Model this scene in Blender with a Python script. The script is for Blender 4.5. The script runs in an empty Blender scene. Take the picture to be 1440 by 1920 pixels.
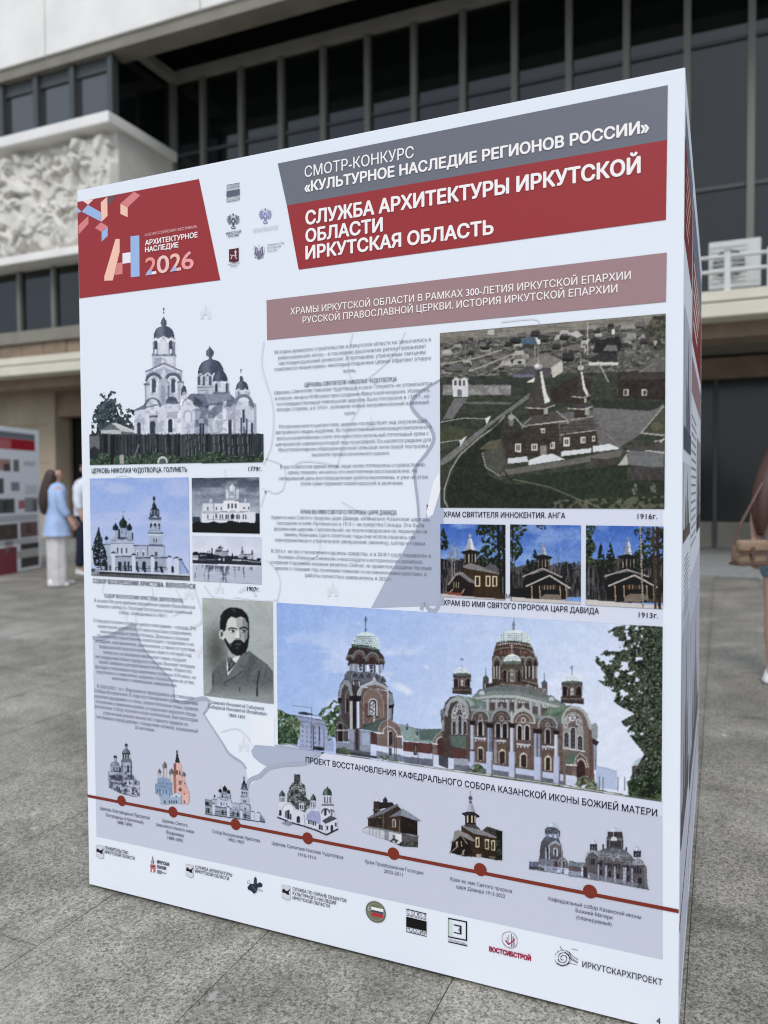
import bpy, bmesh, math, random
import numpy as np
from mathutils import Vector
R = math.radians
S = bpy.context.scene
COL = S.collection
random.seed(7)
# ------------------------------------------------------------------ camera
CF, CP, CR, CY = 1463.3, 0.032176, -0.0050935, 0.4062277
CPOS = np.array([1.842111, -1.881635, 1.274626])
cam = bpy.data.cameras.new('camera')
camo = bpy.data.objects.new('camera', cam); COL.objects.link(camo); S.camera = camo
_fw = np.array([-math.sin(CY)*math.cos(CP), math.cos(CY)*math.cos(CP), -math.sin(CP)])
_r = np.array([math.cos(CY), math.sin(CY), 0.0]); _u = np.cross(_r, _fw)
CRT = _r*math.cos(CR)+_u*math.sin(CR); CUP = -_r*math.sin(CR)+_u*math.cos(CR); CFW = _fw
from mathutils import Matrix
camo.matrix_world = Matrix(((CRT[0], CUP[0], -CFW[0], CPOS[0]), (CRT[1], CUP[1], -CFW[1], CPOS[1]),
                            (CRT[2], CUP[2], -CFW[2], CPOS[2]), (0, 0, 0, 1)))
cam.sensor_fit = 'HORIZONTAL'; cam.sensor_width = 36; cam.lens = CF/1440*36
cam.clip_end = 900; cam.clip_start = .05
cam.dof.use_dof = True; cam.dof.focus_distance = 2.09; cam.dof.aperture_fstop = 3.1
# ------------------------------------------------------------------ light
SUN_EL, SUN_AZ = R(50), R(163)          # azimuth clockwise from +Y: light comes from behind the camera, a bit left
w = bpy.data.worlds.new('World'); S.world = w; w.use_nodes = True
nt = w.node_tree; bg = nt.nodes['Background']
sky = nt.nodes.new('ShaderNodeTexSky'); sky.sky_type = 'NISHITA'; sky.sun_disc = False
sky.sun_elevation = SUN_EL; sky.sun_rotation = SUN_AZ; sky.dust_density = 3.0; sky.air_density = 1.0
cg = nt.nodes.new('ShaderNodeTexCoord'); cn = nt.nodes.new('ShaderNodeTexNoise')
cn.inputs['Scale'].default_value = 2.2; cn.inputs['Detail'].default_value = 6
cmx = nt.nodes.new('ShaderNodeMix'); cmx.data_type = 'RGBA'
cr = nt.nodes.new('ShaderNodeValToRGB'); cr.color_ramp.elements[0].position = .3; cr.color_ramp.elements[1].position = .62
cr.color_ramp.elements[0].color = (.15, .15, .15, 1); cr.color_ramp.elements[1].color = (1, 1, 1, 1)
nt.links.new(cg.outputs['Generated'], cn.inputs['Vector']); nt.links.new(cn.outputs['Fac'], cr.inputs['Fac'])
nt.links.new(cr.outputs['Color'], cmx.inputs['Factor'])
nt.links.new(sky.outputs[0], cmx.inputs['A']); cmx.inputs['B'].default_value = (6.2, 7.1, 8.4, 1)
nt.links.new(cmx.outputs['Result'], bg.inputs['Color']); bg.inputs['Strength'].default_value = .10
sl = bpy.data.lights.new('sun', 'SUN'); sl.energy = 1.3; sl.angle = R(25); sl.color = (.98, .98, 1)
so = bpy.data.objects.new('sun', sl); COL.objects.link(so)
sd = Vector((math.sin(SUN_AZ)*math.cos(SUN_EL), math.cos(SUN_AZ)*math.cos(SUN_EL), math.sin(SUN_EL)))
so.rotation_euler = sd.to_track_quat('Z', 'Y').to_euler()
S.view_settings.view_transform = 'Standard'; S.view_settings.look = 'None'
S.view_settings.exposure = 0.42; S.view_settings.gamma = 1
S.cycles.filter_width = 1.05
# ------------------------------------------------------------------ helpers
def s2l(c):
    c = np.asarray(c, float)/255.0
    return np.where(c <= .04045, c/12.92, ((c+.055)/1.055)**2.4)
PAPER = s2l([219, 226, 238])
def ink(c):                                   # colour seen on the sheet -> albedo of the ink
    return np.clip((s2l(c)/PAPER*.82-.020)*1.025, .003, .95)
def mat(name, col, rough=.7, metal=0, noise=None, bump=None, spec=None, dirt=None):
    m = bpy.data.materials.new(name); m.use_nodes = True; t = m.node_tree; b = t.nodes['Principled BSDF']
    b.inputs['Base Color'].default_value = (*col[:3], 1); b.inputs['Roughness'].default_value = rough
    b.inputs['Metallic'].default_value = metal
    if spec is not None: b.inputs['Specular IOR Level'].default_value = spec
    if noise or bump:
        tc = t.nodes.new('ShaderNodeNewGeometry')
    if noise:
        sc, amt = noise
        n = t.nodes.new('ShaderNodeTexNoise'); n.inputs['Scale'].default_value = sc; n.inputs['Detail'].default_value = 5
        t.links.new(tc.outputs['Position'], n.inputs['Vector'])
        r = t.nodes.new('ShaderNodeValToRGB'); r.color_ramp.elements[0].position = .3; r.color_ramp.elements[1].position = .7
        r.color_ramp.elements[0].color = (*[x*(1-amt) for x in col[:3]], 1)
        r.color_ramp.elements[1].color = (*[min(1, x*(1+amt)) for x in col[:3]], 1)
        t.links.new(n.outputs['Fac'], r.inputs['Fac']); t.links.new(r.outputs['Color'], b.inputs['Base Color'])
    if bump:
        sc, st, dist = bump
        n = t.nodes.new('ShaderNodeTexNoise'); n.inputs['Scale'].default_value = sc; n.inputs['Detail'].default_value = 4
        t.links.new(tc.outputs['Position'], n.inputs['Vector'])
        bp = t.nodes.new('ShaderNodeBump'); bp.inputs['Strength'].default_value = st; bp.inputs['Distance'].default_value = dist
        t.links.new(n.outputs['Fac'], bp.inputs['Height']); t.links.new(bp.outputs['Normal'], b.inputs['Normal'])
    return m
def tag(o, label=None, cat=None, group=None, kind=None):
    if label: o['label'] = label
    if cat: o['category'] = cat
    if group: o['group'] = group
    if kind: o['kind'] = kind
    return o
def empty(name, loc=(0, 0, 0), rz=0, parent=None):
    o = bpy.data.objects.new(name, None); COL.objects.link(o); o.location = loc; o.rotation_euler = (0, 0, rz)
    if parent: o.parent = parent
    return o
def mesh_obj(name, me, m, parent=None):
    o = bpy.data.objects.new(name, me); COL.objects.link(o)
    if m is not None and not me.materials: me.materials.append(m)
    if parent: o.parent = parent
    return o
def from_py(name, vs, fs, m, parent=None, smooth=False):
    me = bpy.data.meshes.new(name); me.from_pydata([tuple(map(float, v)) for v in vs], [], fs); me.update()
    if smooth: me.polygons.foreach_set('use_smooth', [True]*len(me.polygons))
    return mesh_obj(name, me, m, parent)
class MB:
    def __init__(s): s.b = bmesh.new()
    def box(s, x0, x1, y0, y1, z0, z1, bev=0):
        vs = [s.b.verts.new(p) for p in ((x0,y0,z0),(x1,y0,z0),(x1,y1,z0),(x0,y1,z0),(x0,y0,z1),(x1,y0,z1),(x1,y1,z1),(x0,y1,z1))]
        fs = [s.b.faces.new([vs[i] for i in q]) for q in ((0,3,2,1),(4,5,6,7),(0,1,5,4),(1,2,6,5),(2,3,7,6),(3,0,4,7))]
        if bev:
            es = list({e for f in fs for e in f.edges})
            bmesh.ops.bevel(s.b, geom=es, offset=bev, segments=2, affect='EDGES', profile=.6)
        return s
    def tube(s, p0, p1, r0, r1=None, n=10):
        r1 = r0 if r1 is None else r1
        p0, p1 = Vector(p0), Vector(p1); d = (p1-p0).normalized()
        a = d.orthogonal().normalized(); c = d.cross(a)
        A = [s.b.verts.new(p0+(a*math.cos(2*math.pi*i/n)+c*math.sin(2*math.pi*i/n))*r0) for i in range(n)]
        B = [s.b.verts.new(p1+(a*math.cos(2*math.pi*i/n)+c*math.sin(2*math.pi*i/n))*r1) for i in range(n)]
        for i in range(n): s.b.faces.new((A[i], A[(i+1)%n], B[(i+1)%n], B[i]))
        s.b.faces.new(A[::-1]); s.b.faces.new(B)
        return s
    def build(s, name, m, parent=None, smooth=False):
        bmesh.ops.recalc_face_normals(s.b, faces=s.b.faces)
        me = bpy.data.meshes.new(name); s.b.to_mesh(me); s.b.free()
        if smooth: me.polygons.foreach_set('use_smooth', [True]*len(me.polygons))
        return mesh_obj(name, me, m, parent)
def box(name, b, m, parent=None, bev=0): return MB().box(*b, bev=bev).build(name, m, parent)
def copy_of(o, loc=None, parent=None):
    c = o.copy(); COL.objects.link(c)
    if parent is not None: c.parent = parent
    if loc is not None: c.location = loc
    return c
# value noise for numpy painting / sculpting
_rng = np.random.RandomState(3); _LAT = _rng.rand(256, 256)
def vn(x, y):
    xi = np.floor(x).astype(int); yi = np.floor(y).astype(int); fx = x-xi; fy = y-yi
    fx = fx*fx*(3-2*fx); fy = fy*fy*(3-2*fy)
    a = _LAT[xi % 256, yi % 256]; b = _LAT[(xi+1) % 256, yi % 256]; c = _LAT[xi % 256, (yi+1) % 256]; d = _LAT[(xi+1) % 256, (yi+1) % 256]
    return (a*(1-fx)+b*fx)*(1-fy)+(c*(1-fx)+d*fx)*fy
def fbm(x, y, o=4):
    v = 0; a = .5; t = 0
    for i in range(o): v = v+a*vn(x*2**i+17*i, y*2**i+31*i); t += a; a *= .5
    return v/t
# ------------------------------------------------------------------ ground
X0, Y0, PX, PY = .103, -.02, .557, .565       # slab grid
def granite(edges=False):
    m = bpy.data.materials.new('granite'); m.use_nodes = True; t = m.node_tree; b = t.nodes['Principled BSDF']; L = t.links.new
    g = t.nodes.new('ShaderNodeNewGeometry'); oi = t.nodes.new('ShaderNodeObjectInfo')
    def noise(sc, det=3, rough=.6):
        n = t.nodes.new('ShaderNodeTexNoise'); n.inputs['Scale'].default_value = sc; n.inputs['Detail'].default_value = det
        n.inputs['Roughness'].default_value = rough; L(g.outputs['Position'], n.inputs['Vector']); return n
    def ramp(a, b_, c0, c1, src):
        r = t.nodes.new('ShaderNodeValToRGB'); r.color_ramp.elements[0].position = a; r.color_ramp.elements[1].position = b_
        r.color_ramp.elements[0].color = c0; r.color_ramp.elements[1].color = c1; L(src, r.inputs['Fac']); return r.outputs['Color']
    def mix(mode, f, A, B):
        x = t.nodes.new('ShaderNodeMix'); x.data_type = 'RGBA'; x.blend_type = mode
        if isinstance(f, float): x.inputs['Factor'].default_value = f
        else: L(f, x.inputs['Factor'])
        for s_, v in (('A', A), ('B', B)):
            if isinstance(v, tuple): x.inputs[s_].default_value = v
            else: L(v, x.inputs[s_])
        return x.outputs['Result']
    G = lambda v, k=1.0: (v*1.10, v*1.075, v*1.015*k, 1)
    def grains(sc):
        vo = t.nodes.new('ShaderNodeTexVoronoi'); vo.inputs['Scale'].default_value = sc; L(g.outputs['Position'], vo.inputs['Vector'])
        bw = t.nodes.new('ShaderNodeRGBToBW'); L(vo.outputs['Color'], bw.inputs['Color']); return bw.outputs[0]
    sp = mix('MIX', .45, ramp(.25, .75, G(.04), G(.40), grains(230)), ramp(.3, .7, G(.06), G(.36), grains(120)))
    sp2 = ramp(.38, .62, G(.13), G(.245), noise(60, 3, .7).outputs['Fac'])
    c = mix('MIX', .28, sp, sp2)
    # grime patches, pale patches painted for reflected light, pale spots
    c = mix('MULTIPLY', .75, c, ramp(.38, .62, G(.60), G(1.16), noise(1.1, 5, .6).outputs['Fac']))
    c = mix('MULTIPLY', .55, c, ramp(.35, .65, G(.7), G(1.15), noise(4.5, 4, .6).outputs['Fac']))
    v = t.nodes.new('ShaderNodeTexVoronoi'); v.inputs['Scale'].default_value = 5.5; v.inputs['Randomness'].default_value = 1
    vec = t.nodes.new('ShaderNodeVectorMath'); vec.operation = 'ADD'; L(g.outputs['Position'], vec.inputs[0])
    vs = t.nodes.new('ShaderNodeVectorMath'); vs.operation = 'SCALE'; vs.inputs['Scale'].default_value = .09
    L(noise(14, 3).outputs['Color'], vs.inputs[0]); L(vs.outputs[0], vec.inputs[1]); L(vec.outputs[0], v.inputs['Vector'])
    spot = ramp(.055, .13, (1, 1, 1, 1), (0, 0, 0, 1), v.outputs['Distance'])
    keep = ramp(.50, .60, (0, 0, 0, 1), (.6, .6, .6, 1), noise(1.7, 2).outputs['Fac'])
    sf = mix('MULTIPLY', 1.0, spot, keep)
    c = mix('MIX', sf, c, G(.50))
    # reflected light patches further out, put into the stone colour as pale blotches
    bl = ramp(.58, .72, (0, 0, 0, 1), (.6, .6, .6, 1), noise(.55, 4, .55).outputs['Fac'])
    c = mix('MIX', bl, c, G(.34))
    rnd = ramp(0, 1, G(.86), G(1.07), oi.outputs['Random'])
    c = mix('MULTIPLY', .8, c, rnd)
    if edges:                                   # dirt gathered along the slab edges
        tc = t.nodes.new('ShaderNodeTexCoord'); sx = t.nodes.new('ShaderNodeSeparateXYZ'); L(tc.outputs['Object'], sx.inputs[0])
        def mth(op, a, b_=None):
            n = t.nodes.new('ShaderNodeMath'); n.operation = op
            for k, v_ in enumerate((a, b_)):
                if v_ is None: continue
                if isinstance(v_, (int, float)): n.inputs[k].default_value = v_
                else: L(v_, n.inputs[k])
            return n.outputs[0]
        ex = mth('MINIMUM', sx.outputs[0], mth('SUBTRACT', PX, sx.outputs[0])); ey = mth('MINIMUM', sx.outputs[1], mth('SUBTRACT', 1.13, sx.outputs[1]))
        dd = mth('ADD', mth('MINIMUM', ex, ey), mth('MULTIPLY', mth('SUBTRACT', noise(9, 4).outputs['Fac'], .56), .12))
        c = mix('MULTIPLY', ramp(0, .03, (.28, .28, .28, 1), (0, 0, 0, 1), dd), c, G(.5))
    L(c, b.inputs['Base Color']); b.inputs['Roughness'].default_value = .62
    bp = t.nodes.new('ShaderNodeBump'); bp.inputs['Strength'].default_value = .35; bp.inputs['Distance'].default_value = .003
    L(noise(150, 3).outputs['Fac'], bp.inputs['Height']); L(bp.outputs['Normal'], b.inputs['Normal'])
    return m
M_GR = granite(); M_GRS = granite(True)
M_JOINT = mat('joint_mortar', (.085, .08, .072), .9)
gnd = from_py('ground', [(-300, -300, -.013), (300, -300, -.013), (300, 600, -.013), (-300, 600, -.013)], [(0, 1, 2, 3)], M_JOINT)
tag(gnd, 'grey granite slab paving of the plaza, speckled, with thin joints', kind='structure')
def cam_uv(p):
    d = np.array(p)-CPOS; D = d@CFW
    return (720+CF*(d@CRT)/D, 960-CF*(d@CUP)/D, D)
slab0 = None; far = []; PL = 1.13; ro = random.Random(4)
COFF = {-1: -.302, 0: .10, 1: -.02, 2: .33, 3: .545}
for i in range(-44, 20):                        # courses running away from the viewer, joints staggered
    oy = COFF.get(i, ro.uniform(0, PL))
    for j in range(-6, 12):
        x = X0+i*PX; y = oy+j*PL
        cx, cy = x+PX/2, y+PL/2
        if cy > 10.0: continue
        vis = False
        for sx, sy in ((0, 0), (1, 0), (0, 1), (1, 1), (.5, .5)):
            u, v, D = cam_uv((x+sx*PX, y+sy*PL, 0))
            if D > .3 and -40 < u < 1480 and v < 2000 and not (D > 3.4 and 200 < u < 1260): vis = True
        D = cam_uv((cx, cy, 0))[2]
        if .05 < x and x+PX < 1.72 and y > .05 and y+PL < 1.72: vis = False
        if not vis or D > 12.5: far.append((x, y)); continue
        if slab0 is None:
            mb = MB(); mb.box(.0012, PX-.0012, .0012, PL-.0012, -.012, 0, bev=.001)
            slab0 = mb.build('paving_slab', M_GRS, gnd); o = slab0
        else: o = copy_of(slab0)
        o.location = (x, y, random.uniform(-.0006, .0006))
vs = []; fs = []
for x, y in far:
    k = len(vs); vs += [(x+.001, y+.001, 0), (x+PX-.001, y+.001, 0), (x+PX-.001, y+PL-.001, 0), (x+.001, y+PL-.001, 0)]; fs.append((k, k+1, k+2, k+3))
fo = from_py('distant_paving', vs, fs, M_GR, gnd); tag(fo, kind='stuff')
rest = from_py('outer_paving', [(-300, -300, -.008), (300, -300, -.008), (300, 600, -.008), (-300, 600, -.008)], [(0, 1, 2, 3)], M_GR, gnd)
tag(rest, kind='stuff')
# ------------------------------------------------------------------ theatre
M_CONC = mat('white_concrete', (.80, .775, .725), .8, noise=(1.3, .07), bump=(20, .2, .01))
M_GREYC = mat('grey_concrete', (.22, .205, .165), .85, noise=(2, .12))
M_BEAM = mat('beam_stone', (.26, .25, .225), .8, noise=(2, .1))
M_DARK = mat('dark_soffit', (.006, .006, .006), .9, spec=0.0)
M_MULL = mat('mullion_metal', (.155, .155, .135), .6)
M_MULD = mat('dark_mullion', (.05, .055, .055), .5)
M_GLASS = mat('dark_glass', (.006, .008, .008), .015, spec=.62)
M_GLASSE = mat('entrance_glass', (.014, .017, .016), .14, spec=.45)
M_GLASSW = mat('sky_glass', (.035, .04, .042), .03, spec=1.0)
M_FASC = mat('fascia_stone', (.64, .60, .48), .8, noise=(1.5, .08), bump=(15, .2, .01))
M_BROWN = mat('brown_stone', (.24, .175, .12), .85, noise=(3, .2))
M_WALL = mat('warm_wall_stone', (.40, .325, .235), .85, noise=(1.2, .12))
M_RELF = mat('relief_plaster', (.66, .63, .57), .85, noise=(2, .1))
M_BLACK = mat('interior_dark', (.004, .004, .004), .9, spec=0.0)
M_STEP = mat('step_granite', (.24, .24, .225), .8, noise=(30, .2))
bld = empty('theatre_building', (-3, 10.23, 0))
tag(bld, 'large modernist theatre with white concrete top, dark curtain wall glazing and stone canopy', 'building')
bld.location = (0, 0, 0)
F, C = 10.23, 12.30
XL = -26; XR = 12; XC = -9.15
# parapet in separate cast panels
for k in range(10):
    x1 = XL+k*3.8
    MB().box(x1+.012, x1+3.788, F, F+.5, 10.05, 14.5, bev=.02).build('parapet_panel', M_CONC, bld)
box('parapet_beam', (XL, XR, F+.05, F+.53, 9.82, 10.046), M_GREYC, bld)
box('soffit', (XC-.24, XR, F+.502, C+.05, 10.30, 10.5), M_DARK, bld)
box('roof_slab', (XL, XR, F+.51, C+6, 14.3, 14.5), M_GREYC, bld)
box('curtain_beam', (XC-.1, XR, C-.14, C+.04, 10.08, 10.30), M_BEAM, bld)
box('side_beam', (XC-.04, XC+.16, F+.3, C-.145, 10.04, 10.22), M_BEAM, bld)
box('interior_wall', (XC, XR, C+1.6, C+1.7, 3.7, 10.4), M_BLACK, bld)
box('corner_post', (XC-.18, XC+.02, C-.1, C+.06, 4.0, 10.078), M_MULL, bld)
# curtain wall
xs = [2.26+.97*k for k in range(-11, 9)]
mull = MB().box(-.055, .055, C-.12, C+.04, 4.0, 10.078).build('mullion', M_MULL, bld); mull.location = (xs[0], 0, 0)
for x in xs[1:]: copy_of(mull, (x, 0, 0))
tr_z = [(8.50, 8.56), (6.14, 6.20)]
pane_rows = [(4.02, 6.135), (6.205, 8.495), (8.565, 10.075)]
pm = []
for z0, z1 in pane_rows:
    p = MB().box(-.428, .428, -.012, .012, -(z1-z0)/2, (z1-z0)/2).build('window_pane', M_GLASS, bld); pm.append((p, (z0+z1)/2))
first = True
allx = [xs[0]-.97]+xs
for i, x in enumerate(allx):
    c = x+.485
    for p, zc in pm:
        if i == 0: q = p
        else: q = copy_of(p)
        q.location = (c, C, zc); q.rotation_euler = (random.uniform(-.003, .003), 0, random.uniform(-.006, .006))
        if i: pass
    for z0, z1 in tr_z:
        if i == 0:
            t_ = MB().box(-.428, .428, C-.05, C-.014, z0, z1).build('transom', M_MULD, bld); t_.location = (c, 0, 0)
            if z0 > 8: tr_a = t_
            else: tr_b = t_
        else: copy_of(tr_a if z0 > 8 else tr_b, (c, 0, 0))
# left block: upper windows, relief, lower windows, bands
box('block_side_wall', (XC-.2, XC, F+.2, C-.11, 4.2, 5.9), M_DARK, bld)
box('block_side_glass', (XC-.17, XC-.12, F+.22, C-.11, 8.66, 10.03), M_GLASS, bld)
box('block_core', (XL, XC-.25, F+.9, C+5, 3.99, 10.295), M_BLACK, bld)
for k in range(15):
    x = XC-.1-k*.985
    if k == 0: um = MB().box(-.06, .06, F+.12, F+.3, 8.62, 9.815).build('upper_mullion', M_MULD, bld); um.location = (x, 0, 0)
    else: copy_of(um, (x, 0, 0))
    if k == 0:
        up = MB().box(-.925, -.06, -.015, .015, -.402, .402).build('window_pane', M_GLASSW, bld); up.location = (x, F+.255, 9.149)
        uh = MB().box(-.925, -.062, F+.20, F+.34, 9.552, 9.812).build('window_head', M_MULD, bld); uh.location = (x, 0, 0)
        us = MB().box(-.925, -.062, F+.17, F+.34, 8.62, 8.745).build('window_sill', M_MULD, bld); us.location = (x, 0, 0)
    else:
        q = copy_of(up, (x, F+.255, 9.149)); q.rotation_euler = (random.uniform(-.012, .012), 0, 0)
        copy_of(uh, (x, 0, 0)); copy_of(us, (x, 0, 0))
MB().box(XL, XC+.05, F-.1, C-.06, 8.38, 8.60, bev=.03).build('relief_cornice', M_CONC, bld)
MB().box(XL, XC-.02, F-.02, C-.06, 5.98, 6.14, bev=.02).build('relief_base', M_CONC, bld)
box('relief_side_wall', (XC-.25, XC-.06, F+.32, C-.1, 6.14, 8.38), M_RELF, bld)
# carved relief: overlapping rounded forms on a recessed field
nx, nz = 620, 150
U = np.linspace(XC-.07-9.0, XC-.07, nx); Z = np.linspace(6.14, 8.38, nz)
UU, ZZ = np.meshgrid(U, Z); H = np.zeros_like(UU)
rg = np.random.RandomState(11)
for k in range(620):
    big = k < 150
    cx = rg.uniform(U[0], U[-1]-.12); cz = rg.uniform(6.28, 8.22); a = rg.uniform(.22, .48) if big else rg.uniform(.06, .22); b_ = a*rg.uniform(.22, .6); th = rg.uniform(0, math.pi)
    dx = (UU-cx)*math.cos(th)+(ZZ-cz)*math.sin(th); dz = -(UU-cx)*math.sin(th)+(ZZ-cz)*math.cos(th); dz = dz+.5*dx*dx/a*rg.uniform(-1, 1)
    q = 1-(dx/a)**2-(dz/b_)**2; h = rg.uniform(.10, .24) if big else rg.uniform(.12, .40)
    H = np.maximum(H, np.where(q > 0, np.minimum(1, 1.6*np.sqrt(np.maximum(q, 0))), 0)*h)
H = H*(.35+.6*fbm(UU*1.1, ZZ*1.1, 2))
H += .05*fbm(UU*4, ZZ*4)
edge = np.clip(np.minimum(np.minimum(ZZ-6.14, 8.38-ZZ)/.12, (U[-1]-UU)/.08), 0, 1)
YY = F+.30-H*edge
vs = np.stack([UU, YY, ZZ], -1).reshape(-1, 3)
idx = np.arange(nx*nz).reshape(nz, nx)
fq = np.stack([idx[:-1, :-1], idx[:-1, 1:], idx[1:, 1:], idx[1:, :-1]], -1).reshape(-1, 4)
rel = from_py('carved_relief', vs, [tuple(map(int, f)) for f in fq], M_RELF, bld, smooth=True)
box('relief_field', (XL, U[0], F+.22, F+.6, 6.14, 8.38), M_RELF, bld)
# windows under the relief
for k in range(14):
    x = -10.17-k*.985
    if k == 0:
        lm = MB().box(-.05, .05, F+.42, F+.55, 4.6, 5.96).build('lower_mullion', M_MULL, bld); lm.location = (x+.985, 0, 0)
        lp = MB().box(.05, .935, F+.5, F+.53, 4.62, 5.95).build('window_pane', M_GLASS, bld); lp.location = (x, 0, 0)
        copy_of(lm, (x, 0, 0))
    else: copy_of(lm, (x, 0, 0)); copy_of(lp, (x, 0, 0))
box('window_ledge', (XL, XC, F+.05, F+.6, 4.33, 4.58), M_GREYC, bld)
# band of brown stone blocks
blk = None; x = XL; n = 0
while x < XC:
    wd = .62
    if x > -16:
        if blk is None:
            blk = MB().box(.008, wd-.008, F+.12, F+.3, 4.03, 4.322, bev=.012).build('stone_block', M_BROWN, bld); blk.location = (x, 0, 0)
        else:
            q = copy_of(blk, (x, random.uniform(-.01, .01), 0))
    x += wd
box('stone_band', (XL, -16, F+.12, F+.3, 4.03, 4.322), M_BROWN, bld)
# canopy fascia, two courses
MB().box(XL, XR, F-.02, F+.45, 3.88, 4.025, bev=.015).build('fascia_course', M_FASC, bld)
MB().box(XL, XR, F-.10, F+.43, 3.64, 3.84, bev=.02).build('fascia_course', M_FASC, bld)
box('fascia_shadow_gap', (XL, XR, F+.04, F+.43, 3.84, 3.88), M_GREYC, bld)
box('canopy_deck', (XL, XR, F+.451, C+1.8, 3.66, 3.98), M_GREYC, bld)
box('canopy_rear', (XC+.1, XR, C+1.85, C+2.0, 3.4, 4.0), M_BROWN, bld)
box('canopy_soffit_beam', (XL, XR, F+.35, F+.95, 3.42, 3.638), M_BROWN, bld)
# ground floor: warm stone wall at the left, portal, entrance glazing at the right
wl = F+1.25
wallblk = None
for r in range(4):
    for c_ in range(14):
        x0 = -26.48+c_*1.02; 
        if x0+1.02 > -12.2: continue
        if wallblk is None:
            wallblk = MB().box(.004, 1.016, wl, wl+.3, .004, .866, bev=.006).build('wall_panel', M_WALL, bld); q = wallblk
        else: q = copy_of(wallblk)
        q.location = (x0, random.uniform(0, .006), .12+r*.87)
box('portal_wall', (-12.2, -12.0, wl-.02, wl+.4, .12, 3.6), M_WALL, bld)
box('portal_lintel', (-12.0, -6.5, wl+.05, wl+.4, 2.9, 3.6), M_BROWN, bld)
box('portal_glass', (-11.95, -6.5, wl+.5, wl+.53, .12, 2.9), M_GLASS, bld)
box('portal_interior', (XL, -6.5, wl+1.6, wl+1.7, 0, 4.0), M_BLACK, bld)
box('portal_back', (XL, -12.0, wl+.41, wl+.5, .12, 3.98), M_BROWN, bld)
for x in (-11.0, -9.6, -8.3, -7.0): box('portal_post', (x-.04, x+.04, wl+.42, wl+.49, .12, 2.9), M_MULD, bld)
box('portal_return', (-6.5, -6.2, wl, C+1.9, .12, 3.6), M_BROWN, bld)
E1 = 13.8
box('entrance_lintel', (-6.2, XR, E1-.1, E1+.2, 3.22, 3.6), M_BROWN, bld)
for k in range(14):
    x = -6.1+k*1.31
    if k == 0:
        ep = MB().box(.04, 1.27, E1, E1+.03, .62, 3.2).build('entrance_pane', M_GLASSE, bld); ep.location = (x, 0, 0)
        eb = MB().box(.04, 1.27, E1-.03, E1+.05, .122, .6).build('entrance_plinth', M_GREYC, bld); eb.location = (x, 0, 0)
        em = MB().box(-.035, .035, E1-.06, E1+.06, .122, 3.215).build('entrance_post', M_MULD, bld); em.location = (x, 0, 0)
    else: copy_of(ep, (x, 0, 0)); copy_of(eb, (x, 0, 0)); copy_of(em, (x, 0, 0))
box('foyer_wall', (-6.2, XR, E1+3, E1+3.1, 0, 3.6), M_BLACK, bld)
box('entrance_landing', (XL, XR, F-.1, C+5, 0.0, .118), M_STEP, bld)
MB().box(XL, XR, F-.42, F-.104, 0.0, .06, bev=.006).build('entrance_step', M_STEP, bld)
# things on the canopy
M_WHT = mat('white_enamel', (.55, .56, .53), .5, noise=(6, .06)); M_GRL = mat('grille_grey', (.10, .10, .10), .6)
ac = empty('air_conditioner', (2.02, 11.3, 3.99)); tag(ac, 'white air conditioner outdoor unit standing on the canopy behind the railing', 'air conditioner')
MB().box(-.36, .36, -.16, .16, .26, .98, bev=.015).build('casing', M_WHT, ac)
gm = MB(); gm.b and None
for k in range(16):
    a = 2*math.pi*k/16; b2 = 2*math.pi*(k+1)/16
    gm.tube((-.08+.24*math.cos(a), -.168, .62+.24*math.sin(a)), (-.08+.24*math.cos(b2), -.168, .62+.24*math.sin(b2)), .010, n=6)
    gm.tube((-.08, -.168, .62), (-.08+.24*math.cos(a), -.168, .62+.24*math.sin(a)), .005, n=5)
gm.build('fan_grille', M_WHT, ac)
MB().tube((-.08, -.162, .62), (-.08, -.159, .62), .23, n=24).build('fan_opening', M_GRL, ac)
for k in range(9): MB().box(-.33, .17, -.176, -.1705, .36+k*.066, .372+k*.066).build('grille_slat', M_WHT, ac)
MB().box(.2, .33, -.166, -.161, .34, .9).build('side_cover', M_WHT, ac)
for sx in (-.28, .28): MB().box(sx-.03, sx+.03, -.14, .14, 0, .258).build('foot', M_GRL, ac)
rl = empty('canopy_railing', (1.0, 10.62, 4.0)); tag(rl, 'low white tube railing along the canopy edge in front of the air conditioner', 'railing')
for z in (.39, .60): MB().tube((-.3, 0, z), (6, 0, z), .028).build('rail', M_WHT, rl)
for k in range(7):
    if k == 0: pp = MB().box(-.04, .04, -.03, .03, 0, .66).build('post', M_WHT, rl); pp.location = (-.2, 0, 0)
    else: copy_of(pp, (-.2+k*.56, 0, 0))
# building across the square (seen only as reflection) is left to the sky
# ------------------------------------------------------------------ main exhibition cube
BW, BH = 1.7643, 2.2
M_PAPER = mat('printed_sheet', tuple(ink([216, 226, 243])), .5, noise=None, bump=(2.3, .10, .02), spec=.25)
M_SIDE = M_PAPER
M_EDGE = mat('board_edge', (.5, .5, .5), .6)
M_FRAME_SHADE = mat('frame_and_base_shade', (.03, .03, .03), .5)
_inkm = {}
def inkmat(c):
    c = tuple(int(v) for v in c)
    if c not in _inkm: _inkm[c] = mat('print_ink', tuple(ink(c)), .5, bump=(2.3, .10, .02), spec=.25)
    return _inkm[c]
M_VC = bpy.data.materials.new('photo_print'); M_VC.use_nodes = True
_t = M_VC.node_tree; _a = _t.nodes.new('ShaderNodeVertexColor'); _a.layer_name = 'Color'
_b = _t.nodes['Principled BSDF']; _b.inputs['Roughness'].default_value = .5; _b.inputs['Specular IOR Level'].default_value = .25; _t.links.new(_a.outputs['Color'], _b.inputs['Base Color'])
stand = empty('exhibition_stand', (0, 0, 0))
tag(stand, 'tall white printed exhibition cube in the foreground about church restoration, red header band', 'exhibition stand')
T = .03
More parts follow.
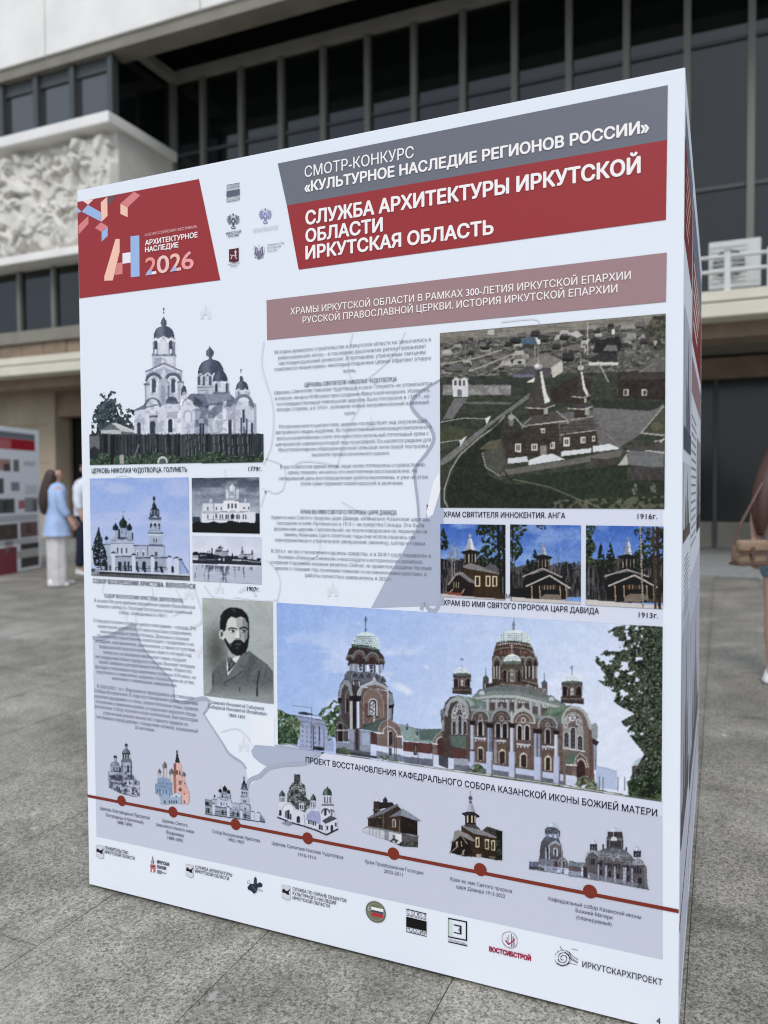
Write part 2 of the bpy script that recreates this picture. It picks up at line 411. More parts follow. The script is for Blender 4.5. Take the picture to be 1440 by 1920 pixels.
# front panel, finely divided and very slightly buckled near its foot
def plane_pt(px, py):                          # where a mark seen in the photo lies on the sheet
    d = CFW+CRT*((px-720)/CF)+CUP*((960-py)/CF)
    p = CPOS+d*((0-CPOS[1])/d[1]); return p[0], p[2]
def Zm(ox, oy, s): return lambda x, y: (ox+x/s, oy+y/s)
front = MB().box(0, BW, 0, T, .010, BH, bev=.0015).build('front_panel', M_PAPER, stand)
LAY = .00035
def flat(name, pts, col, layer, f=None, parent=front, mt=None):
    q = []
    for p in pts:
        if f: p = f(*p)
        x, z = plane_pt(*p); q.append((min(max(x, .0005), BW-.0005), -LAY*layer, z))
    o = from_py(name, q, [tuple(range(len(q)))], mt or inkmat(col), parent)
    return fixn(o)
def fixn(o):                                    # face -Y
    me = o.data
    for p in me.polygons:
        if p.normal.y > 0: p.flip()
    return o
def strip(name, pts, w, col, layer, f=None, parent=front):
    P = []
    for p in pts:
        if f: p = f(*p)
        P.append(p)
    P = np.array([plane_pt(*p) for p in P])
    # smooth (Catmull-Rom)
    Q = []
    n = len(P)
    for i in range(n-1):
        p0 = P[max(i-1, 0)]; p1 = P[i]; p2 = P[i+1]; p3 = P[min(i+2, n-1)]
        for t in np.linspace(0, 1, 5)[:-1]:
            Q.append(.5*((2*p1)+(-p0+p2)*t+(2*p0-5*p1+4*p2-p3)*t*t+(-p0+3*p1-3*p2+p3)*t**3))
    Q.append(P[-1]); Q = np.array(Q)
    d = np.gradient(Q, axis=0); d /= np.linalg.norm(d, axis=1)[:, None]+1e-9
    nrm = np.stack([-d[:, 1], d[:, 0]], -1)
    ws = np.interp(np.linspace(0, 1, len(Q)), np.linspace(0, 1, len(w)), w) if hasattr(w, '__len__') else np.full(len(Q), w)
    A = Q+nrm*ws[:, None]/2; B = Q-nrm*ws[:, None]/2
    vs = [(a[0], -LAY*layer, a[1]) for a in A]+[(b[0], -LAY*layer, b[1]) for b in B]
    m = len(Q); fs = [(i, i+1, m+i+1, m+i) for i in range(m-1)]
    return fixn(from_py(name, vs, fs, inkmat(col), parent))
from mathutils.geometry import delaunay_2d_cdt
def text_geo(s, bold=0.0, res=3):
    c = bpy.data.curves.new('t', 'FONT'); c.body = s; c.size = 1; c.resolution_u = res; c.offset = bold; c.fill_mode = 'NONE'
    o = bpy.data.objects.new('t', c); COL.objects.link(o); o.location = (0, 0, 0)
    return o
def fill_glyphs(me):
    """non-zero winding fill of the closed outlines, letter by letter"""
    nv = len(me.vertices); v = np.zeros(nv*3); me.vertices.foreach_get('co', v); v = v.reshape(-1, 3)[:, :2]
    e = np.zeros(len(me.edges)*2, int); me.edges.foreach_get('vertices', e); e = e.reshape(-1, 2)
    nb = [[] for _ in range(nv)]
    for a, b in e: nb[a].append(b); nb[b].append(a)
    seen = np.zeros(nv, bool); loops = []
    for i in range(nv):
        if seen[i] or len(nb[i]) < 2: continue
        lp = [i]; seen[i] = True; cur = i+1 if (i+1 < nv and (i+1) in nb[i]) else nb[i][0]
        while not seen[cur]:
            seen[cur] = True; lp.append(cur)
            nx_ = [k for k in nb[cur] if not seen[k]]
            if not nx_: break
            cur = nx_[0]
        if len(lp) > 2: loops.append(v[lp])
    loops.sort(key=lambda l: l[:, 0].min())
    groups = []
    for l in loops:
        x0, x1 = l[:, 0].min(), l[:, 0].max()
        if groups and x0 < groups[-1][1]-1e-4: groups[-1][0].append(l); groups[-1][1] = max(groups[-1][1], x1)
        else: groups.append([[l], x1])
    V = []; F = []
    for ls, _ in groups:
        pts = np.concatenate(ls); ed = []; k = 0
        for l in ls:
            n = len(l); ed += [(k+q, k+(q+1) % n) for q in range(n)]; k += n
        r = delaunay_2d_cdt([Vector(p) for p in pts], ed, [], 0, 1e-5)
        P = np.array([tuple(p) for p in r[0]]); T_ = r[2]
        if not len(T_): continue
        T_ = np.array(T_); C_ = P[T_].mean(1); wn = np.zeros(len(C_))
        for l in ls:
            a = l; b = np.roll(l, -1, 0)
            x, y = C_[:, 0:1], C_[:, 1:2]
            isl = (b[:, 0]-a[:, 0])*(y-a[:, 1])-(x-a[:, 0])*(b[:, 1]-a[:, 1])
            wn += ((a[:, 1] <= y) & (b[:, 1] > y) & (isl > 0)).sum(1)-((a[:, 1] > y) & (b[:, 1] <= y) & (isl < 0)).sum(1)
        T_ = T_[wn != 0]; k = len(V); V += P.tolist(); F += (T_+k).tolist()
    return np.array(V), F
_pending = []
def text(s, a, b, cap, col, bold=0.0, layer=7, f=None, name='printed_line', parent=front, tilt=0):
    """a, b: where the first and last letter stand; cap: capital height, all as seen in the photo"""
    if f: cap = cap/ (f(1, 0)[0]-f(0, 0)[0])**-1; a = f(*a); b = f(*b)
    xa, za = plane_pt(*a); xb, zb = plane_pt(*b)
    _, zt = plane_pt(a[0], a[1]-cap)
    z = (za+zb)/2
    _pending.append((text_geo(s, 0, 3 if cap > 12 else 2), bold, xa, xb, z, zt-za, col, layer, name, parent, s))
def flush_text():
    bpy.context.view_layer.update()
    dg = bpy.context.evaluated_depsgraph_get()
    for (o, bold, xa, xb, z, ch, col, layer, name, parent, s) in _pending:
        me = o.evaluated_get(dg).to_mesh()
        v, T_ = fill_glyphs(me)
        x0, x1 = v[:, 0].min(), v[:, 0].max()
        kx = (xb-xa)/(x1-x0); kz = ch/.727; yy = -LAY*layer
        V = [((p[0]-x0)*kx, yy, p[1]*kz) for p in v]; Fc = [tuple(t) for t in T_]
        if bold > .005:                         # heavier strokes: shifted copies of the letter faces
            V0 = V; F0 = Fc; V = []; Fc = []
            for n_, (ax, az) in enumerate(((-1, 0), (1, 0), (0, -.8), (0, .8), (-.7, -.6), (.7, .6), (-.7, .6), (.7, -.6))):
                k = len(V); V += [(p[0]+ax*bold*kz, p[1]-.00002*n_, p[2]+az*bold*kz) for p in V0]; Fc += [tuple(i+k for i in t) for t in F0]
        ob = from_py(name, V, Fc, inkmat(col), parent); fixn(ob); ob.location = (xa, 0, z)
        o.to_mesh_clear(); c = o.data; bpy.data.objects.remove(o); bpy.data.curves.remove(c)
    _pending.clear()
# ---- raster-like painting on fine grids carrying colour per vertex
class Pic:
    def __init__(s, name, x0, y0, x1, y1, step=1.25, bgc=None, quad=None):
        """box in photo pixels; quad = corner list (TL,TR,BR,BL) when the picture is a rectangle on the sheet"""
        s.name = name
        if quad:
            P = [plane_pt(*q) for q in quad]
            s.X0 = (P[0][0]+P[3][0])/2; s.X1 = (P[1][0]+P[2][0])/2; s.Z1 = (P[0][1]+P[1][1])/2; s.Z0 = (P[2][1]+P[3][1])/2
        else:
            P = [plane_pt(*q) for q in ((x0, y0), (x1, y0), (x1, y1), (x0, y1))]
            s.X0 = min(p[0] for p in P); s.X1 = max(p[0] for p in P); s.Z0 = min(p[1] for p in P); s.Z1 = max(p[1] for p in P)
            y0, y1 = min(y0, y1), max(y0, y1)
        u0, v0, _ = cam_uv((s.X0, 0, s.Z1)); u1, v1, _ = cam_uv((s.X1, 0, s.Z0)); u2, v2, _ = cam_uv((s.X1, 0, s.Z1)); u3, v3, _ = cam_uv((s.X0, 0, s.Z0))
        s.nx = max(8, int(abs(u1-u0)/step)); s.nz = max(8, int((abs(v3-v0)+abs(v1-v2))/2/step))
        xs = np.linspace(s.X0, s.X1, s.nx); zs = np.linspace(s.Z0, s.Z1, s.nz)
        s.GX, s.GZ = np.meshgrid(xs, zs)
        d = np.stack([s.GX-CPOS[0], np.full_like(s.GX, -CPOS[1]), s.GZ-CPOS[2]], -1); D = d@CFW
        s.U = 720+CF*(d@CRT)/D; s.V = 960-CF*(d@CUP)/D
        s.C = np.zeros(s.GX.shape+(3,)); s.A = np.zeros(s.GX.shape)
        if bgc is not None: s.C[:] = bgc; s.A[:] = 1
        s.frame(0, 0, 1)
    def frame(s, ox, oy, k): s.x = (s.U-ox)*k; s.y = (s.V-oy)*k; return s
    def put(s, m, col, a=1.0):
        if callable(col): col = col(s.x[m], s.y[m])
        s.C[m] = s.C[m]*(1-a)+np.asarray(col, float)*a; s.A[m] = 1; return s
    def poly(s, pts, col, a=1.0):
        P = np.array(pts, float); bb = (s.x >= P[:, 0].min()-1) & (s.x <= P[:, 0].max()+1) & (s.y >= P[:, 1].min()-1) & (s.y <= P[:, 1].max()+1)
        if not bb.any(): return s
        x = s.x[bb]; y = s.y[bb]; c = np.zeros(x.shape, bool); n = len(P)
        for i in range(n):
            x1, y1 = P[i]; x2, y2 = P[(i+1) % n]
            if y1 == y2: continue
            k = ((y1 > y) != (y2 > y)) & (x < (x2-x1)*(y-y1)/(y2-y1)+x1); c ^= k
        m = np.zeros(s.x.shape, bool); m[bb] = c
        return s.put(m, col, a)
    def rect(s, x0, y0, x1, y1, col, a=1.0, k=0.0, k2=None):   # k: slope of the horizontals
        k2 = k if k2 is None else k2
        return s.poly([(x0, y0), (x1, y0+k*(x1-x0)), (x1, y1+k2*(x1-x0)), (x0, y1)], col, a)
    def line(s, pts, w, col, a=1.0):
        for (x1, y1), (x2, y2) in zip(pts[:-1], pts[1:]):
            L2 = (x2-x1)**2+(y2-y1)**2+1e-9
            bb = (s.x > min(x1, x2)-w) & (s.x < max(x1, x2)+w) & (s.y > min(y1, y2)-w) & (s.y < max(y1, y2)+w)
            t = np.clip(((s.x-x1)*(x2-x1)+(s.y-y1)*(y2-y1))/L2, 0, 1)
            d = np.hypot(s.x-x1-t*(x2-x1), s.y-y1-t*(y2-y1))
            s.put(bb & (d < w/2), col, a)
        return s
    def ell(s, cx, cy, rx, ry, col, a=1.0, top=False):
        m = ((s.x-cx)/rx)**2+((s.y-cy)/ry)**2 < 1
        if top: m &= s.y < cy
        return s.put(m, col, a)
    def arch(s, cx, base, w, h, col, a=1.0, k=0.0):   # opening with a round head
        s.rect(cx-w/2, base-h+w/2-k*w/2, cx+w/2, base-k*w/2, col, a, k)
        return s.ell(cx, base-h+w/2+.5, w/2, w/2, col, a)
    def ring(s, cx, cy, r, w, col, a=1.0, top=False, ky=1.0):
        d = np.hypot(s.x-cx, (s.y-cy)/ky); m = (d < r) & (d > r-w)
        if top: m &= s.y < cy
        return s.put(m, col, a)
    def dome(s, cx, base, w, h, col, hi=None, p=2.0):  # shaded dome
        X = (s.x-cx)/(w/2); Y = (base-s.y)/h
        m = (Y >= 0) & (Y <= 1) & (np.abs(X)**p+np.clip(Y, 0, 1)**p < 1)
        s.put(m, col)
        if hi is not None:
            f = np.clip(1-((X+.35)/.5)**2, 0, 1)*.8; s.C[m] = s.C[m]*(1-f[m, None])+np.array(hi, float)*f[m, None]
        return s
    def onion(s, cx, base, w, h, col, hi=None, cross=0, cc=None):
        t = (base-s.y)/h; prof = np.where(t < .5, .62+.38*np.sin(np.clip(t/.36, 0, 1.4)*math.pi/2), 0)
        prof = np.interp(t, [0, .12, .3, .45, .6, .72, .85, 1.0], [.55, .85, 1, .92, .6, .3, .12, .05])
        m = (t >= 0) & (t <= 1) & (np.abs(s.x-cx) < w/2*prof); s.put(m, col)
        if hi is not None:
            m2 = m & (s.x < cx-w*.08) & (s.x > cx-w*.28); s.put(m2, hi, .6)
        if cross:
            y = base-h; c = cc if cc is not None else col
            s.line([(cx, y), (cx, y-cross)], max(2.2, cross*.07), c); s.line([(cx-cross*.2, y-cross*.62), (cx+cross*.2, y-cross*.66)], max(2.0, cross*.06), c)
        return s
    def cross(s, cx, y0, h, col, w=2.5):
        s.line([(cx, y0), (cx, y0-h)], w, col); s.line([(cx-h*.22, y0-h*.68), (cx+h*.22, y0-h*.68)], w, col); s.line([(cx-h*.1, y0-h*.86), (cx+h*.1, y0-h*.86)], w*.8, col)
        return s.line([(cx-h*.14, y0-h*.38), (cx+h*.14, y0-h*.30)], w*.8, col)
    def noise(s, amp, sc, m=None, sy=1.0, o=4):
        n = (fbm(s.x/sc, s.y/sc*sy, o)-.5)*2*amp
        if m is None: s.C += n[..., None]
        else: s.C[m] += n[m][..., None]
        return s
    def where(s, thr, sc, col, m, a=1.0, sy=1.0, o=4, off=0):
        n = fbm(s.x/sc+off, s.y/sc*sy+off, o); return s.put(m & (n > thr), col, a)
    def foliage(s, m, cols, sc=9, thr=.42, off=0):      # leafy mass with holes and light / dark clumps
        n = fbm(s.x/sc+off, s.y/sc+off, 3); s.put(m & (n > thr), cols[0])
        n2 = fbm(s.x/sc*.7+40+off, s.y/sc*.7, 4); s.put(m & (n > thr) & (n2 > .5), cols[1])
        n3 = fbm(s.x/sc*1.6+80+off, s.y/sc*1.6, 2); return s.put(m & (n > thr+.03) & (n3 > .64), cols[2])
    def inside(s, pts):
        A0 = s.A.copy(); C0 = s.C.copy(); s.A[:] = 0; s.poly(pts, (0, 0, 0)); m = s.A > .5; s.A = A0; s.C = C0; return m
    def build(s, layer=4, parent=front, cut=False, name='printed_photo', blur=1, tone=.20):
        # continuous-tone look of a photograph: soft edges, uneven tone, fine grain
        if name == 'printed_photo':
            Wt = (s.A > .5).astype(float)[..., None]
            f = (fbm(s.U/5.5+7, s.V/5.5, 4)-.5)*tone+(fbm(s.U/1.9+70, s.V/1.9, 2)-.5)*tone*.8
            f = f*(np.clip((192-s.C.mean(-1))/50, 0, 1)+.06); s.C *= (1+f)[..., None]
            for _ in range(blur):
                N = s.C*Wt*2; D_ = Wt*2
                for ax in (0, 1):
                    for sh in (1, -1): N = N+np.roll(s.C*Wt, sh, ax); D_ = D_+np.roll(Wt, sh, ax)
                s.C = np.where(D_ > 0, N/np.maximum(D_, 1e-6), s.C)
        n = s.nx*s.nz
        co = np.stack([s.GX, np.full_like(s.GX, -LAY*layer), s.GZ], -1).reshape(-1, 3)
        idx = np.arange(n).reshape(s.nz, s.nx)
        q = np.stack([idx[:-1, :-1], idx[:-1, 1:], idx[1:, 1:], idx[1:, :-1]], -1).reshape(-1, 4)
        lin = ink(np.clip(s.C.reshape(-1, 3), 0, 255))
        if cut:
            al = s.A.reshape(-1) > .5
            # bleed the edge colours outwards one step so that the outline is not dark
            q = q[(al[q].sum(1) >= 3)]
            use = np.zeros(n, bool); use[q.reshape(-1)] = True
            pass
            mp = np.cumsum(use)-1; co = co[use]; lin = lin[use]; q = mp[q]; n = len(co)
        me = bpy.data.meshes.new(name); nf = len(q)
        me.vertices.add(n); me.vertices.foreach_set('co', co.astype(np.float32).ravel())
        me.loops.add(nf*4); me.loops.foreach_set('vertex_index', q.astype(np.int32).ravel())
        me.polygons.add(nf); me.polygons.foreach_set('loop_start', (np.arange(nf)*4).astype(np.int32))
        me.update(calc_edges=True)
        ca = me.color_attributes.new('Color', 'FLOAT_COLOR', 'POINT')
        ca.data.foreach_set('color', np.concatenate([lin, np.ones((n, 1))], 1).astype(np.float32).ravel())
        return mesh_obj(name, me, M_VC, parent)
# ------------------------------------------------------------------ printed fields of the front sheet
z1 = Zm(130, 320, 3.349); z2 = Zm(500, 120, 1.7561); z3 = Zm(150, 560, 4); z4 = Zm(150, 880, 3.692); z5 = Zm(490, 620, 3.691)
z6 = Zm(810, 580, 2.8235); z7 = Zm(810, 960, 2.8235); z8 = Zm(370, 1110, 3.512); y3 = Zm(150, 1370, 2.8235); y4 = Zm(500, 1400, 3)
y5 = Zm(820, 1460, 2.88); y6 = Zm(660, 1640, 2.1818); zL = Zm(410, 330, 10.286); zp = Zm(160, 1060, 4.235); cu = Zm(370, 1410, 5.143)
LIL = (188, 196, 217); LIL2 = (203, 211, 232); SLATE = (165, 176, 201); STR = (160, 170, 192); FAINT = (202, 210, 227)
# lilac land and darker water of the printed map
flat('map_field', [(174, 1197), (205, 1193), (240, 1176), (253, 1172), (264, 1205), (280, 1229), (302, 1254), (323, 1278), (327, 1311), (340, 1314), (380, 1309), (391, 1316),
     (389, 1327), (382, 1338), (398, 1363), (417, 1392), (430, 1413), (453, 1429), (461, 1439), (466, 1476), (487, 1457), (504, 1442), (537, 1434), (574, 1432), (603, 1409),
     (900, 1450), (1242.5, 1500), (1242.8, 1799.5), (181, 1568.5)], LIL, 1)
flat('map_field', [(478, 1397.5), (514, 1396), (700, 1409), (608, 1412), (574, 1430), (537, 1432), (504, 1439), (488, 1430), (475, 1419), (471, 1408)], SLATE, 2)
flat('map_field', [(600, 1406), (1242, 1498), (1242.5, 1530), (600, 1436)], LIL2, 2)
flat('map_field', [(826, 712), (788, 735), (771, 758), (788, 782), (802, 794), (815, 824), (800, 850), (782, 874), (779, 892), (785, 945), (787, 981), (780, 990), (826, 990)], (203, 211, 233), 1)
flat('map_field', [(800, 946), (1243, 949), (1243, 1182), (800, 1160)], LIL2, 1)
flat('map_field', [(787, 980), (806, 968), (824, 905), (832, 905), (832, 1135), (696, 1140), (726, 1083), (756, 1034)], SLATE, 2)
flat('map_field', [(824, 884), (812, 905), (800, 960), (802, 972), (812, 965), (826, 918)], (222, 228, 242), 3)
# outlines
strip('map_outline', [(174, 1195), (190, 1197), (212, 1190), (236, 1177), (254, 1172)], [.010, .012, .010, .006], STR, 4)
strip('map_outline', [(254, 1172), (264, 1205), (280, 1229), (302, 1254), (323, 1278), (327, 1311)], .004, STR, 4)
strip('map_outline', [(326, 1312), (345, 1317), (380, 1309), (392, 1315), (390, 1327), (382, 1338)], [.009, .012, .009, .006], STR, 4)
strip('map_outline', [(382, 1338), (398, 1363), (417, 1392), (430, 1413), (453, 1429), (462, 1441)], [.004, .005, .008, .006], STR, 4)
strip('map_outline', [(463, 1476), (470, 1462), (488, 1454), (504, 1440), (537, 1433), (574, 1430), (602, 1410)], .0125, STR, 4)
strip('map_outline', [(826, 712), (788, 735), (771, 758), (788, 783), (803, 794), (814, 822), (800, 850), (781, 874), (778, 892), (784, 945), (786, 982)], [.005, .009, .009, .008, .007], STR, 4)
strip('map_outline', [(790, 1143), (796, 1131), (806, 1143), (818, 1143), (828, 1122), (833, 1108)], .010, STR, 4)
for pts, wd in (([(495, 640), (492, 690), (512, 760), (510, 830), (495, 870)], .006), ([(500, 860), (533, 876), (532, 915), (515, 925), (500, 920), (490, 950)], .005),
                ([(552, 872), (570, 865), (610, 868), (632, 875)], .006), ([(662, 625), (655, 655), (655, 700), (668, 725), (675, 760), (655, 800), (632, 875)], .004),
                ([(760, 622), (745, 655), (720, 685), (690, 710)], .004), ([(520, 1128), (526, 1090), (515, 1065), (500, 1050)], .005), ([(520, 1125), (490, 1126), (440, 1120)], .004),
                ([(365, 1105), (378, 1145), (376, 1168), (350, 1180)], .008), ([(384, 1098), (398, 1118), (420, 1122)], .006), ([(448, 1110), (470, 1100), (480, 1118)], .009),
                ([(196, 1096), (194, 1112), (232, 1148), (240, 1172)], .004), ([(286, 1100), (284, 1125), (256, 1150), (258, 1172)], .004), ([(500, 925), (494, 915)], .004),
                ([(415, 1372), (440, 1366), (455, 1372), (470, 1390)], .005), ([(640, 940), (700, 975)], .004), ([(940, 604), (1000, 598), (1012, 606)], .004), ([(940, 612), (932, 640)], .003),
                ([(594, 985), (600, 1010), (596, 1040), (560, 1060)], .003), ([(205, 902), (228, 892), (250, 896)], .003), ([(422, 880), (424, 905)], .003), ([(325, 1155), (346, 1140), (330, 1105)], .004)):
    strip('map_line', pts, wd, FAINT, 3)
for (x, y, k) in ((386, 598, 1.0), (355, 1124, .9), (412, 1112, .8), (457, 1408, 1.0), (624, 1118, 1.0), (378, 1232, .9), (696, 805, .9)):
    q = []
    for dx, dy in ((-10, 0), (-10, -12), (-6, -16), (-5, -13), (-2, -17), (-2, -22), (0, -29), (2, -22), (2, -17), (5, -13), (6, -16), (10, -12), (10, 0), (4, 0), (4, -6), (0, -9), (-4, -6), (-4, 0)):
        q.append((x+dx*k, y+dy*k))
    flat('map_symbol', q, (208, 215, 231), 3)
# ---- header
GREY = (108, 113, 128); RED = (148, 62, 68); MAUVE = (152, 128, 136)
flat('header_band', [(37, 328), (1321, 70), (1319, 250), (67, 466)], GREY, 3, z2)
flat('header_band', [(67, 466), (1319, 250), (1315, 513), (106, 677)], RED, 3, z2)
flat('subtitle_band', [(0, 778), (1318, 621), (1315, 783), (2, 909)], MAUVE, 3, z2)
lr = flat('logo_band', [(52, 197), (815, 53), (949, 687), (64, 802)], RED, 3, z1)
PEACH = (232, 190, 178); PINK = (205, 130, 135); SKYB = (150, 178, 226); PW = (222, 226, 240)
for pts, c in (([(292, 430), (318, 430), (318, 510), (275, 690), (222, 692), (222, 665)], PEACH), ([(303, 582), (336, 576), (336, 650), (285, 655)], PINK),
               ([(336, 520), (388, 512), (388, 578), (336, 585)], PW), ([(386, 413), (441, 407), (443, 664), (388, 670)], SKYB),
               ([(85, 190), (155, 180), (120, 215)], (230, 205, 208)), ([(118, 216), (200, 262), (200, 320), (80, 258)], SKYB), ([(54, 232), (78, 258), (54, 268)], SKYB),
               ([(240, 165), (242, 285), (203, 322), (200, 200)], PEACH), ([(122, 285), (122, 335), (61, 400), (59, 345)], PINK), ([(163, 360), (200, 325), (243, 350), (205, 386)], PINK),
               ([(205, 387), (243, 352), (243, 410), (205, 446)], SKYB), ([(408, 133), (448, 155), (368, 232), (323, 207)], PINK), ([(323, 209), (368, 233), (368, 293), (323, 272)], PEACH),
               ([(243, 163), (300, 153), (265, 208), (243, 215)], (105, 85, 90))):
    flat('logo_shape', pts, c, 4, z1)
WT = (232, 232, 240)
text('IX ВСЕРОССИЙСКИЙ ФЕСТИВАЛЬ', (478, 412), (806, 362), 17, (225, 190, 198), -.004, f=z1)
text('АРХИТЕКТУРНОЕ', (480, 470), (808, 420), 32, WT, .03, f=z1)
text('НАСЛЕДИЕ', (480, 513), (688, 483), 32, WT, .03, f=z1)
for ch, x0, x1, c in (('2', 484, 549, (222, 150, 150)), ('0', 556, 629, (226, 190, 196)), ('2', 640, 703, (232, 188, 180)), ('6', 710, 783, (226, 160, 168))):
    text(ch, (x0, 658-(x0-484)*.153), (x1, 658-(x1-484)*.153), 112, c, .02, f=z1, name='year_digit')
for pts in (([(486, 648), (500, 625), (520, 627), (522, 652), (486, 657)]), ([(645, 625), (660, 605), (678, 612), (676, 630), (645, 635)])): flat('logo_shape', pts, SKYB, 8, z1)
flat('logo_shape', [(522, 636), (549, 632), (549, 649), (522, 652)], PW, 8, z1)
text('СМОТР-КОНКУРС', (127, 375), (485, 308), 36, WT, .007, f=z2)
text('«КУЛЬТУРНОЕ НАСЛЕДИЕ РЕГИОНОВ РОССИИ»', (127, 420), (1258, 228), 33, WT, .036, f=z2)
text('СЛУЖБА АРХИТЕКТУРЫ ИРКУТСКОЙ', (131, 530), (1229, 358), 44, WT, .036, f=z2)
text('ОБЛАСТИ', (131, 586), (382, 552), 42, WT, .036, f=z2)
text('ИРКУТСКАЯ ОБЛАСТЬ', (131, 643), (746, 560), 42, WT, .036, f=z2)
text('ХРАМЫ ИРКУТСКОЙ ОБЛАСТИ В РАМКАХ 300-ЛЕТИЯ ИРКУТСКОЙ ЕПАРХИИ', (80, 828), (1199, 706), 22, WT, .008, f=z2)
text('РУССКОЙ ПРАВОСЛАВНОЙ ЦЕРКВИ. ИСТОРИЯ ИРКУТСКОЙ ЕПАРХИИ', (120, 857), (1155, 749), 22, WT, .008, f=z2)
DK = (38, 44, 64); BODY = (118, 127, 148); HD = (78, 86, 106)
def block(lines, f, cap, col, bold=0.0):
    for s_, x0, y0, x1, y1_ in lines: text(s_, (x0, y0), (x1, y1_), cap, col, bold, f=f)
block([('История храмового строительства в Иркутской области не закончилась в', 95, 160, 1175, 72), ('революционную эпоху – в последние десятилетия регион переживает', 120, 200, 1143, 117),
 ('настоящий духовный ренессанс. В противовес утраченным святыням', 124, 238, 1138, 160), ('появляются новые храмы, некоторые старинные церкви обретают вторую', 95, 278, 1176, 200), ('жизнь.', 567, 290, 660, 284),
 ('Церковь Святителя Николая Чудотворца в селе Голуметь не упоминается', 93, 440, 1180, 375), ('в описях начала XVIII века при создании Иркутской епархии. Известно,', 98, 482, 1172, 420),
 ('что предшествующая Никольская церковь была построена в 1779 г., но', 108, 518, 1165, 466), ('вскоре сгорела, а в 1910 г. заложили новый монументальный каменный', 110, 557, 1160, 506), ('храм.', 577, 582, 655, 578),
 ('Расположенная в центре села, церковь господствует над окружающей', 126, 673, 1146, 638), ('застройкой и видна издалека. Ее торжественная композиция выполнена в', 97, 713, 1180, 678),
 ('русско-византийском стиле: это крестово-купольный пятиглавый храм с', 110, 754, 1160, 724), ('центральной широкой ротондой под полусферой. Он является редким для', 102, 795, 1175, 768),
 ('Иркутской епархии образцом крупной сельской пятиглавой постройки', 122, 834, 1155, 810), ('высокого профессионального уровня.', 352, 868, 890, 858),
 ('В постсоветское время, когда люди вновь потянулись к православию,', 134, 950, 1138, 942), ('храму повезло: началось его многолетнее восстановление. На', 186, 988, 1080, 984),
 ('сегодняшний день реставрационные работы выполнены, и уже на этом', 123, 1030, 1152, 1026), ('этапе храм поражает своей красотой и величием.', 273, 1066, 985, 1068),
 ('Храм во имя Святого пророка царя Давида, изначально Казанская церковь,', 70, 1303, 1170, 1316), ('построили в селе Лыткинское в 1913 г. на средства Синода. Это была', 110, 1342, 1128, 1358),
 ('деревянная церковь с колокольней, но после наводнения ее перенесли на', 90, 1382, 1148, 1400), ('заимку Ивановка, где в советские годы она использовалась как', 160, 1422, 1070, 1440),
 ('зернохранилище и утратила все завершения: звонницу, шатер и главки.', 95, 1458, 1142, 1484), ('В 2016 г. на восстановление нашлись средства, а в 2018 г.сруб перевезли в', 72, 1536, 1175, 1568),
 ('Экопарк «Озера на Снежной» и воссоздали в исторических размерах,', 117, 1575, 1122, 1612), ('сохранив подлинные кованые решетки. Сейчас на храме воссозданы тесовые', 66, 1614, 1180, 1652),
 ('кровли с главками под осиновым лемехом и лиственничными крестами, а', 98, 1655, 1144, 1694), ('работы полностью завершились в 2022 г.', 308, 1704, 905, 1728)], z5, 25, BODY)
block([('ЦЕРКОВЬ СВЯТИТЕЛЯ НИКОЛАЯ ЧУДОТВОРЦА', 302, 388, 940, 350), ('ХРАМ ВО ИМЯ СВЯТОГО ПРОРОКА ЦАРЯ ДАВИДА', 272, 1266, 940, 1272)], z5, 28, HD, .006)
block([('В начале XX века древние деревянные церкви Верхоленска', 103, 920, 798, 962), ('пришли в ветхость. Поэтому построили новый каменный', 118, 958, 778, 998), ('собор, освященные в 1907 г.', 273, 1000, 608, 1024),
 ('Собор расположен в самом центре села (ранее – города). Это', 97, 1058, 806, 1110), ('характерное для начала XX века культовое сооружение,', 124, 1098, 778, 1144), ('навеянное зодчеством XVII века. Довольно сложная', 145, 1136, 755, 1180),
 ('объемно-пространственная композиция с приделами и их', 120, 1166, 790, 1216), ('апсидами, жертвенником, дьяконником, а также отсутствие', 107, 1200, 800, 1256), ('традиционной ярусной колокольни, вместо которой над', 133, 1240, 775, 1290),
 ('папертью установлена маленькая главка, создают', 165, 1280, 740, 1326), ('нестандартный облик городского собора. Высокий четверик', 110, 1312, 800, 1368), ('храма завершен декоративным пятиглавием. Убранство', 132, 1346, 775, 1402),
 ('фасадов стилизовано под кирпичное узорочье XVII века, но', 108, 1380, 804, 1444), ('укрупнено и схематично: ширинки, полуколонки на углах,', 117, 1416, 796, 1478), ('наличники с килевидным завершением.', 225, 1458, 675, 1502),
 ('В 2020-2025 г. в с. Верхоленск проводилась реставрация', 123, 1514, 792, 1588), ('Собора Воскресения. В ходе восстановления храма строители', 103, 1548, 818, 1624), ('укрепили фундамент и стены, залили бетонные полы, провели', 101, 1584, 820, 1664),
 ('отопление и заменили кровлю, а художники украсили своды', 112, 1622, 806, 1700), ('росписями. Собор получил новую колокольню. Был воссоздан', 106, 1656, 818, 1738), ('утраченный резной иконостас главного придела из', 163, 1700, 750, 1768),
 ('лиственных пород дерева с покрытием патиной, украшенный', 112, 1728, 816, 1814), ('20 иконами.', 383, 1796, 520, 1812)], z4, 24, BODY)
text('СОБОР ВОСКРЕСЕНИЯ ХРИСТОВА (ВЕРХОЛЕНСК)', (173, 888), (716, 918), 26, HD, .006, f=z4)
text('СОБОР ВОСКРЕСЕНИЯ ХРИСТОВА. ВЕРХОЛЕНСК', (93, 788), (804, 824), 31, DK, .010, f=z4, name='photo_caption')
text('1907г.', (1160, 840), (1245, 847), 31, DK, .010, f=z4, name='photo_caption')
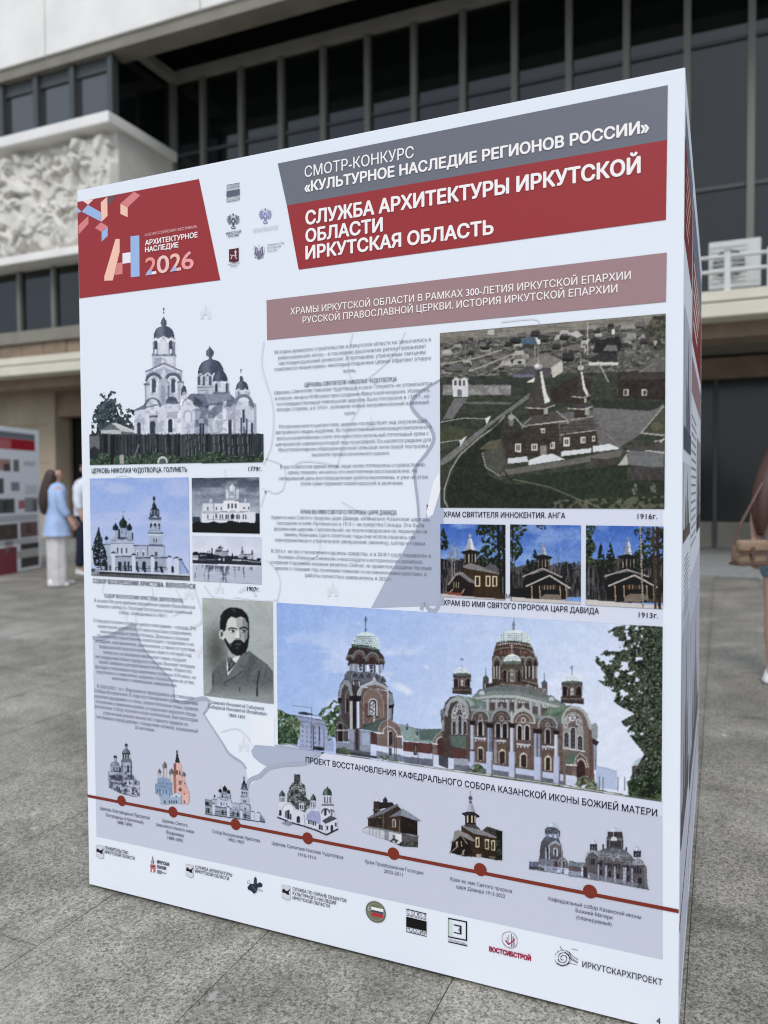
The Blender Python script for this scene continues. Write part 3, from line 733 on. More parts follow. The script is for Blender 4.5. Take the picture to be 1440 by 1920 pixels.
text('ЦЕРКОВЬ НИКОЛАЯ ЧУДОТВОРЦА. ГОЛУМЕТЬ', (92, 1308), (806, 1298), 35, DK, .010, f=z3, name='photo_caption')
text('1779г.', (1267, 1294), (1365, 1292), 35, DK, .010, f=z3, name='photo_caption')
text('ХРАМ СВЯТИТЕЛЯ ИННОКЕНТИЯ. АНГА', (63, 1100), (706, 1104), 28, DK, .010, f=z6, name='photo_caption')
text('1916г.', (1089, 1108), (1193, 1110), 28, DK, .010, f=z6, name='photo_caption')
text('ХРАМ ВО ИМЯ СВЯТОГО ПРОРОКА ЦАРЯ ДАВИДА', (62, 488), (884, 542), 28, DK, .010, f=z7, name='photo_caption')
text('1913г.', (1095, 556), (1198, 562), 28, DK, .010, f=z7, name='photo_caption')
text('М', (393, 458), (412, 459), 26, DK, 0, layer=3, f=z7, name='photo_caption')
text('Схимонах Иннокентий Сибиряков', (85, 735), (442, 776), 24, (80, 86, 108), 0, f=z8, name='photo_caption')
text('Сибиряков Иннокентий Михайлович', (76, 765), (458, 810), 24, (80, 86, 108), 0, f=z8, name='photo_caption')
text('1860-1601', (210, 820), (316, 832), 24, (80, 86, 108), 0, f=z8, name='photo_caption')
flat('white_patch', [(352, 818), (508, 826), (510, 1016), (354, 1004)], (222, 228, 242), 3, z8)
_a = y4(222, 88); _b = y5(1187, 200)
text('ПРОЕКТ ВОССТАНОВЛЕНИЯ КАФЕДРАЛЬНОГО СОБОРА КАЗАНСКОЙ ИКОНЫ БОЖИЕЙ МАТЕРИ', _a, _b, 10.8, DK, .010, name='photo_caption')
# timeline
BR = (120, 60, 54)
tl0 = plane_pt(163.5, 1491.5); tl1 = plane_pt(1274, 1708.3); zt = (tl0[1]+tl1[1])/2
x0 = .0005; x1 = BW-.0005
fixn(from_py('timeline_bar', [(x0, -LAY*5, tl0[1]-.0045), (x1, -LAY*5, tl1[1]-.0045), (x1, -LAY*5, tl1[1]+.0045), (x0, -LAY*5, tl0[1]+.0045)], [(0, 1, 2, 3)], inkmat(BR), front))
for p in ((228.6, 1501), (325, 1522), (442.2, 1545.3), (577.5, 1571.2), (738.3, 1600), (901, 1629.7), (1106.5, 1670.8)):
    cx, cz = plane_pt(*p)
    fixn(from_py('timeline_dot', [(cx+.0165*math.cos(a), -LAY*6, cz+.0165*math.sin(a)) for a in np.linspace(0, 2*math.pi, 33)[:-1]], [tuple(range(32))], inkmat(BR), front))
CP_ = (78, 84, 106)
for s_, x0, y0, x1, y1_, f in (('Церковь Благовещения Пресвятой', 108, 417, 370, 468, y3), ('Богородицы (утраченный)', 140, 454, 338, 490, y3), ('1888-1890', 200, 492, 277, 505, y3),
 ('Церковь Святого', 437, 482, 571, 507, y3), ('равноапостольного князя', 405, 502, 605, 543, y3), ('Владимира', 460, 544, 551, 561, y3), ('1888-1895', 466, 574, 546, 588, y3),
 ('Собор Воскресения Христова', 703, 540, 954, 588, y3), ('1902-1907', 785, 582, 871, 599, y3), ('Церковь Святителя Николая Чудотворца', 1018, 602, 1395, 676, y3), ('1910-1914', 1158, 662, 1250, 680, y3)):
    text(s_, (x0, y0), (x1, y1_), 18, CP_, 0, f=f)
for s_, x0, y0, x1, y1_ in (('Храм Преображения Господня', 553, 652, 882, 718), ('2003-2011', 662, 706, 767, 728), ('Храм во имя Святого пророка', 1031, 750, 1381, 820), ('царя Давида 1913-2022', 1068, 793, 1342, 848)):
    text(s_, (x0, y0), (x1, y1_), 20.5, CP_, 0, f=y4)
for s_, x0, y0, x1, y1_ in (('Кафедральный собор Казанской иконы', 602, 652, 1100, 758), ('Божией Матери', 748, 716, 946, 760), ('(планируемый)', 752, 753, 942, 795)):
    text(s_, (x0, y0), (x1, y1_), 20.5, (62, 68, 90), .003, f=y5)
# logo row lettering
LG = (58, 62, 78)
for s_, x0, y0, x1, y1_ in (('ПРАВИТЕЛЬСТВО', 134, 628, 257, 651), ('ИРКУТСКОЙ ОБЛАСТИ', 134, 649, 291, 681), ('СЛУЖБА АРХИТЕКТУРЫ', 613, 729, 807, 769), ('ИРКУТСКОЙ ОБЛАСТИ', 613, 750, 790, 789),
 ('СЛУЖБА ПО ОХРАНЕ ОБЪЕКТОВ', 1128, 845, 1412, 904), ('КУЛЬТУРНОГО НАСЛЕДИЯ', 1128, 868, 1357, 917), ('ИРКУТСКОЙ ОБЛАСТИ', 1128, 892, 1323, 933)):
    text(s_, (x0, y0), (x1, y1_), 17, LG, .01, f=y3)
zk = Zm(260, 1580, 5.5385)
text('ИРКУТСКАЯ', (195, 212), (320, 238), 34, (70, 66, 78), .03, f=zk); text('ЕПАРХИЯ', (195, 260), (288, 281), 32, (70, 66, 78), .03, f=zk)
for yy, xe in ((284, 245), (297, 290), (309, 240)): strip('logo_rule', [(195, yy), (xe, yy+(xe-195)*.2)], .003, (130, 130, 142), 6, zk)
zm_ = Zm(670, 1670, 6.261)
text('ИРКУТСКАРХПРОЕКТ', (943, 377), (1270, 450), 25, (50, 54, 72), .006, f=y6)
text('ВОСТСИБСТРОЙ', (563, 312), (732, 349), 19, (150, 40, 72), .05, f=y6)
text('4', (1246, 606), (1262, 610), 26, (40, 42, 52), .006, f=y6)
text('ПЕРСПЕКТИВА +', (1068, 585), (1296, 634), 24, (60, 64, 76), .0, f=zm_)
flat('logo_rule', [(1068, 588), (1294, 638), (1294, 650), (1068, 599)], (35, 38, 48), 6, zm_)
def q4(f, k, x0, y0, x1, y1_, c, L=6, n='logo_shape'): flat(n, [(x0, y0), (x1, y0+k*(x1-x0)), (x1, y1_+k*(x1-x0)), (x0, y1_)], c, L, f)
q4(zm_, .24, 577, 206, 816, 216, (30, 30, 36)); q4(zm_, .24, 577, 300, 816, 414, (30, 30, 36)); q4(zm_, .24, 577, 470, 816, 479, (30, 30, 36)); 
text('С О Ю З', (580, 258), (812, 308), 34, (40, 42, 50), .0, f=zm_); text('АРХИТЕКТОРОВ', (580, 290), (812, 342), 24, (40, 42, 50), .01, f=zm_); text('РОССИИ', (580, 462), (816, 518), 50, (40, 42, 50), .0, f=zm_)
# perspective frame logo
q4(zm_, .2, 1068, 312, 1292, 326, (30, 32, 42)); q4(zm_, .2, 1068, 528, 1292, 542, (30, 32, 42)); q4(zm_, .2, 1276, 356, 1292, 586, (30, 32, 42)); q4(zm_, .2, 1068, 330, 1082, 526, (140, 160, 150)); q4(zm_, .2, 1098, 352, 1116, 520, (190, 212, 206))
q4(zm_, .24, 1135, 388, 1226, 402, (26, 22, 36)); q4(zm_, .24, 1135, 478, 1226, 490, (26, 22, 36)); q4(zm_, .24, 1208, 404, 1226, 496, (26, 22, 36)); flat('logo_shape', [(1185, 455), (1206, 425), (1206, 480)], (150, 120, 140), 6, zm_)
# union emblem in the header
q4(zL, -.18, 158, 178, 412, 190, (92, 102, 122)); q4(zL, -.18, 158, 298, 412, 410, (92, 102, 122)); q4(zL, -.18, 158, 500, 412, 510, (92, 102, 122)); q4(zL, -.18, 158, 240, 412, 250, (120, 130, 150))
text('СОЮЗ', (165, 240), (405, 192), 44, (100, 110, 130), 0, f=zL); text('АРХИТЕКТОРОВ', (162, 284), (410, 240), 26, (120, 130, 150), 0, f=zL); text('РОССИИ', (162, 492), (412, 446), 66, (90, 100, 120), .0, f=zL)
text('МИНСТРОЙ', (150, 1140), (436, 1092), 46, (84, 92, 110), .02, f=zL); text('РОССИИ', (190, 1192), (396, 1156), 44, (84, 92, 110), .02, f=zL)
text('МИНИСТЕРСТВО КУЛЬТУРЫ', (670, 1050), (1152, 980), 26, (150, 160, 184), 0, f=zL); text('РОССИЙСКОЙ ФЕДЕРАЦИИ', (670, 1094), (1152, 1026), 26, (150, 160, 184), 0, f=zL)
text('ПРАВИТЕЛЬСТВО', (945, 1352), (1272, 1306), 27, (110, 120, 140), .01, f=zL); text('РОСТОВСКОЙ', (945, 1408), (1205, 1372), 27, (110, 120, 140), .01, f=zL); text('ОБЛАСТИ', (945, 1466), (1125, 1442), 27, (110, 120, 140), .01, f=zL)
text('ПРАВИТЕЛЬСТВО', (190, 1722), (415, 1692), 22, (100, 108, 126), .01, f=zL); text('МОСКВЫ', (243, 1758), (362, 1740), 22, (100, 108, 126), .01, f=zL)
# small emblems painted on fine grids
def emblem(ox, oy, k, x0, y0, x1, y1_): 
    p0 = (ox+x0/k, oy+y0/k); p1 = (ox+x1/k, oy+y1_/k)
    return Pic('e', p0[0], p0[1], p1[0], p1[1], step=.62).frame(ox, oy, k)
def eagle(cx, cy, s_, c1, c2, sk):
    p = emblem(410, 330, 10.286, cx-150*s_, cy-190*s_, cx+150*s_, cy+190*s_)
    for sg in (-1, 1):
        for t in range(6):
            a = R(18+t*19); 
            p.line([(cx+sg*25*s_, cy-20*s_), (cx+sg*(25+105*math.cos(a-R(50)))*s_, cy+(-25+115*math.sin(a-R(50)))*s_)], 19*s_, c1)
        p.ell(cx+sg*62*s_, cy-95*s_, 26*s_, 26*s_, c1); p.ell(cx+sg*62*s_, cy-95*s_, 12*s_, 12*s_, c2); p.ell(cx+sg*42*s_, cy-45*s_, 10*s_, 22*s_, c2)
        for t in range(4): p.line([(cx+sg*(45+t*20)*s_, cy-30*s_), (cx+sg*(52+t*18)*s_, cy+60*s_)], 5*s_, c2, .7)
    p.poly([(cx-32*s_, cy-60*s_), (cx+32*s_, cy-60*s_), (cx+38*s_, cy+80*s_), (cx, cy+100*s_), (cx-38*s_, cy+80*s_)], c1)
    p.ell(cx, cy-120*s_, 20*s_, 26*s_, c1).line([(cx, cy-165*s_), (cx, cy-120*s_)], 9*s_, c1)
    p.ell(cx, cy+20*s_, 12*s_, 26*s_, c2).ell(cx, cy+145*s_, 52*s_, 26*s_, c1).ell(cx, cy+145*s_, 30*s_, 9*s_, c2).line([(cx, cy+90*s_), (cx, cy+130*s_)], 22*s_, c1)
    p.build(6, cut=True, name='logo_emblem')
eagle(288, 860, .93, (92, 104, 124), (200, 208, 224), 0); eagle(906, 760, .93, (132, 140, 190), (212, 220, 240), 0)
p = emblem(410, 330, 10.286, 195, 1375, 405, 1675)
p.poly([(200, 1418), (395, 1384), (395, 1640), (350, 1655), (305, 1672), (250, 1660), (203, 1655)], (92, 52, 66)); p.line([(245, 1600), (275, 1530), (320, 1540), (350, 1600)], 16, (210, 190, 200)).ell(332, 1470, 18, 34, (222, 205, 212)).line([(330, 1500), (340, 1540)], 20, (215, 198, 206)).line([(235, 1520), (262, 1548)], 12, (205, 190, 200)); p.build(6, cut=True, name='logo_emblem')
p = emblem(410, 330, 10.286, 675, 1315, 900, 1610)
for sg in (-1, 1):
    p.line([(785+sg*96, 1340), (785+sg*98, 1480), (785+sg*70, 1570)], 12, (110, 116, 136)); p.poly([(785+sg*16, 1420), (785+sg*70, 1345), (785+sg*82, 1500), (785+sg*40, 1560), (785+sg*14, 1540)], (96, 104, 124))
    p.line([(785+sg*50, 1400), (785+sg*40, 1530)], 7, (200, 206, 220))
p.poly([(745, 1400), (825, 1400), (825, 1560), (785, 1600), (745, 1560)], (120, 118, 150)).ell(785, 1425, 16, 20, (225, 230, 240)).line([(785, 1325), (785, 1390)], 10, (92, 100, 120)).line([(705, 1575), (785, 1598), (865, 1575)], 12, (84, 92, 112)); p.build(6, cut=True, name='logo_emblem')
for (ox, oy, k, x0, y0, sc) in ((160, 1570, 12, 243, 155, 1.0), (150+560/2.8235, 1370+702/2.8235, 12, 0, 0, 1.0), (150+1068/2.8235, 1370+812/2.8235, 12, 0, 0, 1.12)):
    p = emblem(ox, oy, k, x0-5, y0-5, x0+200*sc, y0+330*sc); p.frame(ox+x0/k, oy+y0/k, k/sc)
    p.poly([(0, 0), (185, 30), (188, 300), (150, 318), (100, 318), (60, 290), (5, 262)], (150, 156, 174)); p.poly([(9, 11), (177, 38), (179, 293), (148, 307), (102, 307), (64, 281), (14, 254)], (196, 203, 220))
    p.poly([(20, 165), (20, 110), (45, 80), (70, 100), (90, 125), (130, 130), (168, 85), (172, 120), (150, 160), (165, 220), (135, 205), (110, 210), (100, 190), (60, 170)], (34, 32, 42)); p.line([(45, 120), (90, 150)], 8, (110, 50, 60)); p.build(6, cut=True, name='logo_emblem')
p = Pic('e', 280, 1598, 295, 1640, step=.62).frame(260, 1580, 5.5385)
p.poly([(150, 120), (157, 165), (168, 215), (130, 212), (143, 160)], (120, 112, 126)).rect(124, 222, 178, 300, (176, 108, 112), k=.12).line([(126, 240), (176, 246)], 7, (80, 50, 60)).arch(150, 305, 16, 36, (216, 222, 236)).line([(126, 222), (180, 230)], 5, (80, 60, 70)); p.line([(150, 170), (150, 215)], 4, (210, 214, 228)); p.build(6, cut=True, name='logo_emblem')
p = Pic('e', 460, 1640, 497, 1678, step=.62).frame(260, 1580, 5.5385)
p.poly([(1132, 460), (1165, 420), (1195, 428), (1200, 370), (1215, 346), (1232, 380), (1232, 425), (1262, 405), (1290, 430), (1285, 458), (1240, 462), (1228, 510), (1200, 528), (1175, 500), (1140, 485)], (54, 58, 76))
p.ring(1146, 406, 18, 5, (80, 86, 104)).line([(1238, 478), (1292, 490)], 5, (110, 116, 132)).line([(1238, 492), (1292, 504)], 5, (110, 116, 132)).line([(1180, 440), (1222, 500)], 5, (110, 116, 136)).line([(1212, 380), (1212, 430)], 5, (110, 116, 136)); p.build(6, cut=True, name='logo_emblem')
p = Pic('e', 684, 1685, 727, 1732, step=.8).frame(670, 1670, 6.261)
def bx(cx, cy, a, b_, sh): return [(cx+a*math.cos(t), cy+b_*math.sin(t)+sh*a*math.cos(t)) for t in np.linspace(0, 2*math.pi, 40)]
p.poly(bx(220, 245, 120, 126, .22), (98, 104, 98)).poly(bx(220, 245, 104, 110, .22), (124, 128, 112)).poly(bx(220, 245, 84, 90, .22), (110, 114, 102))
p.rect(168, 184, 306, 216, (220, 226, 230), k=.22).rect(168, 218, 306, 244, (70, 76, 96), k=.22).rect(168, 248, 306, 290, (170, 60, 68), k=.22).ring(150, 205, 22, 6, (196, 200, 206))
p.build(6, cut=True, name='logo_emblem')
p = Pic('e', 938, 1745, 974, 1779, step=.7).frame(900, 1730, 6.545)
p.poly(bx(367, 206, 98, 102, .18), (92, 40, 70)).poly(bx(367, 206, 91, 95, .18), (212, 218, 236))
for x, y0, y1_, c in ((335, 175, 235, (120, 110, 130)), (355, 150, 265, (150, 150, 166)), (388, 138, 292, (60, 56, 74)), (408, 165, 285, (120, 116, 134)), (424, 185, 280, (150, 146, 160))): p.line([(x, y0), (x, y1_)], 11, c)
p.line([(318, 215), (355, 262), (424, 206)], 17, (150, 40, 78)); p.build(6, cut=True, name='logo_emblem')
p = Pic('e', 1038, 1770, 1086, 1812, step=.7).frame(900, 1730, 6.545)
p.line([(985, 285), (1205, 332), (1205, 450), (1150, 410), (1090, 350), (1010, 332), (985, 285)], 6, (44, 48, 66))
th = np.linspace(0, 4.4*math.pi, 90); rr = 18+th*5.3
sp = [(1022+r_*math.cos(t+1.2), 432+r_*math.sin(t+1.2)) for r_, t in zip(rr, th)]
p.line(sp, 10, (34, 38, 56)); p.ring(1020, 428, 102, 6, (60, 64, 82)); p.line([(1040, 350), (1110, 400), (1160, 450), (1202, 476)], 6, (44, 48, 66)).line([(1070, 380), (1130, 450), (1202, 488)], 10, (44, 48, 66)).line([(1085, 490), (1202, 514)], 7, (44, 48, 66)); p.build(6, cut=True, name='logo_emblem')
flush_text()
# ------------------------------------------------------------------ printed photographs
W_ = (196, 203, 222); WS = (150, 158, 180); DK_ = (44, 50, 64); MID = (108, 116, 136)
# -- old stone church, black and white, no sky
p = Pic('a', 166, 572, 496, 874, step=1.2).frame(150, 560, 4)
tree = [(90, 1030), (88, 920), (110, 830), (145, 790), (150, 710), (185, 700), (200, 740), (235, 690), (280, 700), (300, 780), (330, 830), (375, 815), (420, 850), (420, 1030)]
m = p.inside(tree); p.foliage(m, [(62, 74, 82), (42, 52, 58), (104, 118, 128)], 20, .43)
m = p.inside([(150, 800), (250, 760), (300, 880), (400, 930), (400, 1030), (120, 1030)]); p.foliage(m, [(58, 68, 74), (40, 50, 56), (84, 96, 106)], 18, .34)
# bell tower
p.cross(628, 125, 60, (90, 98, 116), 4).onion(630, 205, 46, 80, (84, 92, 110), (130, 138, 156)).dome(632, 300, 158, 96, (72, 80, 98), (112, 120, 140), 2.3)
p.rect(545, 300, 718, 425, W_).rect(545, 300, 560, 425, WS).rect(700, 300, 718, 425, (120, 128, 150))
for cx, w_ in ((572, 44), (628, 62), (684, 44)): p.ring(cx, 330, w_*.72, 9, (228, 232, 242), top=True).arch(cx, 415, w_*.62, 100, (66, 74, 92) if w_ < 50 else (208, 214, 230)).rect(cx-w_*.2, 380, cx+w_*.2, 412, (208, 214, 230) if w_ < 50 else (200, 206, 224))
p.line([(545, 318), (570, 296), (600, 312), (628, 284), (660, 312), (690, 292), (718, 320)], 8, (222, 226, 240)).rect(540, 418, 726, 432, MID)
p.rect(545, 430, 720, 512, (184, 192, 212)).rect(560, 445, 612, 500, WS).rect(640, 440, 700, 500, (206, 212, 228)).rect(612, 430, 636, 505, (210, 216, 232))
p.poly([(495, 548), (630, 486), (768, 545), (768, 640), (495, 640)], (180, 188, 208)).line([(495, 546), (630, 486), (768, 543)], 10, (96, 104, 124)).line([(500, 560), (630, 502), (762, 556)], 6, (222, 226, 240))
p.poly([(510, 640), (510, 570), (630, 515), (755, 570), (755, 640)], (160, 168, 190)).poly([(596, 600), (630, 520), (664, 600)], (196, 202, 220))
for cx in (556, 700): p.ring(cx, 620, 66, 26, (88, 96, 116), top=True).ring(cx, 622, 44, 10, (226, 230, 242), top=True)
p.rect(486, 632, 780, 790, (190, 197, 216)).rect(486, 632, 500, 790, WS).rect(478, 634, 560, 650, (110, 118, 138)).rect(660, 620, 782, 634, (120, 128, 148))
for cx in (556, 702): p.arch(cx, 708, 60, 110, (214, 219, 234)).arch(cx, 704, 32, 104, (74, 82, 100))
p.rect(600, 600, 655, 790, (170, 178, 198)).rect(612, 650, 640, 780, (140, 148, 170)).rect(660, 650, 672, 770, MID).rect(740, 640, 752, 760, (150, 158, 178))
p.dome(782, 725, 44, 75, (70, 78, 96)).rect(770, 700, 800, 730, (150, 158, 178))
# nave and porch
p.poly([(410, 832), (500, 790), (860, 770), (960, 830), (960, 1025), (410, 1025)], (196, 203, 221)).poly([(410, 832), (470, 800), (530, 770), (540, 800), (520, 830), (410, 840)], (120, 128, 150))
p.ring(548, 812, 68, 22, (92, 100, 120), top=True).ell(548, 812, 48, 58, (206, 212, 228), top=True).rect(500, 812, 596, 1025, (204, 210, 227)).dome(692, 790, 96, 56, (80, 88, 106)).line([(410, 838), (600, 792), (760, 776)], 9, (104, 112, 132))
p.arch(547, 1022, 50, 150, (170, 176, 196)).arch(547, 1022, 40, 106, (58, 66, 84)).rect(522, 876, 588, 892, (90, 98, 118)).arch(445, 1018, 26, 90, (60, 68, 86)).arch(680, 1005, 50, 118, (226, 230, 242)).arch(680, 1003, 32, 102, (56, 64, 82)).rect(655, 850, 735, 900, (150, 158, 178), .7).rect(735, 830, 762, 1020, (214, 219, 234))
p.ell(815, 800, 62, 88, (206, 212, 228), top=True).rect(770, 800, 862, 1025, (200, 207, 224)).ring(815, 805, 62, 14, (228, 231, 243), top=True, ky=1.3).ring(815, 805, 46, 5, MID, top=True, ky=1.3).arch(812, 925, 62, 90, WS).arch(812, 925, 50, 78, (208, 214, 230))
for k in range(6): p.rect(775+k*14, 920, 779+k*14, 1010, (168, 176, 196))
p.rect(862, 820, 1000, 1025, (150, 158, 180)); p.where(.5, 40, (96, 104, 124), (p.x > 862) & (p.x < 1070) & (p.y > 790) & (p.y < 960), .8)
for cx in (906, 928): p.arch(cx, 1018, 16, 86, (50, 58, 76))
p.rect(860, 830, 965, 842, (120, 128, 150))
# main drum and domes
p.cross(976, 350, 52, (90, 98, 116), 4).onion(976, 432, 62, 82, (78, 86, 104), (120, 128, 146)).rect(966, 425, 990, 460, (84, 92, 112)).dome(984, 582, 202, 128, (70, 78, 96), (106, 114, 134), 2.2)
p.rect(880, 578, 1090, 700, (190, 197, 216)).rect(880, 640, 1010, 720, (178, 186, 206)).line([(880, 586), (905, 562), (930, 586), (960, 556), (990, 584), (1010, 560)], 8, (224, 228, 240)).line([(880, 668), (1005, 664)], 7, MID).line([(884, 690), (1010, 686)], 4, MID)
for cx in (896, 932, 980): p.arch(cx, 650, 19, 70, (76, 84, 102))
p.cross(1047, 470, 38, (100, 108, 126), 3).onion(1047, 540, 34, 62, (70, 78, 96)).dome(1055, 628, 112, 84, (62, 70, 88), (98, 106, 126), 2.2).rect(1004, 622, 1120, 710, (192, 199, 217)).rect(1102, 622, 1120, 712, WS)
for cx, d in ((1026, 1), (1066, 0), (1103, 1)): p.ring(cx, 640, 22, 6, (226, 230, 242), top=True).arch(cx, 698, 18, 62, (64, 72, 90) if d else (206, 212, 228))
p.rect(1000, 700, 1128, 716, MID)
p.cross(1209, 565, 44, (100, 108, 126), 3).onion(1211, 618, 32, 52, (78, 86, 104)).dome(1218, 690, 98, 74, (70, 78, 96), (104, 112, 132), 2.2).rect(1164, 686, 1276, 760, (184, 191, 211)).arch(1192, 745, 18, 50, (120, 128, 150)).arch(1228, 745, 18, 50, (206, 212, 228)).line([(1166, 694), (1190, 678), (1215, 696), (1240, 680), (1274, 698)], 7, (222, 226, 240))
# roofs between, transept
p.poly([(800, 745), (840, 710), (940, 716), (1130, 716), (1180, 760), (1180, 800), (900, 800)], (104, 112, 134)).poly([(860, 730), (930, 780), (900, 812), (850, 790)], (72, 80, 98)).poly([(940, 720), (1128, 712), (1140, 760), (970, 800)], (128, 136, 156)).line([(900, 812), (1150, 762)], 10, (88, 96, 116))
p.rect(965, 800, 1160, 1025, (186, 193, 213)); p.poly([(965, 850), (1060, 770), (1070, 840), (1000, 900), (965, 900)], (96, 104, 124), .85)
p.rect(1075, 770, 1100, 1025, (212, 218, 233)).rect(1096, 790, 1140, 812, (90, 98, 118)).arch(1127, 1018, 42, 130, (222, 226, 240)).arch(1127, 1016, 26, 112, (56, 64, 82)).arch(1034, 1020, 66, 125, (206, 212, 226)).arch(1034, 1020, 54, 112, (182, 190, 204))
p.where(.55, 26, (130, 138, 160), (p.x > 965) & (p.x < 1180) & (p.y > 800) & (p.y < 1020), .5)
p.rect(1160, 780, 1325, 1025, (190, 197, 216)).ell(1230, 800, 62, 88, (200, 207, 224), top=True).ring(1230, 800, 74, 22, (110, 118, 140), top=True, ky=1.15).ring(1230, 804, 50, 6, (228, 232, 243), top=True, ky=1.2).poly([(1270, 760), (1326, 806), (1316, 830), (1265, 800)], (112, 120, 142))
for cx, w_, h_ in ((1230, 18, 100), (1212, 12, 130), (1252, 12, 120), (1294, 16, 90)): p.arch(cx, 1020 if w_ < 17 else 930, w_, h_, (54, 62, 80))
p.rect(1226, 960, 1240, 1020, (60, 66, 84)).rect(1308, 800, 1322, 1025, (150, 158, 180)).rect(1150, 790, 1172, 1025, (150, 158, 180), .8)
m = (p.A > .5) & (p.y > 440) & (p.y < 1022); p.noise(14, 9, m); p.where(.60, 34, (128, 136, 158), m & (p.C[..., 0] > 165), .45)
# shed
p.poly([(165, 985), (240, 930), (410, 1000), (400, 1030), (170, 1030)], (96, 104, 112)).poly([(236, 932), (270, 930), (412, 990), (405, 1004), (320, 996)], (196, 200, 206)).rect(160, 985, 310, 1014, (176, 180, 190))
for k in range(6): p.line([(260+k*24, 940+k*10), (300+k*18, 1000)], 3, (120, 126, 136))
# fence and grass
fp = [(72, 1024), (1376, 1016), (1378, 1228), (76, 1248)]
p.poly(fp, (52, 58, 66))
for k in range(150):
    x = 76+k*8.7+random.uniform(-2, 2); g = random.choice([34, 42, 52, 60, 70, 78]); t = random.uniform(-6, 5)
    p.rect(x, 1018-x*.004+t, x+7.5, 1205+random.uniform(-12, 14), (g, g+6, g+12))
for x in (800, 830, 860, 892, 925, 1005, 1040, 1072, 1110, 1140, 1182, 1218, 1255, 640, 560): p.line([(x, 1030), (x+14, 1195)], 4, (150, 156, 164), .7)
m = (p.y > 1165-18*np.sin(p.x/70)) & (p.y < 1250) & (p.x > 74) & (p.x < 1377) & (p.y < 1249-(p.x-74)*.0165); p.put(m, (52, 62, 60)); p.foliage(m, [(60, 76, 66), (44, 54, 52), (96, 114, 100)], 14, .3)
p.rect(76, 1030, 150, 1130, (96, 102, 108)).ell(110, 1160, 34, 50, (48, 52, 60)).rect(232, 1020, 254, 1240, (30, 34, 42)).line([(445, 1095), (408, 1195)], 9, (120, 124, 132)).ell(622, 1222, 38, 40, (190, 196, 202)).ell(622, 1228, 26, 30, (78, 90, 86)).rect(300, 1170, 330, 1240, (150, 154, 160))
p.A[(p.y > 1249-(p.x-74)*.0165)] = 0
p.build(5, cut=True)
# -- brick church by the fence with blue sky
def sky(p, top, bot, amp=9, sc=120, y0=0, y1=400, cl=(205, 214, 238), th=.6, sy=2.2):
    t = np.clip((p.y-y0)/(y1-y0), 0, 1)[..., None]; p.C = np.array(top, float)*(1-t)+np.array(bot, float)*t; p.A[:] = 1
    n = np.clip((fbm(p.x/sc, p.y/sc*sy, 5)-th+.12)/.24, 0, 1)[..., None]*.55; p.C = p.C*(1-n)+np.array(cl, float)*n; return p.noise(amp*.35, 8)
z_ = Zm(160, 890, 7.2); p = Pic('b', 0, 0, 0, 0, 1.15, (150, 175, 225), quad=[z_(66, 50), z_(1398, 40), z_(1412, 1422), z_(84, 1368)]).frame(160, 890, 7.2)
sky(p, (140, 166, 222), (170, 186, 228), 9, 420, 40, 1200, (182, 192, 228), .55)
CW = (178, 190, 214); CS = (124, 138, 168); DG = (28, 38, 50)
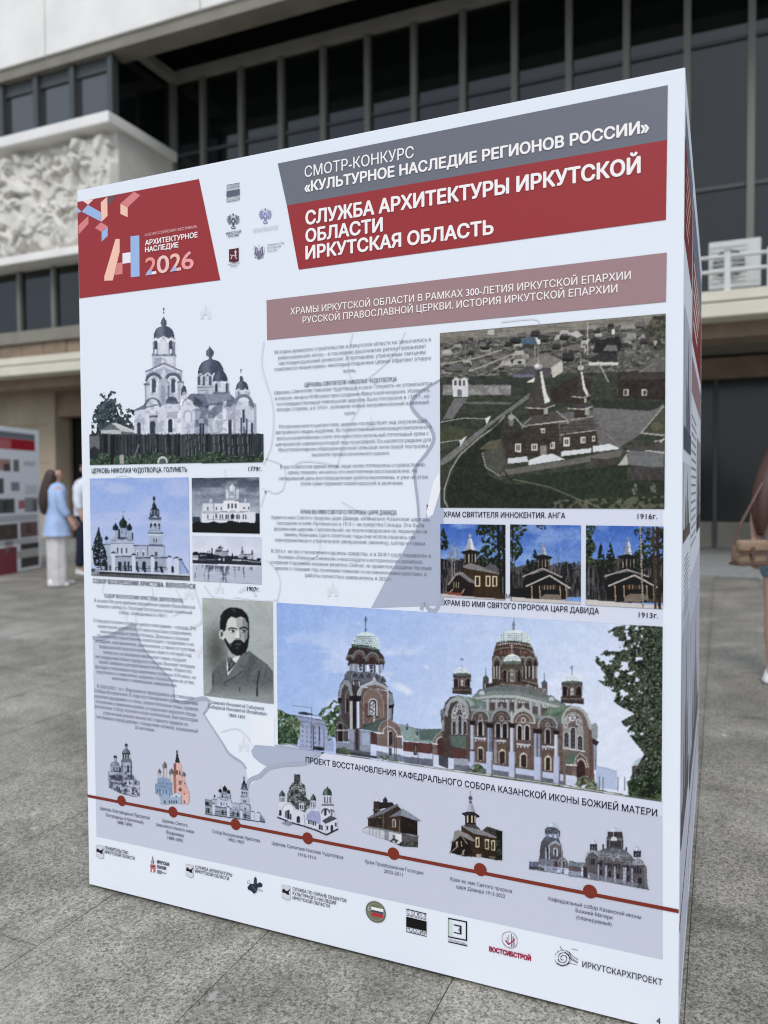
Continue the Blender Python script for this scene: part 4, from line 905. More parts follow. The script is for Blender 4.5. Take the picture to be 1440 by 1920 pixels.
def church_b(p, slope=.0):
    p.onion(516, 715, 112, 165, (30, 44, 44), (70, 86, 78), 75, (90, 100, 130)).onion(414, 755, 80, 115, (26, 36, 48), (70, 80, 90), 60, (110, 120, 150)).onion(600, 755, 76, 115, (26, 36, 48), (60, 70, 84), 60, (110, 120, 150)).onion(290, 885, 50, 70, (36, 46, 62), None, 50, (110, 120, 150))
    p.rect(470, 712, 566, 860, CS).rect(484, 730, 545, 860, (150, 162, 188)).rect(382, 752, 446, 880, (150, 162, 188)).rect(384, 752, 398, 880, CW).rect(576, 752, 636, 880, (146, 158, 186)).rect(450, 740, 470, 880, (40, 48, 62)).rect(636, 780, 654, 870, (40, 48, 66)).rect(274, 882, 306, 945, (150, 162, 190)).rect(440, 846, 580, 866, (60, 70, 88)).line([(472, 715), (566, 715)], 8, (60, 70, 84))
    for cx in (500, 530): p.line([(cx, 740), (cx, 800)], 5, (70, 80, 100))
    p.rect(345, 872, 655, 900, (112, 124, 150)).rect(338, 896, 664, 925, (168, 180, 206)).rect(335, 922, 668, 932, (90, 100, 126)).rect(340, 930, 662, 1110, CW)
    for x in range(350, 650, 26): p.rect(x, 878, x+12, 892, (200, 208, 226))
    for cx in (440, 500, 560): p.arch(cx, 1066, 38, 92, (206, 214, 230)).arch(cx, 1064, 24, 82, (84, 96, 120))
    p.rect(240, 940, 342, 1110, (156, 168, 194)).rect(225, 936, 345, 948, (60, 70, 88)).rect(660, 960, 840, 1110, (160, 172, 198)).rect(655, 950, 842, 962, (70, 80, 100))
    for cx in (712, 792): p.arch(cx, 1100, 36, 70, (205, 212, 228)).rect(cx-11, 1042, cx+11, 1098, (84, 96, 120)).line([(cx-24, 1036), (cx, 1016), (cx+24, 1036)], 6, (205, 212, 228))
    # bell tower
    p.line([(931, 285), (931, 225)], 5, (110, 120, 150)).onion(932, 345, 36, 70, (26, 30, 44)).rect(922, 335, 946, 380, (80, 92, 118)).poly([(920, 375), (944, 375), (975, 460), (1000, 470), (1003, 575), (880, 575), (882, 480), (902, 455)], (34, 38, 50)).line([(932, 380), (918, 450)], 6, (90, 100, 120))
    for cx in (900, 942, 985): p.rect(cx-12, 480, cx+10, 545, (112, 124, 148)).line([(cx-18, 484), (cx, 462), (cx+18, 484)], 7, (70, 78, 98))
    p.poly([(858, 575), (945, 545), (1030, 575), (1028, 612), (858, 612)], (90, 102, 128)).poly([(905, 578), (945, 552), (985, 578)], (170, 180, 200)).rect(868, 612, 1026, 770, (162, 174, 200)).line([(858, 580), (1030, 580)], 8, (60, 70, 92))
    for cx, w_ in ((894, 24), (946, 32), (1000, 22)): p.ring(cx, 668, w_, 8, (205, 212, 228), top=True).arch(cx, 728, w_, 74, (40, 48, 66)).rect(cx-w_*.4, 700, cx+w_*.4, 726, (150, 164, 196))
    p.rect(866, 745, 1024, 758, (110, 122, 148)).rect(852, 778, 1054, 796, (84, 96, 120)).rect(850, 796, 1052, 822, (190, 200, 220)).rect(862, 820, 1046, 945, (158, 170, 196))
    for cx in (936, 968): p.arch(cx, 916, 26, 64, (204, 212, 228)).arch(cx, 916, 16, 58, (60, 70, 92))
    p.rect(850, 942, 1060, 956, (84, 96, 122)).rect(842, 956, 1078, 1135, (166, 178, 204)).rect(842, 962, 852, 1130, (60, 70, 90)).rect(1066, 970, 1080, 1130, (110, 122, 150)).rect(944, 1040, 974, 1108, (72, 82, 104)).line([(840, 960), (1082, 968)], 7, (80, 90, 112))
church_b(p)
p.rect(225, 1100, 1100, 1300, (150, 160, 184)); p.rect(410, 1095, 640, 1110, (70, 80, 94)); p.rect(680, 1115, 1110, 1130, (56, 66, 84))
for cx, w_ in ((470, 44), (540, 26), (590, 26), (700, 24), (800, 50), (962, 30), (288, 30)): p.arch(cx, 1290, w_, 120, (44, 54, 64))
for x in range(180, 1290, 9): p.line([(x, 1215+x*.02), (x, 1300+x*.02)], 2.4, (40, 46, 58))
for y in (1228, 1250, 1285): p.line([(150, y), (1240, y+26)], 5, (38, 44, 56))
m = p.inside([(184, 705), (205, 790), (240, 860), (235, 930), (280, 1010), (300, 1120), (270, 1230), (130, 1230), (110, 1120), (90, 1010), (125, 900), (160, 790)]); p.foliage(m, [(34, 44, 52), (22, 28, 34), (70, 84, 92)], 20, .34)
for k in range(12):
    y = 780+k*38; w_ = 14+k*8
    p.line([(184-w_, y-12), (184, y+14), (184+w_, y-12)], 8, (32, 42, 50))
p.line([(186, 720), (186, 1260)], 12, (28, 34, 40)).rect(84, 1020, 108, 1200, (196, 206, 226))
for x0, x1, y0, y1_ in ((358, 410, 1055, 1300), (635, 684, 1080, 1320), (886, 934, 1100, 1335), (1112, 1166, 1110, 1350), (1204, 1268, 1125, 1350), (1268, 1310, 1150, 1345)):
    p.rect(x0, y0, x1, y1_, (190, 201, 224) if x0 < 1260 else (140, 154, 190)).poly([(x0-14, y0+6), ((x0+x1)/2, y0-24), (x1+14, y0+6)], (50, 60, 78))
p.poly([(1310, 1160), (1395, 1320), (1395, 1362), (1300, 1350)], (150, 168, 214)).line([(1310, 1170), (1398, 1322)], 8, (44, 52, 70)).poly([(180, 1290), (1400, 1352), (1400, 1372), (180, 1312)], (196, 204, 220)).poly([(60, 1312), (180, 1308), (1420, 1366), (1420, 1450), (60, 1400)], (84, 88, 94)); p.poly([(60, 1310), (200, 1306), (1420, 1362), (1420, 1382), (60, 1330)], (48, 54, 62))
p.ell(120, 1340, 80, 60, (112, 118, 128)).ell(120, 1300, 50, 40, (140, 148, 160)).ell(110, 1290, 30, 24, (70, 78, 92)); m = p.y > 1300; p.noise(16, 12, m); p.noise(8, 12)
p.build(5)
# -- night-like white cathedral
z_ = Zm(350, 880, 8); p = Pic('c', 0, 0, 0, 0, 1.1, (80, 90, 108), quad=[z_(80, 128), z_(1092, 120), z_(1100, 963), z_(90, 942)]).frame(350, 880, 8)
sky(p, (66, 74, 92), (150, 160, 180), 8, 330, 120, 640, (176, 184, 202), .58, 3.2)
L_ = (206, 212, 226)
p.rect(240, 505, 950, 640, L_).rect(232, 640, 1034, 800, L_).rect(560, 465, 790, 640, (214, 219, 231)).rect(240, 500, 412, 660, (196, 203, 218))
p.onion(687, 322, 92, 120, (196, 203, 218), (230, 234, 242), 10).rect(645, 316, 730, 430, (190, 197, 214)).onion(612, 345, 44, 66, (190, 198, 214), None, 10).rect(592, 340, 634, 440, (196, 203, 220)).onion(766, 345, 56, 72, (186, 194, 210), None, 10).rect(742, 340, 790, 440, (180, 188, 206)).onion(368, 468, 44, 40, (180, 188, 204)).rect(345, 462, 390, 510, (180, 188, 204)).onion(884, 470, 36, 44, (190, 198, 214)).rect(870, 462, 900, 510, (180, 188, 204))
p.poly([(560, 470), (640, 425), (740, 425), (800, 470)], (150, 158, 176))
for x in (655, 675, 695, 715): p.rect(x-4, 335, x+4, 400, (110, 118, 136))
for cx in (637, 687, 740): p.arch(cx, 588, 26, 76, (70, 78, 98))
for cx, b_, w_, h_ in ((322, 615, 20, 56), (322, 740, 22, 60), (455, 612, 18, 52), (520, 612, 18, 52), (448, 735, 28, 64), (508, 740, 22, 66), (540, 740, 18, 66), (600, 740, 22, 66), (630, 740, 18, 66), (760, 742, 22, 64), (790, 742, 18, 64), (855, 744, 20, 66), (888, 744, 18, 66), (935, 605, 18, 50), (868, 590, 24, 24)): p.arch(cx, b_, w_, h_, (74, 82, 102))
p.arch(692, 742, 48, 76, (50, 56, 72)).rect(690, 690, 694, 742, (180, 186, 200)).rect(672, 705, 712, 709, (180, 186, 200)).line([(410, 505), (410, 790)], 8, (90, 98, 118))
for y in (505, 520, 640, 655, 755): p.line([(240, y), (1030 if y > 600 else 550, y+2)], 4.5, (130, 138, 158))
p.line([(560, 466), (800, 470)], 7, (90, 98, 118)).line([(420, 640), (690, 625), (960, 640)], 6, (110, 118, 138)).poly([(90, 715), (200, 712), (215, 790), (90, 790)], (60, 66, 80)).rect(1034, 660, 1104, 800, (40, 46, 60))
yy = 790+10*np.sin(p.x/37)+12*fbm(p.x/40, p.x*0+3)-np.where((p.x > 620) & (p.x < 780), 18, 0); p.put(p.y > yy, (26, 28, 34)); p.noise(10, 22); p.build(5)
# -- river view
z_ = Zm(350, 880, 8); p = Pic('d', 0, 0, 0, 0, 1.1, (190, 198, 220), quad=[z_(86, 1000), z_(1116, 1010), z_(1130, 1716), z_(98, 1672)]).frame(350, 880, 8)
sky(p, (200, 208, 228), (208, 214, 232), 6, 240, 1000, 1300, (184, 190, 218), .5, 1.4)
D2 = (50, 54, 68)
base = 1405+(p.x-90)*.032
p.poly([(90, 1280), (210, 1250), (300, 1255), (400, 1270), (560, 1300), (700, 1300), (800, 1330), (1000, 1350), (1130, 1380), (1130, 1450), (90, 1405)], (48, 52, 64))
p.rect(425, 1225, 530, 1285, (150, 156, 174)).poly([(425, 1235), (470, 1200), (530, 1215), (530, 1235)], (70, 76, 92)).rect(530, 1225, 630, 1300, (140, 146, 166)).rect(545, 1222, 640, 1232, D2).onion(508, 1190, 36, 60, D2, None, 10).onion(480, 1190, 18, 40, D2).onion(540, 1192, 18, 40, D2).rect(480, 1180, 545, 1215, (120, 126, 146)).onion(448, 1215, 14, 32, D2).onion(620, 1225, 14, 34, D2)
p.onion(838, 1200, 22, 40, D2, None, 8).poly([(820, 1240), (838, 1190), (858, 1240)], D2).rect(815, 1235, 862, 1290, (110, 116, 136)).rect(780, 1280, 960, 1330, (150, 156, 174)).rect(870, 1272, 970, 1284, D2).poly([(970, 1280), (988, 1190), (1006, 1280)], D2).rect(974, 1270, 1004, 1350, (150, 156, 176))
for cx, y, w_, h_ in ((385, 1330, 40, 190), (345, 1330, 26, 130), (322, 1330, 20, 120), (692, 1340, 30, 110)): p.poly([(cx-w_/2, y), (cx, y-h_), (cx+w_/2, y)], (30, 34, 44))
for cx, cy, rx, ry in ((140, 1265, 50, 30), (275, 1275, 36, 30), (745, 1325, 34, 30), (885, 1330, 34, 26), (1085, 1350, 34, 18)): p.ell(cx, cy, rx, ry, (40, 44, 56))
p.rect(90, 1285, 180, 1360, (150, 154, 170)).rect(100, 1330, 170, 1355, (206, 210, 222)).rect(205, 1282, 300, 1296, (160, 164, 176)).rect(480, 1335, 520, 1366, (196, 200, 212)).rect(550, 1330, 570, 1372, (206, 210, 222))
for x in range(690, 830, 28): p.rect(x, 1345, x+18, 1372, (196, 200, 212))
p.line([(760, 1372), (880, 1360), (990, 1385), (1120, 1392)], 10, (190, 194, 206)).line([(180, 1358), (480, 1352)], 8, (130, 134, 148)); p.line([(90, 1425), (500, 1425), (1130, 1450)], 9, (206, 212, 226))
m = p.y > base+26; t = np.clip((p.y-1430)/260, 0, 1)
p.put(m, (172, 180, 202)); n = fbm(p.x/22, p.y/160, 3); den = np.exp(-((p.x-370)/60)**2)+np.exp(-((p.x-510)/60)**2)+.7*np.exp(-((p.x-830)/40)**2)+.8*np.exp(-((p.x-985)/26)**2)+.5*np.exp(-((p.x-600)/60)**2)+.2
k = m & (n*.9+den*.22-t*.28 > .52) ; p.put(k, (96, 104, 126), .75); k2 = m & (n*.9+den*.25-t*.4 > .62); p.put(k2, (60, 66, 84), .8); p.put(m & (fbm(p.x/130, p.y/7, 2) > .62), (186, 193, 212), .6); p.noise(8, 10); p.build(5)
# -- portrait of a bearded man in a suit
z_ = Zm(370, 1110, 8.7267); p = Pic('e', 0, 0, 0, 0, 1.0, (160, 170, 172), quad=[z_(90, 98), z_(1240, 160), z_(1252, 1815), z_(106, 1700)]).frame(370, 1110, 8.7267)
f = np.exp(-(((p.x-330)/230)**2+((p.y-950)/420)**2)); p.C = np.array([164, 173, 176.])*(1-f[..., None]*.42)+0*p.C; p.C += (np.clip((p.y-100)/1700, 0, 1)*-12)[..., None]; p.noise(9, 150); p.noise(5, 12)
J = (92, 98, 104)
p.poly([(245, 1540), (250, 1330), (290, 1250), (380, 1150), (480, 1080), (860, 960), (1010, 1080), (1150, 1180), (1240, 1300), (1252, 1820), (106, 1700), (230, 1620)], J)
m = p.inside([(245, 1540), (250, 1330), (290, 1250), (380, 1150), (480, 1080), (860, 960), (1010, 1080), (1150, 1180), (1240, 1300), (1252, 1820), (106, 1700)])
p.noise(26, 9, m, o=2); ff = np.clip((p.y-1480)/230, 0, 1)*np.where(m, 1, 0); p.C = p.C*(1-ff[..., None]*.8)+np.array([146, 154, 158.])*ff[..., None]*.8
p.poly([(880, 1020), (1000, 1090), (900, 1260), (830, 1500), (760, 1300), (830, 1100)], (70, 76, 82), .45)
SK = (186, 192, 194)
p.poly([(490, 860), (510, 1060), (600, 1080), (720, 1040), (800, 980), (760, 860)], (150, 156, 160)); p.poly([(486, 970), (485, 1050), (505, 1210), (560, 1100), (640, 1050), (705, 1045), (650, 1170), (500, 1370), (492, 1300), (480, 1080)], (206, 211, 216))
p.poly([(560, 1090), (640, 1165), (520, 1310), (505, 1290), (515, 1190)], (60, 64, 72)).poly([(545, 1130), (600, 1150), (540, 1250)], (96, 100, 108)).poly([(480, 1050), (492, 1300), (498, 1365), (484, 1340)], (50, 54, 62))
p.poly([(640, 1165), (705, 1045), (760, 1040), (860, 1010), (830, 1180), (800, 1225), (705, 1215), (735, 1290), (640, 1380), (490, 1470), (500, 1380)], (100, 106, 112)); p.line([(708, 1180), (712, 1220), (795, 1218), (828, 1165)], 9, (60, 64, 70)).line([(735, 1290), (640, 1375), (470, 1465), (440, 1500)], 12, (44, 48, 54)).ell(460, 1510, 24, 24, (60, 64, 70)).ell(460, 1506, 12, 12, (112, 118, 122))
p.line([(262, 1290), (258, 1440), (266, 1535)], 13, (48, 52, 58)).line([(1020, 1300), (985, 1500), (985, 1700)], 22, (44, 48, 54)).line([(700, 1555), (700, 1615)], 18, (60, 64, 70)).line([(1120, 1310), (1090, 1480)], 16, (70, 76, 82), .6)
# head
p.poly([(380, 640), (376, 500), (385, 390), (430, 320), (490, 270), (560, 250), (640, 252), (740, 280), (810, 350), (845, 430), (856, 610), (850, 780), (830, 910), (700, 960), (500, 900)], (34, 38, 42))
p.poly([(470, 620), (480, 520), (510, 440), (560, 400), (640, 424), (720, 400), (790, 440), (830, 520), (832, 640), (826, 760), (800, 860), (700, 900), (560, 900), (480, 780), (440, 720), (434, 650)], SK)
p.poly([(640, 424), (700, 420), (790, 440), (832, 540), (830, 760), (800, 860), (720, 880), (690, 760), (690, 640), (650, 560)], (132, 138, 142), .5); p.poly([(740, 440), (795, 450), (834, 560), (830, 800), (780, 860), (770, 700)], (92, 98, 102), .45)
p.poly([(540, 430), (640, 450), (640, 560), (560, 580), (500, 560), (505, 480)], (200, 205, 207), .7)
p.ell(400, 690, 38, 78, (190, 196, 198)).ell(405, 690, 20, 50, (70, 74, 80)).ell(430, 745, 22, 36, (196, 201, 203))
p.line([(515, 610), (545, 588), (600, 592), (648, 606)], 20, (56, 60, 66)).line([(705, 600), (750, 575), (800, 580), (830, 610)], 24, (40, 44, 50)).ell(572, 642, 46, 18, (206, 210, 213)).ell(590, 640, 20, 20, (34, 38, 44)).ell(756, 636, 34, 18, (190, 196, 200)).ell(768, 634, 19, 19, (30, 34, 40)).line([(530, 632), (580, 618), (620, 640)], 9, (50, 54, 60)).line([(722, 626), (760, 614), (800, 640)], 9, (44, 48, 54)).line([(535, 662), (590, 672), (620, 655)], 6, (110, 116, 120)).line([(730, 665), (775, 670), (800, 655)], 9, (70, 76, 82))
p.poly([(648, 620), (690, 660), (702, 735), (680, 765), (640, 755), (615, 740), (640, 700)], (208, 213, 214)).poly([(690, 640), (720, 720), (700, 770), (670, 775), (702, 735)], (96, 102, 106)).ell(648, 762, 26, 8, (60, 64, 70))
p.poly([(455, 720), (490, 800), (530, 850), (580, 820), (600, 790), (640, 778), (720, 785), (770, 830), (832, 740), (830, 900), (800, 980), (720, 1035), (640, 1040), (570, 1000), (500, 900)], (36, 40, 44)); p.poly([(530, 850), (580, 820), (560, 900), (520, 890)], (80, 86, 90), .6); p.ell(672, 855, 62, 13, (74, 80, 84)).ell(660, 915, 40, 20, (64, 70, 74), .6); p.line([(600, 810), (660, 795), (740, 815)], 22, (46, 50, 54))
p.poly([(560, 262), (640, 262), (620, 330), (560, 300)], (60, 66, 70), .6); p.line([(600, 300), (630, 340)], 10, (90, 96, 100), .6); p.line([(420, 360), (400, 470)], 9, (60, 66, 70)); p.noise(10, 16); p.build(5, blur=2, tone=.12)
# -- aerial village photograph
z_ = z6; p = Pic('f', 0, 0, 0, 0, 1.3, (44, 52, 48), quad=[z_(45, 130), z_(1240, 18), z_(1229, 1055), z_(43, 1051)]).frame(810, 580, 2.8235)
hor = lambda x: 130-(x-45)*.0937
GRN = (48, 60, 48)
p.put(p.A > 0, GRN); n = fbm(p.x/60, p.y/26, 4); p.put(n > .52, (58, 68, 54)); p.put(fbm(p.x/18, p.y/8, 3) > .6, (40, 50, 42), .7)
m = p.y < 360-(p.x-45)*.03; n = fbm(p.x/26, p.y/9, 4); p.put(m, (92, 92, 88)); p.put(m & (n > .52), (66, 68, 66)); p.put(m & (n > .63), (120, 120, 116)); p.put(m & (n < .36), (46, 50, 50))
mf = p.y < hor(p.x)+48; p.put(mf, (128, 124, 114)); p.put(mf & (fbm(p.x/80, p.y/6, 3) > .55), (106, 104, 96))
rr_ = random.Random(5)
for k in range(120):                                        # houses of the village
    x = rr_.uniform(50, 1230); y = hor(x)+rr_.uniform(45, 225-(x/1240)*40); w_ = rr_.uniform(14, 52)*(1+(y-hor(x))/300); h_ = w_*.36
    c = rr_.choice([(50, 52, 56), (64, 62, 62), (140, 140, 138), (92, 92, 96), (44, 46, 50), (110, 104, 98), (170, 170, 168)])
    gg = rr_.choice([0, 0, 60]); p.poly([(x-w_/2, y), (x-w_*.3, y-h_), (x+w_*.35, y-h_*1.1), (x+w_/2, y-h_*.2), (x+w_*.4, y+h_*.4), (x-w_*.4, y+h_*.5)], c); p.rect(x-w_*.38, y, x+w_*.36, y+h_*.5, tuple(int(v*.55+gg) for v in c))
p.poly([(470, 155), (545, 145), (565, 182), (478, 186)], (52, 92, 134)).poly([(545, 145), (575, 165), (572, 190), (560, 186)], (206, 210, 216)).poly([(720, 130), (770, 112), (800, 140), (770, 152)], (176, 180, 184)).rect(950, 106, 966, 132, (214, 216, 222)).rect(295, 108, 330, 136, (176, 176, 170))
for pts in ([(210, 325), (450, 230)], [(50, 292), (220, 262), (370, 215)], [(330, 320), (430, 255)]): p.line(pts, 8, (150, 148, 140))
p.poly([(490, 285), (600, 230), (690, 268), (640, 310), (520, 310)], (118, 112, 108)).poly([(420, 345), (520, 300), (630, 315), (632, 365), (430, 362)], (72, 70, 80)).rect(430, 345, 540, 360, (92, 96, 140)).poly([(630, 310), (690, 270), (695, 330), (640, 365)], (190, 186, 176)).poly([(495, 388), (545, 360), (560, 388)], (210, 212, 210))
p.poly([(830, 282), (880, 230), (980, 230), (985, 282)], (48, 46, 50)).rect(832, 280, 985, 296, (200, 200, 198)).poly([(850, 230), (870, 170), (990, 140), (1010, 200), (980, 232)], (38, 38, 40)).poly([(905, 220), (925, 190), (975, 190), (985, 222)], (96, 104, 112))
m = p.inside([(1170, 40), (1240, 30), (1240, 220), (1150, 200), (1120, 120)]); p.foliage(m, [(66, 66, 54), (52, 52, 46), (92, 92, 74)], 16, .34)
for x, y0, y1_ in ((825, 70, 245), (177, 200, 295), (688, 165, 260), (545, 200, 280), (562, 195, 260)): p.line([(x, y0), (x+1, y1_)], 4.5, (190, 190, 190) if x > 800 else (130, 130, 130))
p.line([(880, 275), (935, 385)], 5, (176, 178, 182))
# dark barn, plaza, paths
p.poly([(40, 360), (500, 370), (520, 430), (40, 470)], (48, 56, 52)).rect(60, 400, 420, 455, (112, 112, 116), k=.0); p.where(.5, 24, (150, 150, 156), (p.x > 60) & (p.x < 420) & (p.y > 405) & (p.y < 450), .7)
p.poly([(980, 350), (1060, 325), (1235, 330), (1235, 480), (990, 470)], (48, 38, 38)).poly([(1000, 350), (1060, 325), (1235, 332), (1235, 370), (1000, 372)], (58, 50, 54)); p.poly([(840, 480), (1235, 490), (1235, 520), (1120, 540), (850, 520)], (42, 50, 44))
for x in (1026, 1126): p.rect(x-14, 424, x+14, 458, (200, 198, 194)).rect(x-9, 429, x+9, 453, (60, 60, 66)).rect(x-1, 429, x+1, 453, (190, 190, 188))
p.poly([(1100, 335), (1170, 262), (1235, 268), (1235, 330)], (92, 90, 88)); p.line([(1095, 335), (1170, 290)], 4, (130, 130, 126))
p.poly([(560, 560), (880, 530), (1130, 545), (1200, 520), (1225, 560), (1110, 660), (1010, 720), (900, 760), (700, 740), (640, 640)], (92, 92, 96)).poly([(850, 520), (1180, 540), (1220, 500), (1235, 520), (1110, 655), (900, 640)], (100, 100, 104))
p.poly([(45, 800), (250, 640), (520, 440), (545, 452), (330, 600), (100, 800), (45, 830)], (104, 106, 112)).poly([(60, 580), (120, 470), (190, 470), (110, 582)], (98, 100, 108)).poly([(150, 490), (430, 492), (410, 505), (160, 500)], (92, 94, 98))
p.line([(45, 598), (170, 576), (290, 580)], 4, (170, 172, 174)).line([(45, 706), (150, 690)], 4, (170, 172, 174)).poly([(282, 578), (315, 562), (290, 612)], (206, 212, 216)).poly([(146, 690), (188, 670), (150, 730)], (190, 196, 202))
p.poly([(700, 385), (780, 350), (845, 378), (840, 480), (640, 500), (630, 430)], (50, 42, 40))
# bright edge of the road
p.line([(385, 565), (340, 620), (250, 680), (150, 770), (100, 850), (68, 950), (66, 1010), (85, 1048)], 7, (150, 150, 148)); p.poly([(140, 790), (270, 680), (380, 580), (370, 700), (260, 760), (300, 880), (420, 930), (1230, 880), (1228, 1054), (90, 1050), (75, 960)], (36, 46, 38))
p.poly([(270, 760), (370, 690), (390, 800), (360, 885), (290, 830)], (70, 74, 68)).line([(268, 760), (285, 835), (360, 884)], 5, (160, 158, 150)).poly([(250, 740), (300, 700), (370, 685), (360, 740)], (84, 84, 62)).poly([(45, 630), (140, 620), (200, 640), (160, 690), (45, 700)], (66, 74, 46)).poly([(45, 500), (110, 480), (60, 575), (45, 578)], (52, 60, 46))
p.poly([(360, 884), (700, 830), (1000, 780), (1010, 740), (700, 800), (380, 850)], (96, 94, 92)).poly([(380, 900), (430, 890), (1030, 820), (1220, 900), (1229, 1054), (900, 1054), (540, 930)], (38, 54, 38)).line([(430, 900), (620, 940), (800, 1015), (900, 1054)], 7, (92, 98, 74)); p.where(.5, 16, (104, 110, 78), (p.y > 985+.1*(p.x-800)*0) & (p.x > 640) & (p.y > 1010-.04*(p.x-640)), .7)
p.line([(380, 850), (415, 905)], 7, (40, 40, 40))
p.poly([(1110, 655), (1160, 590), (1228, 510), (1232, 665)], (66, 72, 56)).line([(1106, 655), (1232, 668)], 7, (160, 160, 166)).line([(1112, 650), (1228, 512)], 5, (170, 170, 172)).ell(1190, 620, 34, 22, (92, 96, 56), .8)
# white bell stand
p.poly([(108, 378), (120, 358), (150, 365), (190, 360), (194, 462), (112, 465)], (196, 204, 220)).line([(104, 378), (130, 358), (150, 370), (172, 356), (196, 372)], 5, (120, 110, 108)).rect(134, 425, 160, 460, (96, 104, 116))
for x in (126, 148, 170): p.arch(x, 404, 12, 30, (70, 76, 88))
# wooden church
BWN = (62, 50, 44)
p.poly([(365, 700), (365, 640), (400, 600), (470, 640), (480, 700)], (54, 48, 46)).poly([(385, 710), (500, 690), (505, 790), (400, 800)], (60, 48, 42)).poly([(370, 650), (480, 640), (500, 700), (385, 712)], (48, 44, 46))
p.poly([(505, 600), (670, 590), (680, 770), (510, 780)], BWN).poly([(480, 618), (520, 560), (650, 540), (715, 590), (505, 612)], (70, 66, 68)).line([(478, 620), (715, 590)], 7, (176, 174, 172)).line([(478, 632), (478, 615), (440, 570)], 6, (170, 168, 168)).line([(480, 615), (525, 575)], 5, (150, 150, 150))
p.rect(512, 520, 620, 562, (58, 46, 42)).poly([(495, 522), (548, 360), (560, 320), (582, 320), (600, 400), (650, 508), (600, 522)], (62, 58, 58)).poly([(572, 330), (584, 330), (606, 440), (628, 488), (598, 500), (585, 430)], (206, 210, 214)).line([(495, 522), (598, 526), (650, 508)], 5, (186, 186, 186)).ell(563, 303, 24, 16, (150, 154, 160)).ell(558, 300, 12, 10, (214, 218, 224)).line([(563, 290), (564, 262)], 5, (150, 152, 158)).rect(592, 524, 614, 556, (160, 158, 156))
p.poly([(680, 610), (860, 590), (880, 700), (885, 760), (690, 780)], BWN).poly([(680, 655), (690, 622), (745, 600), (850, 572), (870, 640)], (74, 72, 74)).line([(684, 664), (870, 640)], 6, (160, 160, 160)).line([(740, 585), (800, 575), (850, 568)], 5, (160, 160, 160))
p.rect(752, 525, 818, 575, (58, 46, 42)).rect(812, 520, 832, 560, (150, 146, 142)).poly([(722, 525), (760, 500), (825, 498), (852, 515), (800, 530)], (60, 56, 58)).rect(756, 468, 820, 502, (56, 44, 40)).rect(808, 470, 820, 496, (170, 166, 160)).poly([(740, 462), (768, 440), (780, 330), (796, 330), (812, 420), (838, 455), (800, 468)], (62, 54, 52)).poly([(788, 330), (797, 330), (812, 410), (832, 452), (818, 456), (800, 420)], (210, 212, 216)).line([(740, 462), (800, 468), (836, 456)], 5, (186, 186, 186)).line([(722, 525), (800, 530), (850, 515)], 5, (186, 186, 186)).ell(788, 310, 17, 14, (170, 174, 180)).line([(788, 300), (789, 250)], 4.5, (140, 142, 148))
for y in range(600, 775, 9): p.line([(400, y+12), (880, y-8)], 1.8, (44, 36, 32), .6)
for cx, cy, w_, h_ in ((588, 644, 24, 26), (456, 733, 34, 46), (543, 730, 30, 36), (637, 720, 26, 36), (714, 702, 34, 46), (801, 692, 28, 34), (856, 685, 18, 28)): p.rect(cx-w_/2, cy-h_/2, cx+w_/2, cy+h_/2, (206, 204, 198)).rect(cx-w_*.28, cy-h_*.3, cx+w_*.28, cy+h_*.3, (60, 62, 68)).rect(cx-1.5, cy-h_*.3, cx+1.5, cy+h_*.3, (196, 196, 192))
p.rect(574, 722, 608, 780, (128, 122, 116)).poly([(400, 790), (505, 778), (508, 806), (402, 818)], (186, 200, 222)).poly([(510, 800), (590, 770), (640, 765), (705, 795), (512, 826)], (196, 208, 226)).poly([(684, 752), (845, 735), (845, 758), (686, 778)], (196, 208, 226)).poly([(850, 725), (940, 712), (1003, 738), (852, 756)], (200, 212, 228)).poly([(568, 700), (600, 684), (640, 692), (630, 712)], (46, 40, 38))
p.ell(420, 572, 17, 16, (150, 152, 156)).poly([(402, 590), (436, 590), (426, 618), (412, 618)], (110, 112, 116)).line([(420, 560), (420, 545)], 4, (160, 160, 160)).line([(660, 540), (720, 590), (718, 606)], 6, (150, 150, 150)).line([(900, 640), (1000, 728)], 4, (130, 130, 126)).line([(880, 700), (1000, 720)], 3, (120, 120, 116))
# log house in the corner
p.poly([(1022, 820), (1040, 750), (1228, 748), (1228, 840)], (98, 104, 114)).line([(1030, 750), (1100, 742), (1228, 760)], 5, (196, 198, 202)).rect(1035, 835, 1228, 905, (66, 64, 66)).poly([(985, 825), (1034, 760), (1034, 826)], (170, 172, 170)).line([(1180, 700), (1228, 690)], 6, (170, 170, 176)).line([(1200, 715), (1228, 685)], 8, (190, 190, 194)).poly([(1040, 725), (1150, 722), (1228, 700), (1228, 745), (1040, 748)], (66, 64, 64))
for y in range(840, 905, 11): p.line([(1036, y), (1228, y+14)], 2.5, (44, 42, 44))
p.poly([(840, 788), (970, 795), (970, 828), (840, 815)], (58, 50, 48)); 
for x in range(842, 970, 12): p.line([(x, 788), (x, 822)], 2.5, (84, 76, 72))
for x, y in ((1075, 950), (1172, 945)): m = p.inside([(x, y-34), (x+16, y), (x+10, y+30), (x-12, y+30), (x-16, y)]); p.foliage(m, [(104, 106, 88), (74, 78, 66), (130, 130, 108)], 7, .4)
g_ = p.C.mean(-1, keepdims=True); p.C = (g_*.5+p.C*.5)*.92+12; p.noise(10, 14); p.noise(9, 5); p.build(5, blur=1)
